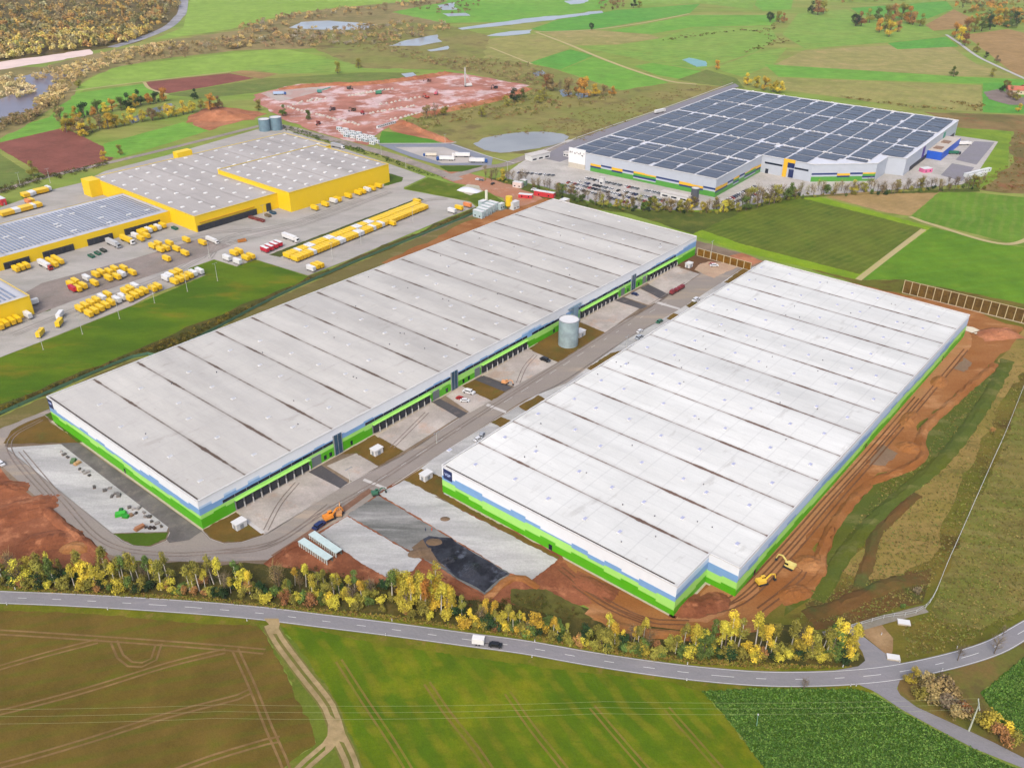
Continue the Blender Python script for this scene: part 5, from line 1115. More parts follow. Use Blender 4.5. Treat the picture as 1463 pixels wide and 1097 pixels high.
for a in [(456, 753, YAW+.1, 'navy', 'navy blue van parked on the park road by the orange excavator', 1.25), (779, 516, VDIR, 'black', 'black van parked on the third loading apron', 1.3), (658, 571, VDIR+.3, 'red', 'red pickup on the car park by the stair tower', 1), (664, 574, VDIR+.6, 'white', 'white car beside the red pickup', 1), (670, 562, VDIR+.2, 'white', 'white delivery van on the car park by the stair tower', 1.35), (688, 624, YAW+.5, 'silver', 'silver car at the kerb beside the white-roofed warehouse', 1.1), (683, 629, YAW, 'white', 'white car at the kerb beside the white-roofed warehouse', 1),
          (907, 422, VDIR, 'navy', 'dark blue car on the brown island near the fourth ramp', 1), (913, 484, YAW, 'silver', 'silver van parked at the park road edge', 1.3), (914, 475, YAW, 'white', 'white car parked behind the silver van', 1), (994, 430, YAW, 'white', 'white van near the far end of the park road', 1.3), (942, 461, YAW, 'green', 'green trailer car by the park road edge', 1.1), (1020, 381, YAW-.8, 'white', 'white low-loader cab on the turning circle', 1.2), (1018, 379, YAW-.8, 'red', 'red car at the centre of the turning circle', 1),
          (683, 258, R(-25), 'white', 'white car parked on the pink dirt road', 1), (688, 259, R(-25), 'grey', 'grey car beside the white one on the pink dirt road', 1), (704, 264, R(60), 'black', 'black car on the pink dirt road', 1), (764, 273, R(-20), 'white', 'white van beside the red container', 1.3), (769, 276, R(-20), 'green', 'green van beside the red container', 1.3), (2, 664, VDIR, 'white', 'white car at the left picture edge on the loop road', 1)]:
    car(*a)
lowbed = thing('low_loader', 'dark red low loader with three red loads at the park road edge', 'lorry', G(967, 417)+Vector((0, 0, .1)), YAW)
MB().box((0, 0, .7), (15, 2.5, .4)).build('deck', CHAS, lowbed); MB().box((-5.6, 0, 1.1), (3.4, 2.4, 2.0), 0, 0, .9).build('cab', mat('dark red paint', (140, 44, 50), .5), lowbed)
for x in (-1, 3, 6): MB().box((x, 0, 1.1), (3.0, 2.4, 1.5), 0, 0, .85).build('load_crate', MATS['dark red paint'], lowbed)
MB().tube((0, -1.1, .5), (0, 1.1, .5), .5, .5, 12).build('axle_wheels', TYRE, lowbed)
# excavators
def excavator(px, py, rz, col, label, s=1.0, up=.9):
    t = thing('excavator', label, 'excavator', G(px, py)+Vector((0, 0, .2)), rz); t.scale = (s,)*3
    cm = mat('plant paint %d_%d_%d' % col, col, .5, .1, .6)
    for y in (-1.15, 1.15):
        mb = MB().box((0, y, .12), (3.6, .6, .7), 0, 0, .88); mb.tube((-1.5, y-.3, .45), (-1.5, y+.3, .45), .42, .42, 10); mb.tube((1.5, y-.3, .45), (1.5, y+.3, .45), .42, .42, 10); mb.build('crawler_track', CHAS, t)
    MB().box((-.5, 0, .95), (3.2, 2.6, 1.15), 0, 0, .95).box((-1.9, 0, 1.0), (.7, 2.5, 1.3), 0, 0, .9).build('engine_house', cm, t)
    c = MB().box((.7, .75, 1.0), (1.5, 1.0, 1.85), 0, 0, .92).build('cab', cm, t); MB().box((.75, .75, 1.7), (1.54, 1.03, .85), 0, 0, .94).build('window', GLASS, c)
    MB().bar((.9, -.3, 1.6), (3.2, -.3, 4.2*up), .42, .5).bar((3.2, -.3, 4.2*up), (4.8, -.3, 3.7*up), .36, .42).build('boom', cm, t)
    MB().bar((4.8, -.3, 3.7*up), (5.4, -.3, 1.3), .3, .36).build('dipper_arm', cm, t); MB().box((5.2, -.3, .5), (.9, 1.1, .9), 0, 0, .8).build('bucket', CHAS, t); return t
excavator(1088, 834, R(20), (252, 206, 70), 'yellow excavator on the soil track, nearer the tree belt', 1.0); excavator(1127, 811, R(140), (240, 222, 130), 'pale yellow bulldozer-like digger on the soil pad', 1.0)
excavator(471, 742, YAW-.2, (244, 150, 40), 'orange excavator at the park road edge by the navy van', 1.1); excavator(485, 736, R(100), (206, 150, 96), 'sand coloured digger just beyond the orange excavator', .9)
excavator(537, 707, R(20), (66, 120, 92), 'green machine at the corner of the grey sheeting', .8); excavator(722, 549, R(-20), (236, 170, 110), 'pale orange mini digger on the dark ramp', .8)
for k, q in enumerate([((610, 141), (190, 70, 50), 'rust red digger, leftmost on the red site'), ((623, 136), (210, 90, 110), 'pink red digger in the middle of the red site'), ((518, 163), (190, 60, 60), 'red digger near the front of the red site'), ((476, 158), (90, 60, 70), 'dark digger near the left of the red site'), ((613, 117), (120, 60, 40), 'brown digger by the far bank of the red site'), ((708, 127), (70, 66, 70), 'black digger at the right of the red site'), ((505, 159), (110, 84, 60), 'brown digger on the left half of the red site'), ((455, 178), (150, 60, 44), 'rust digger beside the site entrance'), ((499, 128), (90, 90, 80), 'grey digger by the far red bank')]):
    excavator(q[0][0], q[0][1], RNG.uniform(0, 6), q[1], q[2], 1.25)
# drilling rig, batching plant, silos on the site
rig = thing('drilling_rig', 'tall white drilling rig on the red building site', 'rig', G(669, 124), R(200))
MB().box((0, 0, 0), (9, 4, 1.2)).build('crawler_base', CHAS, rig); MB().box((-1, 0, 1.2), (7, 3.4, 2.6), 0, 0, .9).build('engine_house', CREAM, rig)
mb = MB()
for x, y in ((3.2, -.6), (3.2, .6), (4.4, -.6), (4.4, .6)): mb.bar((x, y, 1), (x, y, 22), .25)
for k in range(11): mb.bar((3.2, -.6, 1+2*k), (4.4, .6, 3+2*k), .18); mb.bar((4.4, -.6, 1+2*k), (3.2, .6, 3+2*k), .18)
mb.build('mast', CREAM, rig); MB().tube((3.8, 0, 0), (3.8, 0, 18), .4, .4, 10).build('auger', STEEL, rig); MB().bar((-3, 0, 3.5), (3.4, 0, 17), .3).build('stay', CREAM, rig)
gp = thing('screening_plant', 'green screening machine on the red building site', 'machine', G(541, 135), R(30))
MB().box((0, 0, 0), (7, 3, 1.2)).build('crawler_base', CHAS, gp); MB().box((0, 0, 1.2), (6, 3, 3), 0, 0, 1.1).build('hopper', mat('machine green', (70, 160, 120), .5), gp); MB().bar((2, 0, 2), (8, 0, 5), 1.2, .4).build('conveyor', CHAS, gp)
gp2 = thing('crawler_crane', 'teal green crane lying low on the red building site', 'crane', G(457, 133), R(15))
MB().box((0, 0, 0), (5, 4, 1)).build('crawler_base', CHAS, gp2); MB().box((-.5, 0, 1), (5, 3.2, 2.6)).build('engine_house', mat('crane teal', (70, 150, 140), .5), gp2); MB().bar((1, 0, 2.5), (13, 0, 6), .9, .9).build('boom', MATS['crane teal'], gp2)
# small cabins
CAB = None
def cabin(px, py, rz, label, group=None, col=None, s=(6.0, 2.5, 2.7), z=0, name='site_cabin'):
    global CAB
    t = thing(name, label, 'cabin', G(px, py)+Vector((0, 0, z)), rz, group); m_ = col or mat('cabin white', (226, 232, 230), .5, .08)
    MB().box((0, 0, .1), s).build('wall', m_, t); MB().box((0, 0, s[2]+.1), (s[0]+.15, s[1]+.15, .14)).build('roof', CREAM, t)
    mb = MB()
    for k in range(2): mb.box((-s[0]*.25+k*s[0]*.5, -s[1]/2-.02, 1.2), (1.2, .06, 1.0))
    mb.build('window', GLASS, t); MB().box((s[0]/2+.02, 0, .15), (.06, .9, 2.0)).build('door', mat('cabin door', (140, 150, 156), .5), t); return t
k = 0; teal = mat('cabin teal', (190, 212, 214), .5)
for r_ in range(4):
    for i in range(6):
        k += 1; px, py = 485+i*9.2+r_*3.4, 186+i*2.6+r_*3.4-(1 if i % 2 else 0)
        if px > 541 or (px > 530 and py < 196): continue
        cabin(px, py, R(-32), f"white site cabin, {ordn(i+1)} from left in cabin line {r_+1} by the red site", 'cabin village by the red site', None if (i+r_) % 3 else teal)
for i in range(9): cabin(541+i*2.7, 183.5-i*.8, R(52), f"small white van-like cabin, {ordn(i+1)} from left in the short row below the red bank", 'cabins below the red bank', None, (4.5, 2, 2.2))
for i in range(5): cabin(684+i*5.2, 311-i*3.2, YAW-R(90), f"pale teal office cabin, {ordn(i+1)} from left beside the soil track", 'office cabins by the soil track', teal, (9, 3, 5.4))
cabin(690, 296, YAW, 'pale cabin with dark slatted roof behind the office cabins', None, teal, (6, 4, 5)); cabin(716, 299, YAW, 'small teal cabin between the office cabins and the yellow silo', None, teal, (5, 3, 4.5))
cabin(735, 299, YAW, 'white cabin stack beside the yellow silo', None, None, (7, 4, 6)); cabin(740, 268, R(-25), 'cream cabin at the head of the pink dirt road', None, mat('cabin cream', (232, 214, 206), .6), (8, 4, 4.5)); cabin(748, 265, R(-25), 'green cabin at the head of the pink dirt road', None, mat('cabin green', (120, 150, 124), .6), (5, 4, 4.5))
cabin(806, 294, YAW, 'beige box cabin behind the far end of the grey roof', None, mat('cabin beige', (206, 196, 176), .7), (7, 5, 5))
cabin(778, 281, R(-25), 'large red container at the far end of the dirt road', 'red containers', mat('container red', (214, 54, 62), .5), (17, 4, 4), 0, 'container'); cabin(751, 283, R(-15), 'smaller red container left of the large one', 'red containers', MATS['container red'], (11, 4, 3), 0, 'container')
cabin(3, 292, VDIR, 'red box at the left edge behind the low wing', None, MATS['container red'], (9, 4, 5), 0, 'container')
for i in range(5): cabin(1384+i*6, 252-i*1.5+(i % 2)*4, R(30), f"pale lorry box, {ordn(i+1)} from left on the far lot of the solar warehouse", 'boxes on the far lot', None, (11, 2.6, 3))
cabin(1322, 246, R(20), 'pink tarpaulin stand on the solar warehouse yard', None, mat('pink tarp', (238, 120, 170), .6), (9, 6, 3.5), 0, 'market_stand')
ys = thing('silo', 'yellow mortar silo among the site cabins', 'silo', G(727, 299)); MB().tube((0, 0, 3), (0, 0, 10), 2.6, 2.6, 20).tube((0, 0, 3), (0, 0, .8), 2.6, .5, 20).build('vessel', mat('silo yellow', (246, 206, 30), .5), ys)
mb = MB()
for a in range(4): mb.bar((2.2*math.cos(a*1.57), 2.2*math.sin(a*1.57), 0), (2.2*math.cos(a*1.57), 2.2*math.sin(a*1.57), 4), .22)
mb.build('leg', STEEL, ys)
ws = thing('silo', 'slim white mast silo behind the office cabins', 'silo', G(695, 292)); MB().tube((0, 0, .2), (0, 0, 11), 1.1, 1.1, 16).build('vessel', mat('silo cream', (236, 236, 214), .5), ws); MB().tube((0, 0, 0), (0, 0, .3), 1.6, 1.6, 16).build('foot', CONCP, ws)
hp = thing('tarpaulin_heap', 'white tarpaulin covered heap on the pale gravel pad', 'heap', G(670, 273), R(-25)); mb = MB(); rows = []
for a in range(7):
    rows.append([((i/12-.5)*19, (a/6-.5)*9, .15+2.6*max(0, math.sin(math.pi*i/12))**.6*max(0, math.sin(math.pi*a/6))**.6) for i in range(13)])
for a in range(6):
    for i in range(12): mb.face([rows[a][i], rows[a][i+1], rows[a+1][i+1], rows[a+1][i]])
mb.build('tarpaulin', mat('tarpaulin white', (226, 228, 236), .5, .12, .5), hp, smooth=True)
# stacks of building material on the pad beside the grey-roofed warehouse
def stack(px, py, s, col, label, n=3):
    t = thing('material_stack', label, 'stack', G(px, py)+Vector((0, 0, .12)), RNG.uniform(0, 3))
    m_ = mat('stack %d_%d_%d' % col, col, .7, .2, 1)
    mb = MB(); MB().box((0, 0, 0), (s[0]+.2, s[1]+.2, .15)).build('pallet', mat('pallet wood', (150, 120, 84), .9), t)
    for k in range(n): mb.box((RNG.uniform(-.1, .1), RNG.uniform(-.1, .1), .16+k*s[2]/n), (s[0]*(1-.08*k), s[1]*(1-.08*k), s[2]/n*.92), RNG.uniform(-.1, .1))
    mb.build('goods', m_, t)
stack(173, 736, (4.4, 2.4, 1.3), (60, 190, 50), 'bright green stack on the white sheeting'); stack(180, 739, (2.6, 2, .9), (40, 160, 40), 'darker green stack touching the bright green one')
stack(173, 730, (2.0, 1.5, .8), (30, 120, 40), 'small dark green stack behind the bright green one')
stack(200, 755, (4.2, 2.0, 1.0), (176, 120, 80), 'brown timber stack above the grass half-moon'); stack(188, 737, (1.6, 1.4, .9), (150, 120, 90), 'small tan stack right of the green ones')
for k, (px, py) in enumerate([(209, 755), (215, 756), (221, 756)]):
    t = thing('cable_drum', ['dark cable drum, left of three', 'dark cable drum, middle of three', 'dark cable drum, right of three'][k]+' by the grass half-moon', 'drum', G(px, py)+Vector((0, 0, .7)), .4+k)
    for x in (-.5, .5): MB().tube((x, 0, 0), (x+.1, 0, 0), .7, .7, 18).build('flange', mat('drum wood', (70, 54, 46), .9), t)
    MB().tube((-.45, 0, 0), (.45, 0, 0), .4, .4, 14).build('cable', CHAS, t)
for k, (px, py) in enumerate([(195, 734), (199, 727), (206, 733), (185, 726), (191, 728), (208, 739), (214, 739), (217, 746), (225, 748), (166, 706), (160, 710), (170, 709), (150, 702), (157, 698), (118, 674), (122, 677), (114, 671), (128, 680), (126, 675), (88, 646), (92, 650), (97, 654), (135, 697), (231, 753)]):
    g = RNG.integers(70, 190); stack(px, py, (RNG.uniform(.8, 2.2), RNG.uniform(.7, 1.6), RNG.uniform(.5, 1.1)), (int(g), int(g)-4, int(g)-8), f"small grey pallet, {ordn(k+1)} of the loose ones on the white sheeting", 2)
stack(105, 660, (3.4, 2, 1), (96, 130, 84), 'mossy green stack on the upper white sheeting'); stack(111, 663, (3, 1.8, .9), (200, 160, 110), 'sand coloured stack on the upper white sheeting')
# footings of the hall being built: rows of pale blocks
ft = None; k = 0
for (a, b, n_) in [((402, 152), (512, 179), 26), ((420, 150), (452, 142), 8), ((440, 146), (466, 142), 6), ((500, 138), (560, 128), 14), ((512, 135), (548, 129), 10), ((545, 150), (600, 140), 9), ((528, 163), (592, 152), 12), ((560, 172), (640, 153), 14)]:
    for i in range(n_):
        px, py = a[0]+(b[0]-a[0])*i/(n_-1), a[1]+(b[1]-a[1])*i/(n_-1); k += 1
        if ft is None:
            ft = MB().box((0, 0, 0), (2.6, 2.6, .8)).box((0, 0, .8), (1.5, 1.5, 1.0)).build('footing', mat('fresh concrete', (222, 212, 200), .9), None); o = ft
        else: o = ft.copy(); COL.objects.link(o)
        o.location = G(px, py)+Vector((RNG.normal(0, .8), RNG.normal(0, .8), 0)); o.rotation_euler = (0, 0, YAW)
        tag(o, f"pale concrete footing, {ordn(i+1)} in the line starting near {['the site entrance', 'the left haul road', 'the haul road bend', 'the middle of the site', 'the green machine', 'the site centre', 'the front right', 'the front bank'][[26, 8, 6, 14, 10, 9, 12].index(n_) if n_ != 14 or a[0] == 500 else 7]}", 'footing', 'concrete footings on the red site')
# small cars in the solar warehouse car park
sc = MB(); sc.box((0, 0, .3), (4.4, 1.8, .6), 0, 0, .97); sc.box((-.1, 0, .9), (2.6, 1.65, .55), 0, 1, .8); sc.box((-.1, 0, 1.45), (1.9, 1.3, .04), 0, 0)
for x in (-1.4, 1.4):
    for y in (-.85, .85): sc.tube((x, y-.1, .33), (x, y+.1, .33), .33, .33, 8, 2)
SCAR = sc.build('parked_car', [paint['white'], GLASS, TYRE]); sc_n = 0
cols = ['white', 'silver', 'black', 'grey', 'red', 'navy', 'silver', 'white', 'grey', 'black']
def carrow(a, b, n_, rz, where):
    global sc_n
    for i in range(n_):
        if RNG.random() < .12: continue
        c = cols[RNG.integers(0, 10)]; o = SCAR if sc_n == 0 else SCAR.copy()
        if sc_n: COL.objects.link(o)
        sc_n += 1; p = G(a[0]+(b[0]-a[0])*i/(n_-1), a[1]+(b[1]-a[1])*i/(n_-1)); o.location = (p.x, p.y, .14); o.rotation_euler = (0, 0, rz+RNG.normal(0, .03)+(math.pi if RNG.random() < .5 else 0)); setm(o, paint[c])
        tag(o, f"{c} parked car, {ordn(i+1)} bay from left in the {where}", 'car', 'cars in the solar warehouse car park')
carrow((838, 256), (1012, 292), 44, YC, 'row nearest the solar warehouse wall'); carrow((828, 261), (960, 291), 32, YC, 'second row from the solar warehouse wall')
carrow((812, 262), (930, 291), 28, YC, 'third row from the solar warehouse wall'); carrow((798, 264), (900, 292), 24, YC, 'row along the hedge'); carrow((1034, 290), (1078, 268), 16, YC+1.57, 'row by the solar warehouse notch'); carrow((1040, 294), (1092, 274), 16, YC+1.57, 'outer row by the solar warehouse notch'); carrow((742, 248), (790, 252), 9, YC, 'short row by the gatehouse')
# ---------------------------------------------------------------- poles, lamps, delineators
def lamp(px, py, h, label, group):
    t = thing('lamp_post', label, 'lamp post', G(px, py), YAW, group)
    MB().tube((0, 0, 0), (0, 0, h), .16, .09, 8).build('pole', mat('pale steel pole', (206, 208, 200), .5), t); MB().box((0, 0, 0), (.7, .7, .35)).build('foot', CONCP, t)
    MB().bar((-1.3, 0, h), (1.3, 0, h), .14).box((-1.3, 0, h-.1), (.7, .4, .16)).box((1.3, 0, h-.1), (.7, .4, .16)).build('lamp_head', STEEL, t)
for i, (px, py) in enumerate([(62, 500), (118, 478), (171, 456), (221, 433.5), (268, 417), (311, 402)]): lamp(px, py, 12, f"floodlight post on the depot bank, {ordn(i+1)} from left", 'floodlight posts on the depot bank')
for i, (px, py) in enumerate([(300, 371), (475, 372), (516, 350), (590, 318), (30, 268), (72, 262), (378, 316)]): lamp(px, py, 12, f"thin floodlight post on the depot yard, {ordn(i+1)} of seven", 'floodlight posts on the yard')
for i, (px, py) in enumerate([(545, 222), (580, 240), (636, 206), (806, 207), (725, 246)]): lamp(px, py, 9, f"lamp post along the north road, {ordn(i+1)} from left", 'lamp posts along the north road')
lamp(1015, 371, 13, 'tall pale mast at the end of the park road', 'lamp posts along the park road'); lamp(500, 689, 7, 'short lamp post where the first car park meets the park road', 'lamp posts along the park road'); lamp(624, 634, 6, 'short lamp post on the park road before the second apron', 'lamp posts along the park road'); lamp(895, 497, 7, 'short lamp post on the east kerb of the park road', 'lamp posts along the park road')
DL = None
for i, (px, py, w) in enumerate([(10, 864, 'near verge'), (22, 842, 'far verge'), (154, 871, 'near verge'), (353, 887, 'near verge'), (551, 908, 'near verge'), (560, 887, 'far verge'), (764, 917, 'far verge'), (760, 939, 'near verge'), (982, 949, 'far verge'), (981, 972, 'near verge'), (1204, 953, 'far verge'), (1215, 980, 'near verge'), (1223, 980, 'near verge'), (1285, 946, 'far verge'), (1346, 958, 'near verge'), (1367, 926, 'far verge'), (1259, 907, 'junction')]):
    o = MB().box((0, 0, 0), (.26, .2, 1.1), 0, 0, .9).box((0, 0, .75), (.28, .215, .2), 0, 1, .97).build('delineator_post', [SWW, CHAS]) if DL is None else DL.copy()
    if DL is not None: COL.objects.link(o)
    DL = DL or o; o.location = G(px, py); o.rotation_euler = (0, 0, .2)
    tag(o, f"white roadside post with black band, {ordn(i+1)} from left along the country road, {w}", 'road post', 'roadside posts along the country road')
pl = thing('power_pole', 'leaning grey T-shaped power pole beside the side road', 'pole', G(1384, 1044), R(70))
MB().tube((0, 0, 0), (0, 0, 11.5), .28, .18, 10).build('pole', mat('pale pole', (190, 196, 176), .8), pl); MB().bar((-2.2, 0, 11.4), (2.2, 0, 11.4), .26).build('crossarm', MATS['pale pole'], pl)
for x in (-2, 0, 2): MB().tube((x, 0, 11.5), (x, 0, 11.9), .09, .07, 8).build('insulator', CHROME, pl)
tp = thing('power_pole', 'thin teal pole standing in the leafy crop field', 'pole', G(1081, 1037), 0); MB().tube((0, 0, 0), (-.3, 0, 5), .14, .1, 8).build('pole', mat('teal pole', (120, 170, 140), .7), tp); MB().box((-.3, 0, 5), (.4, .4, .3)).build('cap', CHROME, tp)
top = G(1384, 1044); cr_ = Vector((math.cos(R(70)), math.sin(R(70)), 0))
for k, x in enumerate((-2, 0, 2)):
    a = top+cr_*x+Vector((0, 0, 11.9)); b = Vector((a.x-330, a.y-7+x*.4, 11.5)); c_ = bpy.data.curves.new('wire', 'CURVE'); mb = MB(); prev = a
    for i in range(1, 31):
        t_ = (i/30*3) % 1; q = a.lerp(b, i/30); q.z -= 5.0*t_*(1-t_); mb.bar(prev, q, .028); prev = q
    tag(mb.build('power_line', mat('wire', (176, 184, 130), .5)), ['nearest', 'middle', 'farthest'][k]+' of three thin power lines over the foreground field', 'wire', 'power lines over the foreground field')
# two workers by the black mud, bodies grown as one skin
def worker(px, py, rz, label, jacket):
    me = bpy.data.meshes.new('person'); V = [(0, 0, .95), (0, .0, 1.2), (0, 0, 1.45), (0, 0, 1.56), (.02, 0, 1.7), (0, .19, 1.43), (.04, .27, 1.15), (.16, .24, .93), (0, -.19, 1.43), (.03, -.27, 1.15), (.1, -.26, .9), (.02, .1, .88), (.06, .11, .48), (0, .11, .06), (.14, .12, .03), (-.02, -.1, .88), (-.04, -.11, .48), (-.12, -.11, .06), (.02, -.12, .03)]
    E = [(0, 1), (1, 2), (2, 3), (3, 4), (2, 5), (5, 6), (6, 7), (2, 8), (8, 9), (9, 10), (0, 11), (11, 12), (12, 13), (13, 14), (0, 15), (15, 16), (16, 17), (17, 18)]
    rr = [.15, .15, .16, .06, .11, .07, .05, .035, .07, .05, .035, .1, .07, .05, .045, .1, .07, .05, .045]
    me.from_pydata(V, E, []); o = bpy.data.objects.new('person', me); COL.objects.link(o); o.modifiers.new('skin', 'SKIN'); o.modifiers.new('sub', 'SUBSURF').levels = 1
    for i, r_ in enumerate(rr): me.skin_vertices[0].data[i].radius = (r_, r_)
    me.skin_vertices[0].data[0].use_root = True; o.location = G(px, py)+Vector((0, 0, .13)); o.rotation_euler = (0, 0, rz); me.materials.append(jacket); return tag(o, label, 'person')
worker(617, 759, 1, 'worker in orange overalls standing at the edge of the black mud', mat('orange overalls', (230, 90, 50), .8)); worker(608, 759, 3, 'worker in dark blue clothes left of the orange one', mat('blue overalls', (50, 66, 110), .8))
# ================================================================ TREES AND GROWTH
def pts_cloud(lobes, n, size, rng, up=.35):
    vol = np.array([l[3]*l[4]*l[5] for l in lobes])**.67; idx = rng.choice(len(lobes), n, p=vol/vol.sum()); Lb = np.array(lobes)[idx]
    d = rng.normal(size=(n, 3)); d /= np.linalg.norm(d, axis=1)[:, None]; r = rng.random(n)**.42
    P = Lb[:, :3]+d*Lb[:, 3:]*r[:, None]
    nrm = d+rng.normal(size=(n, 3))*.7+np.array([0, 0, up]); nrm /= np.linalg.norm(nrm, axis=1)[:, None]
    a = np.cross(nrm, rng.normal(size=(n, 3))); a /= np.linalg.norm(a, axis=1)[:, None]; b = np.cross(nrm, a)
    s = (size*rng.uniform(.55, 1.35, n))[:, None]*.5; k = rng.uniform(.5, 1, n)[:, None]
    return np.stack([P-a*s-b*s*k*.4, P+a*s*.3-b*s*k, P+a*s+b*s*k*.4, P-a*s*.3+b*s*k], 1).reshape(-1, 3)
def cloud_obj(name, V, m, parent=None, tint=None):
    n = len(V)//4; me = bpy.data.meshes.new(name); me.vertices.add(4*n); me.vertices.foreach_set('co', V.astype(np.float32).ravel())
    me.loops.add(4*n); me.loops.foreach_set('vertex_index', np.arange(4*n, dtype=np.int32)); me.polygons.add(n); me.polygons.foreach_set('loop_start', np.arange(0, 4*n, 4, dtype=np.int32)); me.polygons.foreach_set('loop_total', np.full(n, 4, dtype=np.int32))
    me.update(calc_edges=True)
    if tint is not None:
        at = me.attributes.new('tint', 'FLOAT_COLOR', 'CORNER'); at.data.foreach_set('color', np.repeat(tint, 4, axis=0).astype(np.float32).ravel())
    me.materials.append(m); o = bpy.data.objects.new(name, me); COL.objects.link(o)
    if parent is not None: o.parent = parent
    return o
BARK = mat('grey bark', (120, 104, 86), .9, .3, 2); BIRCHB = mat('birch bark', (226, 218, 204), .8, .25, 2.5)
LF = {'gold': leafmat('gold leaves', (241, 205, 70), (196, 164, 59)), 'yellow': leafmat('yellow leaves', (220, 203, 74), (171, 158, 57)), 'orange': leafmat('orange leaves', (226, 162, 70), (177, 124, 57)), 'olive': leafmat('olive leaves', (166, 158, 70), (121, 119, 51)),
      'green': leafmat('green leaves', (111, 134, 62), (79, 100, 47)), 'dark': leafmat('dark green leaves', (53, 81, 42), (36, 57, 36)), 'rust': leafmat('rust leaves', (184, 132, 81), (139, 102, 64)), 'straw': leafmat('straw twigs', (172, 148, 98), (128, 110, 72)), 'twig': leafmat('bare twigs', (147, 130, 104), (102, 89, 70))}
WORD = {'gold': 'golden', 'yellow': 'yellow', 'orange': 'orange', 'olive': 'olive', 'green': 'green', 'dark': 'dark green', 'rust': 'rust brown', 'straw': 'straw coloured', 'twig': 'bare grey'}
PROTO = {}
def proto(kind, v):
    if (kind, v) in PROTO: return PROTO[kind, v]
    rng = np.random.default_rng(hash(kind) % 1000*0+v*17+{'birch_tree': 1, 'broadleaf_tree': 2, 'shrub': 3, 'bare_tree': 4, 'fir_tree': 5}[kind]*101)
    t = thing(kind, 'x', 'tree' if kind != 'shrub' else 'shrub'); tb = MB(); lobes = []; U_ = rng.uniform
    if kind == 'birch_tree':
        h = 10; lean = U_(-.5, .5, 2); tb.tube((0, 0, 0), (lean[0], lean[1], h*.62), .17, .09, 6, cap=False).tube((lean[0], lean[1], h*.62), (lean[0]*1.3, lean[1]*1.3, h*.93), .09, .03, 5, cap=False)
        for i in range(9):
            z = h*U_(.42, .86); a = U_(0, 6.28); r = U_(.5, 1.6)*(1.15-z/h); p = (lean[0]+math.cos(a)*r, lean[1]+math.sin(a)*r, z+.6); tb.tube((lean[0]*z/h, lean[1]*z/h, z-.7), p, .05, .02, 4, cap=False); lobes.append((*p, U_(.7, 1.15), U_(.7, 1.15), U_(.8, 1.4)))
        lobes.append((lean[0]*1.3, lean[1]*1.3, h*.9, .7, .7, 1.3)); V = pts_cloud(lobes, int(U_(420, 900)), .36, rng); bark = BIRCHB
    elif kind == 'broadleaf_tree':
        h = 9; tb.tube((0, 0, 0), (.1, 0, h*.45), .3, .2, 7, cap=False)
        for i in range(12):
            a = U_(0, 6.28); r = U_(.6, 2.4); z = h*U_(.2, .85); r *= 1.3-abs(z/h-.42)*1.3; p = (math.cos(a)*r, math.sin(a)*r, z); tb.tube((.1, 0, h*.4), p, .12, .04, 5, cap=False); lobes.append((*p, U_(1.0, 1.7), U_(1.0, 1.7), U_(.9, 1.5)))
        V = pts_cloud(lobes, 1500, .44, rng); bark = BARK
    elif kind == 'shrub':
        for i in range(6):
            a = U_(0, 6.28); r = U_(.2, 1.5); z = U_(.9, 2.6); p = (math.cos(a)*r, math.sin(a)*r, z); tb.tube((0, 0, 0), p, .06, .02, 4, cap=False); lobes.append((*p, U_(.7, 1.2), U_(.7, 1.2), U_(.7, 1.3)))
        V = pts_cloud(lobes, 700, .34, rng); bark = BARK
    elif kind == 'fir_tree':
        h = 9; tb.tube((0, 0, 0), (0, 0, h*.9), .2, .04, 6, cap=False)
        for i in range(9): z = h*(.15+.09*i); r = 2.0*(1-z/h)+.15; lobes += [(math.cos(k*2.1+i)*r*.5, math.sin(k*2.1+i)*r*.5, z, r*.6, r*.6, .5) for k in range(3)]
        V = pts_cloud(lobes, 800, .5, rng, -.2); bark = BARK
    else:
        h = 8.5; tb.tube((0, 0, 0), (.2, 0, h*.35), .2, .14, 6, cap=False).tube((.2, 0, h*.35), (.1, .2, h*.9), .14, .03, 5, cap=False); Q = []
        for i in range(22):
            z = h*U_(.22, .75); a = U_(0, 6.28); r = U_(.7, 2.2); p = Vector((math.cos(a)*r, math.sin(a)*r, z+U_(1, 2.4))); tb.tube((.15, 0, z), p, .06, .02, 4, cap=False)
            for k in range(9):
                q = p+Vector(rng.normal(size=3))*.75+Vector((0, 0, .4)); s_ = Vector(rng.normal(size=3)).normalized()*.035; b_ = Vector((.15, 0, z)).lerp(p, U_(.5, 1)); Q += [b_-s_, b_+s_, q+s_*.5, q-s_*.5]
        V = np.concatenate([np.array([tuple(q) for q in Q]), pts_cloud([(0, 0, h*.66, 2.0, 2.0, 2.4)], 150, .26, rng)]); bark = BARK
    tb.build('trunk' if kind != 'shrub' else 'stems', bark, t); cloud_obj('crown' if kind != 'bare_tree' else 'twigs', V, LF['gold'], t); PROTO[kind, v] = [t, False, V]; return PROTO[kind, v]
TREES = []
def plant(kind, p, sc, leaf, zone, group): TREES.append((kind, p, sc, leaf, zone, group))
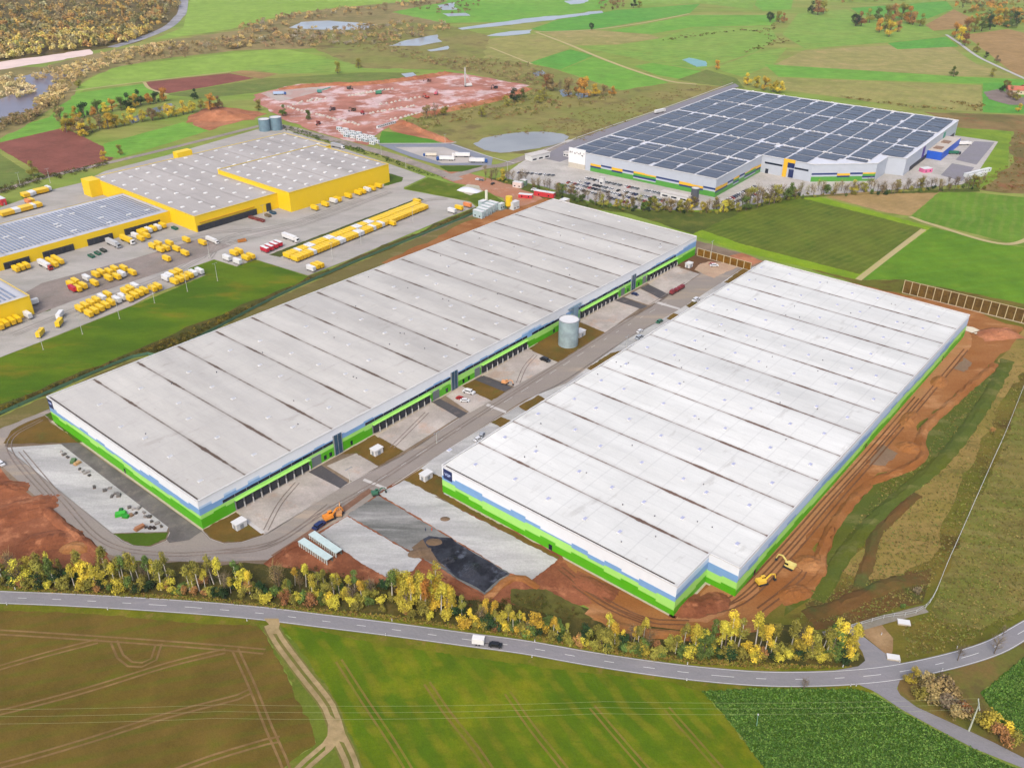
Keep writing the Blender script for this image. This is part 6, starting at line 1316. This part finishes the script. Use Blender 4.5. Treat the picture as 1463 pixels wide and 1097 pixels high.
def plant_all():
    tot, cnt = {}, {}
    key = lambda t: (t[0], t[3], t[4])
    for t in TREES: tot[key(t)] = tot.get(key(t), 0)+1
    def sx(p): 
        v = Vector((p[0], p[1], -CAMH)); return v.x/(v.y*math.cos(PITCH)+CAMH*math.sin(PITCH))
    for t in sorted(TREES, key=lambda t: sx(t[1])):
        kind, p, sc, leaf, zone, group = t; k = key(t); cnt[k] = cnt.get(k, 0)+1
        nm = kind.replace('_', ' ').replace('bare tree', 'leafless tree'); lab = f"{WORD[leaf]} {nm}" if not (kind == 'bare_tree' and leaf == 'twig') else 'bare grey tree'
        lab = f"{lab} {zone}" if tot[k] == 1 else f"{ordn(cnt[k])} {lab} from left {zone}"
        pr = proto(kind, int(RNG.integers(0, 6))); loc = (p[0], p[1], 0); rz = RNG.uniform(0, 6.28)
        if not pr[1]: pr[1] = True; o = pr[0]; o.location = loc; o.rotation_euler.z = rz; o.scale = (sc,)*3; o['label'] = lab; o['group'] = group
        else: o = dup(pr[0], loc, rz, lab, group, sc)
        for c in o.children:
            if c.name.split('.')[0] in ('crown', 'twigs'): setm(c, LF[leaf])
    for (k, v), pr in PROTO.items():
        if not pr[1]:
            for c in list(pr[0].children): bpy.data.objects.remove(c)
            bpy.data.objects.remove(pr[0])
def lerp_line(L, t):
    for a, b in zip(L, L[1:]):
        if a[0] <= t <= b[0]: k = (t-a[0])/(b[0]-a[0]); return a[1]+(b[1]-a[1])*k
    return L[-1][1] if t > L[-1][0] else L[0][1]
LOW = [(-60, 838), (0, 839), (150, 844), (300, 852), (400, 861), (500, 871), (600, 884), (700, 901), (800, 919), (900, 934), (1000, 943), (1100, 945), (1225, 946)]
UPP = [(-60, 812), (0, 814), (150, 822), (300, 826), (420, 834), (520, 846), (560, 838), (620, 850), (660, 876), (720, 890), (800, 900), (860, 908), (900, 912), (1000, 916), (1100, 920), (1190, 930), (1225, 938)]
Z1 = 'in the roadside tree belt'; GZ = 'trees of the roadside belt'; rg = np.random.default_rng(5)
def pick(d):
    k = list(d); w = np.array([d[q] for q in k], float); return k[rg.choice(len(k), p=w/w.sum())]
for i in range(176):
    x = -40+1265*(i+rg.uniform(0, 1))/176; lo, up = lerp_line(LOW, x), lerp_line(UPP, x); y = up+(lo-up)*rg.uniform(.02, .8)
    if 770 < x < 850 and rg.random() < .6: continue
    h = rg.uniform(1.0, 1.4)*(1.25 if 545 < x < 640 else 1.08 if x > 990 else 1.0 if x < 420 else .82)
    kind = pick({'birch_tree': 6, 'broadleaf_tree': 2.2, 'bare_tree': 2.4 if x < 520 else .7}); leaf = pick({'gold': 2.4 if x > 520 else 1.0, 'yellow': 3, 'olive': 3, 'orange': .08, 'green': .6}) if kind != 'bare_tree' else pick({'twig': 1, 'straw': 1})
    if kind == 'broadleaf_tree': h *= .9
    if (math.sin(x*.045)+math.sin(x*.11+1)) < -.9 and rg.random() < .7: continue
    h *= rg.choice([.72, .9, 1, 1, 1.1])
    plant(kind, G(x, y), h, leaf, Z1, GZ)
for i in range(205):
    x = -45+1270*(i+rg.uniform(0, 1))/205; lo, up = lerp_line(LOW, x), lerp_line(UPP, x); y = lo-(lo-up)*abs(rg.normal(0, .42)); y = max(up-4, y)
    plant('shrub', G(x, y), rg.uniform(.9, 1.6), pick({'olive': 4, 'yellow': 2, 'green': 1.6, 'dark': 1.6, 'rust': .6, 'gold': .6}), 'at the foot of the roadside belt', 'shrubs of the roadside belt')
for x, y, k, s_, l in [(893, 928, 'broadleaf_tree', .8, 'dark'), (60, 840, 'broadleaf_tree', .85, 'dark'), (275, 818, 'fir_tree', .7, 'dark'), (336, 822, 'fir_tree', .5, 'dark'), (462, 862, 'broadleaf_tree', .7, 'green'), (598, 858, 'broadleaf_tree', 1.25, 'yellow'), (622, 862, 'broadleaf_tree', 1.25, 'gold'), (580, 850, 'broadleaf_tree', 1.2, 'yellow'), (640, 870, 'birch_tree', 1.1, 'gold')]: plant(k, G(x, y), s_, l, Z1, GZ)
# around the junction
for x, y, k, s_, l in [(1302, 976, 'broadleaf_tree', .72, 'yellow'), (1322, 986, 'shrub', 1.8, 'straw'), (1340, 998, 'shrub', 2.3, 'straw'), (1352, 1012, 'shrub', 2.0, 'twig'), (1330, 1006, 'shrub', 1.8, 'straw'), (1345, 985, 'shrub', 1.6, 'twig'), (1362, 1024, 'shrub', 1.7, 'straw'), (1316, 1000, 'shrub', 1.3, 'olive'), (1376, 1020, 'shrub', 1.5, 'rust'), (1362, 1000, 'shrub', 1.2, 'straw'), (1400, 1036, 'shrub', 1.5, 'olive'), (1412, 1042, 'shrub', 1.9, 'yellow'), (1430, 1056, 'shrub', 1.6, 'rust'), (1450, 1064, 'shrub', 1.2, 'olive'), (1440, 1050, 'shrub', 1.3, 'gold'), (1148, 985, 'bare_tree', .55, 'twig'), (1368, 944, 'bare_tree', .7, 'twig'), (1420, 934, 'bare_tree', .85, 'twig'), (1432, 908, 'bare_tree', .5, 'twig'), (1218, 936, 'shrub', .9, 'dark'), (1200, 934, 'shrub', 1.1, 'olive'), (1310, 846, 'shrub', .8, 'twig'), (1417, 617, 'shrub', .7, 'rust'), (1290, 868, 'shrub', .6, 'green')]: plant(k, G(x, y), s_*1.15, l, 'around the road junction', 'growth around the junction')
# hedge and trees between the new warehouse and the solar warehouse
HB = [(690, 254), (760, 268), (830, 289), (900, 301), (1010, 303), (1060, 300), (1110, 288), (1160, 279), (1250, 276), (1330, 272), (1405, 268)]
for i in range(150):
    t = i/149; x = 690+715*t+rg.uniform(-4, 4); y = lerp_line(HB, x)+rg.uniform(-6, 3)
    k = pick({'bare_tree': 5 if x > 1080 or x < 800 else 2, 'broadleaf_tree': 2.2 if 800 < x < 1130 else .4}); plant(k, G(x, y), rg.uniform(.95, 1.45)*(1.3 if 1060 < x < 1130 else .9), pick({'straw': 2, 'twig': 3, 'olive': .6}) if k == 'bare_tree' else pick({'olive': 3, 'yellow': 1.5, 'green': 1, 'straw': 1}), 'along the solar warehouse hedge', 'trees along the solar warehouse hedge')
for i in range(76):
    x = 692+712*i/75+rg.uniform(-4, 4); plant('shrub', G(x, lerp_line(HB, x)+rg.uniform(-2, 4)), rg.uniform(.7, 1.3), pick({'green': 3, 'olive': 3, 'dark': 1.5}), 'at the foot of the solar warehouse hedge', 'shrubs of the solar warehouse hedge')
plant('broadleaf_tree', G(984, 300), 1.1, 'gold', 'beside the dark tank', 'trees along the solar warehouse hedge'); plant('birch_tree', G(980, 302), 1.0, 'yellow', 'beside the dark tank', 'trees along the solar warehouse hedge')
# two tree rows round the ponds, upper left
for i in range(13):
    t = i/12; plant('broadleaf_tree', G(112+122*t+rg.uniform(-2, 2), 171-26*t+rg.uniform(-1, 1)), rg.uniform(1.5, 2.1), pick({'gold': 1, 'green': 2, 'olive': 2, 'orange': 1.4, 'dark': 1}), 'in the upper row beyond the ponds', 'trees round the ponds')
for i in range(19):
    t = i/18; plant('broadleaf_tree', G(96+216*t+rg.uniform(-2, 2), 196-42*t+(-6 if t < .1 else 0)+rg.uniform(-2, 2)), rg.uniform(1.4, 2.1), pick({'gold': 2, 'yellow': 2, 'olive': 2, 'orange': .8, 'straw': .6}), 'in the lower row before the ponds', 'trees round the ponds')
for x, y, s_, l in [(88, 176, 1.5, 'straw'), (97, 186, 1.5, 'olive'), (112, 192, 1.5, 'straw'), (120, 196, 1.3, 'gold'), (48, 252, 1.2, 'olive'), (150, 231, .9, 'gold'), (172, 222, .9, 'olive'), (278, 142, 1.1, 'dark'), (112, 126, 1.1, 'olive')]: plant('broadleaf_tree', G(x, y), s_*1.3, l, 'near the red ploughed field', 'trees round the ponds')
# clumps on the far right
for x, y, s_, l in [(1168, 22, 2.6, 'rust'), (1160, 20, 2.2, 'dark'), (1176, 20, 2.2, 'olive'), (1222, 38, 2.4, 'dark'), (1230, 38, 2.3, 'rust'), (1242, 33, 2.3, 'olive'), (1254, 31, 2.3, 'green'), (1266, 30, 2.6, 'olive'), (1276, 30, 2.8, 'rust'), (1288, 29, 2.8, 'olive'), (1299, 34, 2.8, 'orange'), (1304, 36, 2.2, 'rust'), (1314, 38, 2.0, 'olive'), (1256, 47, 2.2, 'orange'), (1264, 46, 2.2, 'olive'), (1270, 53, 2.4, 'gold'), (1282, 46, 1.8, 'rust'), (1100, 32, 2.0, 'dark'), (1112, 32, 1.8, 'olive'), (1120, 33, 1.6, 'rust'), (1364, 54, 2.2, 'orange'), (1371, 60, 2.2, 'gold'), (1378, 66, 1.8, 'rust'), (1395, 75, 1.3, 'olive'), (1408, 84, .9, 'dark'), (1424, 90, 1.0, 'twig'), (1362, 110, 1.3, 'green'), (1418, 110, 1.1, 'olive'), (1380, 48, 2.4, 'rust'), (1392, 46, 2.2, 'olive'), (1402, 45, 2.4, 'green'), (1414, 43, 2.4, 'dark'), (1424, 36, 2.8, 'gold'), (1432, 34, 2.4, 'olive'), (1440, 40, 2.2, 'green'), (1450, 38, 2.4, 'dark'), (845, 43, 1.3, 'dark'), (905, 12, 1.6, 'dark'), (913, 12, 1.3, 'olive'), (1438, 128, 1.3, 'olive'), (1444, 140, 1.3, 'straw'), (1452, 144, 1.2, 'olive'), (1430, 132, 1.0, 'dark'), (1455, 160, .9, 'gold'), (1024, 100, 1.2, 'orange'), (1068, 122, 1.4, 'gold'), (1080, 126, 1.4, 'yellow'), (1092, 130, 1.6, 'gold'), (1104, 132, 1.6, 'yellow'), (1114, 134, 1.4, 'gold')]: plant('broadleaf_tree', G(x, y), s_*1.25, l, 'on the far fields at right', 'trees on the far fields')
# pond and creek clumps, middle
for x, y, s_, l in [(781, 128, 1.7, 'rust'), (790, 130, 1.8, 'straw'), (800, 132, 1.4, 'twig'), (812, 138, 2.0, 'straw'), (834, 140, 2.1, 'orange'), (826, 136, 1.6, 'rust'), (850, 138, 1.4, 'gold'), (862, 137, 1.2, 'straw'), (874, 138, 1.1, 'orange'), (735, 146, 1.5, 'dark'), (745, 144, 1.3, 'green'), (770, 148, 1.4, 'olive'), (778, 142, 1.2, 'olive'), (724, 152, 1.1, 'olive'), (688, 168, 1.1, 'olive'), (610, 170, 1.3, 'straw'), (622, 168, 1.3, 'twig'), (634, 165, 1.1, 'olive'), (482, 105, 1.4, 'olive'), (512, 98, 1.2, 'olive'), (440, 172, 1.0, 'green'), (404, 166, 1.1, 'green'), (370, 158, 1.1, 'olive')]: plant('broadleaf_tree' if l not in ('twig',) else 'bare_tree', G(x, y), s_*1.3, l, 'around the creek beyond the red site', 'trees around the creek')
plant_all()
# ---------------------------------------------------------------- growth nobody could count
VC = vcmat('mixed foliage')
def in_poly(x, y, P):
    c = np.zeros(len(x), bool)
    for a, b in zip(P, P[1:]+P[:1]):
        if a[1] == b[1]: continue
        c ^= ((a[1] > y) != (b[1] > y)) & (x < (b[0]-a[0])*(y-a[1])/(b[1]-a[1])+a[0])
    return c
def thicket(name, label, cat, poly, n, h, r, cols, k=40, leaf=1.1, seed=1, flat=.8):
    rng = np.random.default_rng(seed); xs = [p[0] for p in poly]; ys = [p[1] for p in poly]; P = []
    while len(P) < n:
        x, y = rng.uniform(min(xs), max(xs), 4000), rng.uniform(min(ys), max(ys), 4000); m = in_poly(x, y, poly)
        P += list(zip(x[m], y[m]))
    P = P[:n]; Vs, Ts = [], []; C = [np.array(alb(c)) for c in cols]
    for (px, py) in P:
        g = G(px, py); hh = rng.uniform(*h); rr = rng.uniform(*r); lobes = [(g.x+rng.normal(0, rr*.45), g.y+rng.normal(0, rr*.45), hh*rng.uniform(.35, .75), rr*rng.uniform(.5, .8), rr*rng.uniform(.5, .8), hh*rng.uniform(.2, .32)) for _ in range(4)]
        V = pts_cloud(lobes, k, leaf*max(.7, rr/2.6), rng); Vs.append(V); c = C[rng.integers(len(C))]*np.array([*(rng.uniform(.75, 1.2)*rng.uniform(.94, 1.06, 3)), 1]); Ts.append(np.tile(c, (k, 1))*np.c_[np.tile(rng.uniform(.8, 1.15, k)[:, None], (1, 3)), np.ones(k)])
    o = cloud_obj(name, np.concatenate(Vs), VC, None, np.concatenate(Ts)); tag(o, label, cat); o['kind'] = 'stuff'; return o
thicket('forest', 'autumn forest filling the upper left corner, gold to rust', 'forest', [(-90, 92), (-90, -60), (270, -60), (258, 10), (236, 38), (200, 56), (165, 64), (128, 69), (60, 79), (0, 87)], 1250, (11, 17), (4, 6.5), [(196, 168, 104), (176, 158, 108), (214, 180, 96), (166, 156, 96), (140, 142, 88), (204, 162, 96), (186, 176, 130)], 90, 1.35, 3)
thicket('forest_edge', 'yellow trees along the lower edge of the forest, painted bright as if sunlit', 'forest', [(-90, 92), (-60, 66), (60, 52), (160, 46), (215, 42), (200, 57), (165, 66), (128, 70), (60, 80), (0, 88)], 330, (9, 14), (3, 5), [(255, 232, 130), (255, 222, 110), (246, 218, 130), (255, 236, 160), (240, 226, 120)], 110, 1.3, 4)  # a patch of sunlight put into the leaf colours
thicket('willow_thicket', 'pale straw willows standing in and along the flooded river', 'thicket', [(-80, 160), (-80, 128), (0, 112), (30, 108), (52, 128), (50, 136), (28, 142), (0, 140)], 90, (5, 9), (3, 5), [(250, 226, 164), (244, 218, 150), (252, 234, 180)], 100, 1.0, 5)  # willows pale by nature, their tints also hinting at the sun patch
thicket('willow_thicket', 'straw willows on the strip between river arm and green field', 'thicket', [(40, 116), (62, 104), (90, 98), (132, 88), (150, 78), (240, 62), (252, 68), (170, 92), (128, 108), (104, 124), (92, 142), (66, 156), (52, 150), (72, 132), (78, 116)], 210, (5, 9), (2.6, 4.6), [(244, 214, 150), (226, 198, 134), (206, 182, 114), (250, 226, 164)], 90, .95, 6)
thicket('willow_thicket', 'olive brown willows along the lower river bank', 'thicket', [(-80, 215), (-10, 186), (10, 172), (50, 160), (70, 148), (88, 150), (62, 166), (30, 180), (10, 184), (-60, 222)], 120, (5, 8), (2.6, 4.2), [(180, 154, 106), (164, 144, 96), (150, 138, 86)], 90, .9, 7)
thicket('river_thicket', 'brown and gold bank trees winding across the upper middle', 'thicket', [(170, 86), (240, 66), (330, 58), (346, 40), (400, 24), (480, 14), (520, 14), (560, 6), (620, -4), (622, 2), (560, 16), (520, 26), (420, 30), (412, 40), (470, 44), (560, 34), (640, 36), (652, 44), (600, 56), (560, 62), (520, 66), (440, 68), (350, 70), (250, 80)], 430, (6, 11), (3, 5.2), [(186, 156, 112), (206, 178, 116), (164, 146, 106), (182, 172, 142), (150, 138, 96), (222, 192, 122)], 80, 1.0, 8)
thicket('river_thicket', 'pale grey brown trees edging the river lane at upper left', 'thicket', [(150, 92), (230, 74), (330, 64), (345, 66), (260, 84), (180, 96)], 60, (4, 7), (2, 3.6), [(180, 158, 110), (160, 142, 100)], 44, 1.1, 21)
thicket('marsh_scrub', 'brown scrub around the marsh pools behind the red site', 'scrub', [(470, 62), (560, 60), (620, 84), (690, 84), (770, 96), (790, 118), (760, 124), (700, 108), (640, 98), (560, 78)], 330, (2, 5), (2, 3.6), [(164, 144, 96), (146, 136, 80), (180, 154, 108), (136, 112, 82), (152, 146, 90)], 30, 1.0, 9)
thicket('marsh_scrub', 'tall brown scrub between the red site and the grey pond', 'scrub', [(575, 176), (620, 158), (700, 150), (760, 128), (800, 138), (900, 134), (850, 150), (760, 166), (640, 180), (600, 186)], 260, (2, 5), (1.8, 3.4), [(166, 152, 88), (142, 136, 66), (176, 164, 106), (122, 126, 58), (156, 120, 80)], 30, .95, 10)
thicket('dry_reeds', 'low tan reeds on the slope behind the solar warehouse', 'reeds', [(700, 196), (820, 162), (960, 128), (1040, 118), (960, 146), (830, 204), (800, 190)], 300, (.8, 1.8), (1.2, 2.6), [(156, 136, 84), (136, 128, 66), (150, 122, 84)], 24, .8, 11)
thicket('river_thicket', 'brown trees round the small flooded pool at the top', 'thicket', [(580, 6), (620, -4), (690, 0), (684, 14), (650, 24), (600, 18)], 60, (5, 8), (2.6, 4), [(150, 124, 92), (130, 112, 84), (140, 132, 92)], 44, 1.2, 12)
thicket('river_thicket', 'brown grove beside the river bend at the top', 'thicket', [(856, 2), (890, -6), (892, 12), (872, 17), (858, 14)], 34, (6, 9), (3, 4.4), [(156, 126, 88), (136, 116, 80)], 44, 1.2, 13)
thicket('forest', 'wooded far edge above the fields at top right', 'forest', [(1150, 4), (1160, -40), (1500, -40), (1500, 10), (1400, 12), (1362, 8), (1300, 3), (1220, 6)], 260, (9, 14), (4, 6), [(164, 138, 86), (186, 144, 80), (138, 130, 78), (180, 156, 82)], 40, 1.6, 14)
thicket('forest', 'autumn wood at the right edge, orange, gold and dark green', 'forest', [(1362, 12), (1400, 8), (1500, 10), (1520, 46), (1463, 40), (1440, 42), (1400, 36), (1378, 26)], 130, (9, 13), (3.6, 5.4), [(204, 154, 72), (222, 168, 76), (146, 136, 68), (104, 120, 74), (190, 148, 82)], 44, 1.5, 15)
thicket('hedge', 'scrubby hedge along the bank between depot and grey-roofed warehouse', 'hedge', [(-70, 612), (0, 584), (100, 543), (200, 503), (300, 460), (420, 413), (440, 400), (502, 376), (640, 316), (680, 299), (682, 302), (640, 320), (521, 368), (403, 418), (246, 500), (189, 510), (0, 590), (-70, 622)], 520, (.8, 2.6), (.9, 1.9), [(92, 92, 36), (112, 100, 40), (78, 84, 32), (150, 132, 40), (70, 66, 30)], 34, .55, 16)
thicket('hedge', 'dark hedge along the lane behind the depot', 'hedge', [(-70, 292), (0, 269), (48, 256), (110, 243), (150, 232), (152, 238), (110, 250), (50, 264), (0, 279), (-70, 304)], 210, (1.5, 4), (1.4, 2.6), [(86, 92, 40), (70, 82, 36), (110, 106, 46), (96, 78, 44)], 34, .8, 17)
thicket('hedge', 'dark green hedge behind the tall yellow hall', 'hedge', [(398, 181), (406, 179), (470, 200), (540, 221), (610, 249), (640, 256), (612, 252), (540, 227), (470, 206), (404, 186)], 190, (1.2, 3), (1.2, 2.2), [(70, 100, 36), (86, 110, 40), (60, 84, 34)], 30, .7, 18)
thicket('bank_scrub', 'dark scrub on the bank above the roadside belt', 'scrub', [(395, 812), (450, 812), (540, 836), (640, 850), (690, 862), (760, 848), (830, 876), (800, 900), (700, 884), (620, 868), (520, 852), (420, 836)], 240, (.8, 2.4), (.8, 1.8), [(96, 96, 40), (80, 84, 34), (116, 100, 46), (104, 78, 38)], 36, .5, 19)
thicket('hedge', 'low hedge line at the field edge behind the solar warehouse', 'hedge', [(1180, 136), (1300, 152), (1402, 160), (1404, 150), (1340, 144), (1400, 158), (1300, 156)], 80, (1.5, 4), (1.6, 3), [(140, 124, 66), (116, 112, 54), (160, 130, 66)], 30, .9, 20)
thicket('hedgerow', 'scattered brown hedgerow lines on the far meadows', 'hedge', [(940, 57), (990, 50), (1050, 42), (1085, 44), (1112, 30), (1118, 36), (1096, 50), (1118, 56), (1150, 60), (1120, 64), (1082, 72), (1050, 80), (1078, 70), (1100, 60), (1084, 48), (1050, 46), (990, 54), (945, 60)], 120, (1.5, 3.5), (1.6, 3), [(150, 122, 80), (120, 116, 58), (100, 106, 52)], 26, 1.1, 22)
thicket('scrub', 'brown scrub beyond the right yard of the solar warehouse', 'scrub', [(1400, 258), (1440, 236), (1446, 192), (1500, 184), (1500, 278), (1420, 274)], 240, (1, 3.4), (1.2, 2.6), [(150, 126, 70), (124, 112, 54), (160, 106, 64), (136, 130, 66)], 30, .75, 23)
def tufts(name, label, cat, poly, n, size, cols, seed, hz=.3):
    rng = np.random.default_rng(seed); xs = [p[0] for p in poly]; ys = [p[1] for p in poly]; X = []
    while len(X) < n:
        x, y = rng.uniform(min(xs), max(xs), 20000), rng.uniform(min(ys), max(ys), 20000); m = in_poly(x, y, poly); X += list(zip(x[m], y[m]))
    C = np.array([[*G(*p)] for p in X[:n]]); C[:, 2] = hz*rng.uniform(.5, 1.2, n); k = 3; P = np.repeat(C, k, 0)+rng.normal(size=(n*k, 3))*np.array([size*.5, size*.5, hz*.25])
    nn = rng.normal(size=P.shape)*.6+np.array([0, 0, 1.0]); nn /= np.linalg.norm(nn, axis=1)[:, None]; a = np.cross(nn, rng.normal(size=P.shape)); a /= np.linalg.norm(a, axis=1)[:, None]; b = np.cross(nn, a); s = (size*rng.uniform(.5, 1.2, len(P)))[:, None]*.5
    V = np.stack([P-a*s-b*s*.4, P+a*s*.3-b*s, P+a*s+b*s*.4, P-a*s*.3+b*s], 1).reshape(-1, 3)
    col = np.array([alb(c) for c in cols])[rng.integers(len(cols), size=n)]; col[:, :3] *= rng.uniform(.7, 1.25, n)[:, None]
    o = cloud_obj(name, V, VC, None, np.repeat(col, k, 0)); tag(o, label, cat); o['kind'] = 'stuff'; return o
tufts('crop_leaves', 'dark green leafy crop in the lower right field', 'crop', [(1004, 988), (1100, 983), (1226, 985), (1252, 994), (1287, 1016), (1336, 1043), (1391, 1072), (1480, 1112), (1480, 1140), (1120, 1150), (1092, 1097), (1042, 1030)], 15000, .5, [(98, 138, 54), (82, 120, 46), (118, 150, 68), (70, 106, 42)], 31, .45)
tufts('crop_leaves', 'dark green leafy crop at the right picture edge', 'crop', [(1402, 992), (1463, 940), (1500, 920), (1500, 1080), (1463, 1058), (1428, 1028)], 4200, .5, [(98, 138, 54), (82, 120, 46), (118, 150, 68), (70, 106, 42)], 32, .45)
tufts('rough_grass', 'olive and straw tussocks on the rough meadow right of the white-roofed warehouse', 'grass', [(1140, 884), (1190, 800), (1262, 690), (1325, 640), (1366, 570), (1424, 521), (1463, 490), (1500, 600), (1500, 866), (1463, 878), (1364, 924), (1296, 940), (1290, 900), (1330, 872), (1365, 800), (1355, 790), (1316, 860), (1262, 878), (1200, 892)], 9000, .6, [(134, 124, 62), (116, 118, 54), (150, 134, 78), (112, 98, 52), (122, 130, 60)], 33, .25)
tufts('verge_grass', 'yellow green tall grass along the country road', 'grass', [(-60, 841), (0, 842), (303, 860), (560, 886), (750, 911), (919, 942), (1100, 956), (1216, 953), (1100, 948), (919, 934), (750, 905), (560, 880), (300, 854), (0, 838)], 3600, .55, [(140, 130, 56), (124, 128, 46), (150, 122, 64)], 34, .3)
SUN_AZ, SKY_S, SUN_S, SUN_C, EXPO = 194, .15, .85, (1, .94, .84), 1.02
# ================================================================ CAMERA AND LIGHT
cam = bpy.data.cameras.new('camera'); cam.sensor_width = 36; cam.sensor_fit = 'HORIZONTAL'; cam.lens = FPX/1463*36; cam.clip_end = 20000; cam.clip_start = 1
co = bpy.data.objects.new('camera', cam); COL.objects.link(co); co.matrix_world = Matrix.Translation((0, 0, CAMH)) @ Matrix.Rotation(R(90)-PITCH, 4, 'X') @ Matrix.Rotation(ROLL, 4, 'Z'); SC.camera = co
w = bpy.data.worlds.new('World'); SC.world = w; w.use_nodes = True; nt = w.node_tree; bg = nt.nodes['Background']
sky = nt.nodes.new('ShaderNodeTexSky'); sky.sky_type = 'NISHITA'; sky.sun_disc = False; SE, SA = R(48), R(SUN_AZ)
sky.sun_elevation = SE; sky.sun_rotation = SA; sky.air_density = .8; sky.dust_density = 4.0; sky.ozone_density = .3
nt.links.new(sky.outputs[0], bg.inputs['Color']); bg.inputs['Strength'].default_value = SKY_S
sl = bpy.data.lights.new('sun', 'SUN'); sl.energy = SUN_S; sl.angle = R(22); sl.color = SUN_C
so = bpy.data.objects.new('sun', sl); COL.objects.link(so)
# Nishita: rotation measured from +Y clockwise seen from above
d = Vector((math.sin(SA)*math.cos(SE), math.cos(SA)*math.cos(SE), math.sin(SE))); so.rotation_euler = d.to_track_quat('Z', 'Y').to_euler()
vs = SC.view_settings; vs.view_transform = 'Standard'; vs.look = 'None'; vs.gamma = 1; vs.use_curve_mapping = False; vs.exposure = EXPO
SC.cycles.max_bounces = 5; SC.cycles.diffuse_bounces = 2; SC.cycles.transparent_max_bounces = 4
# thin autumn air over the whole valley
hz = MB().box((0, 1800, -1), (9600, 6000, CAMH+41)).build('haze', None); hz.data.materials.clear(); hz['kind'] = 'stuff'
hm = bpy.data.materials.new('valley haze'); hm.use_nodes = True; ht = hm.node_tree; ht.nodes.clear(); ho = ht.nodes.new('ShaderNodeOutputMaterial'); hv = ht.nodes.new('ShaderNodeVolumePrincipled')
hv.inputs['Color'].default_value = (.95, .97, 1, 1); hv.inputs['Density'].default_value = .00003; ht.links.new(hv.outputs[0], ho.inputs['Volume']); hz.data.materials.append(hm)
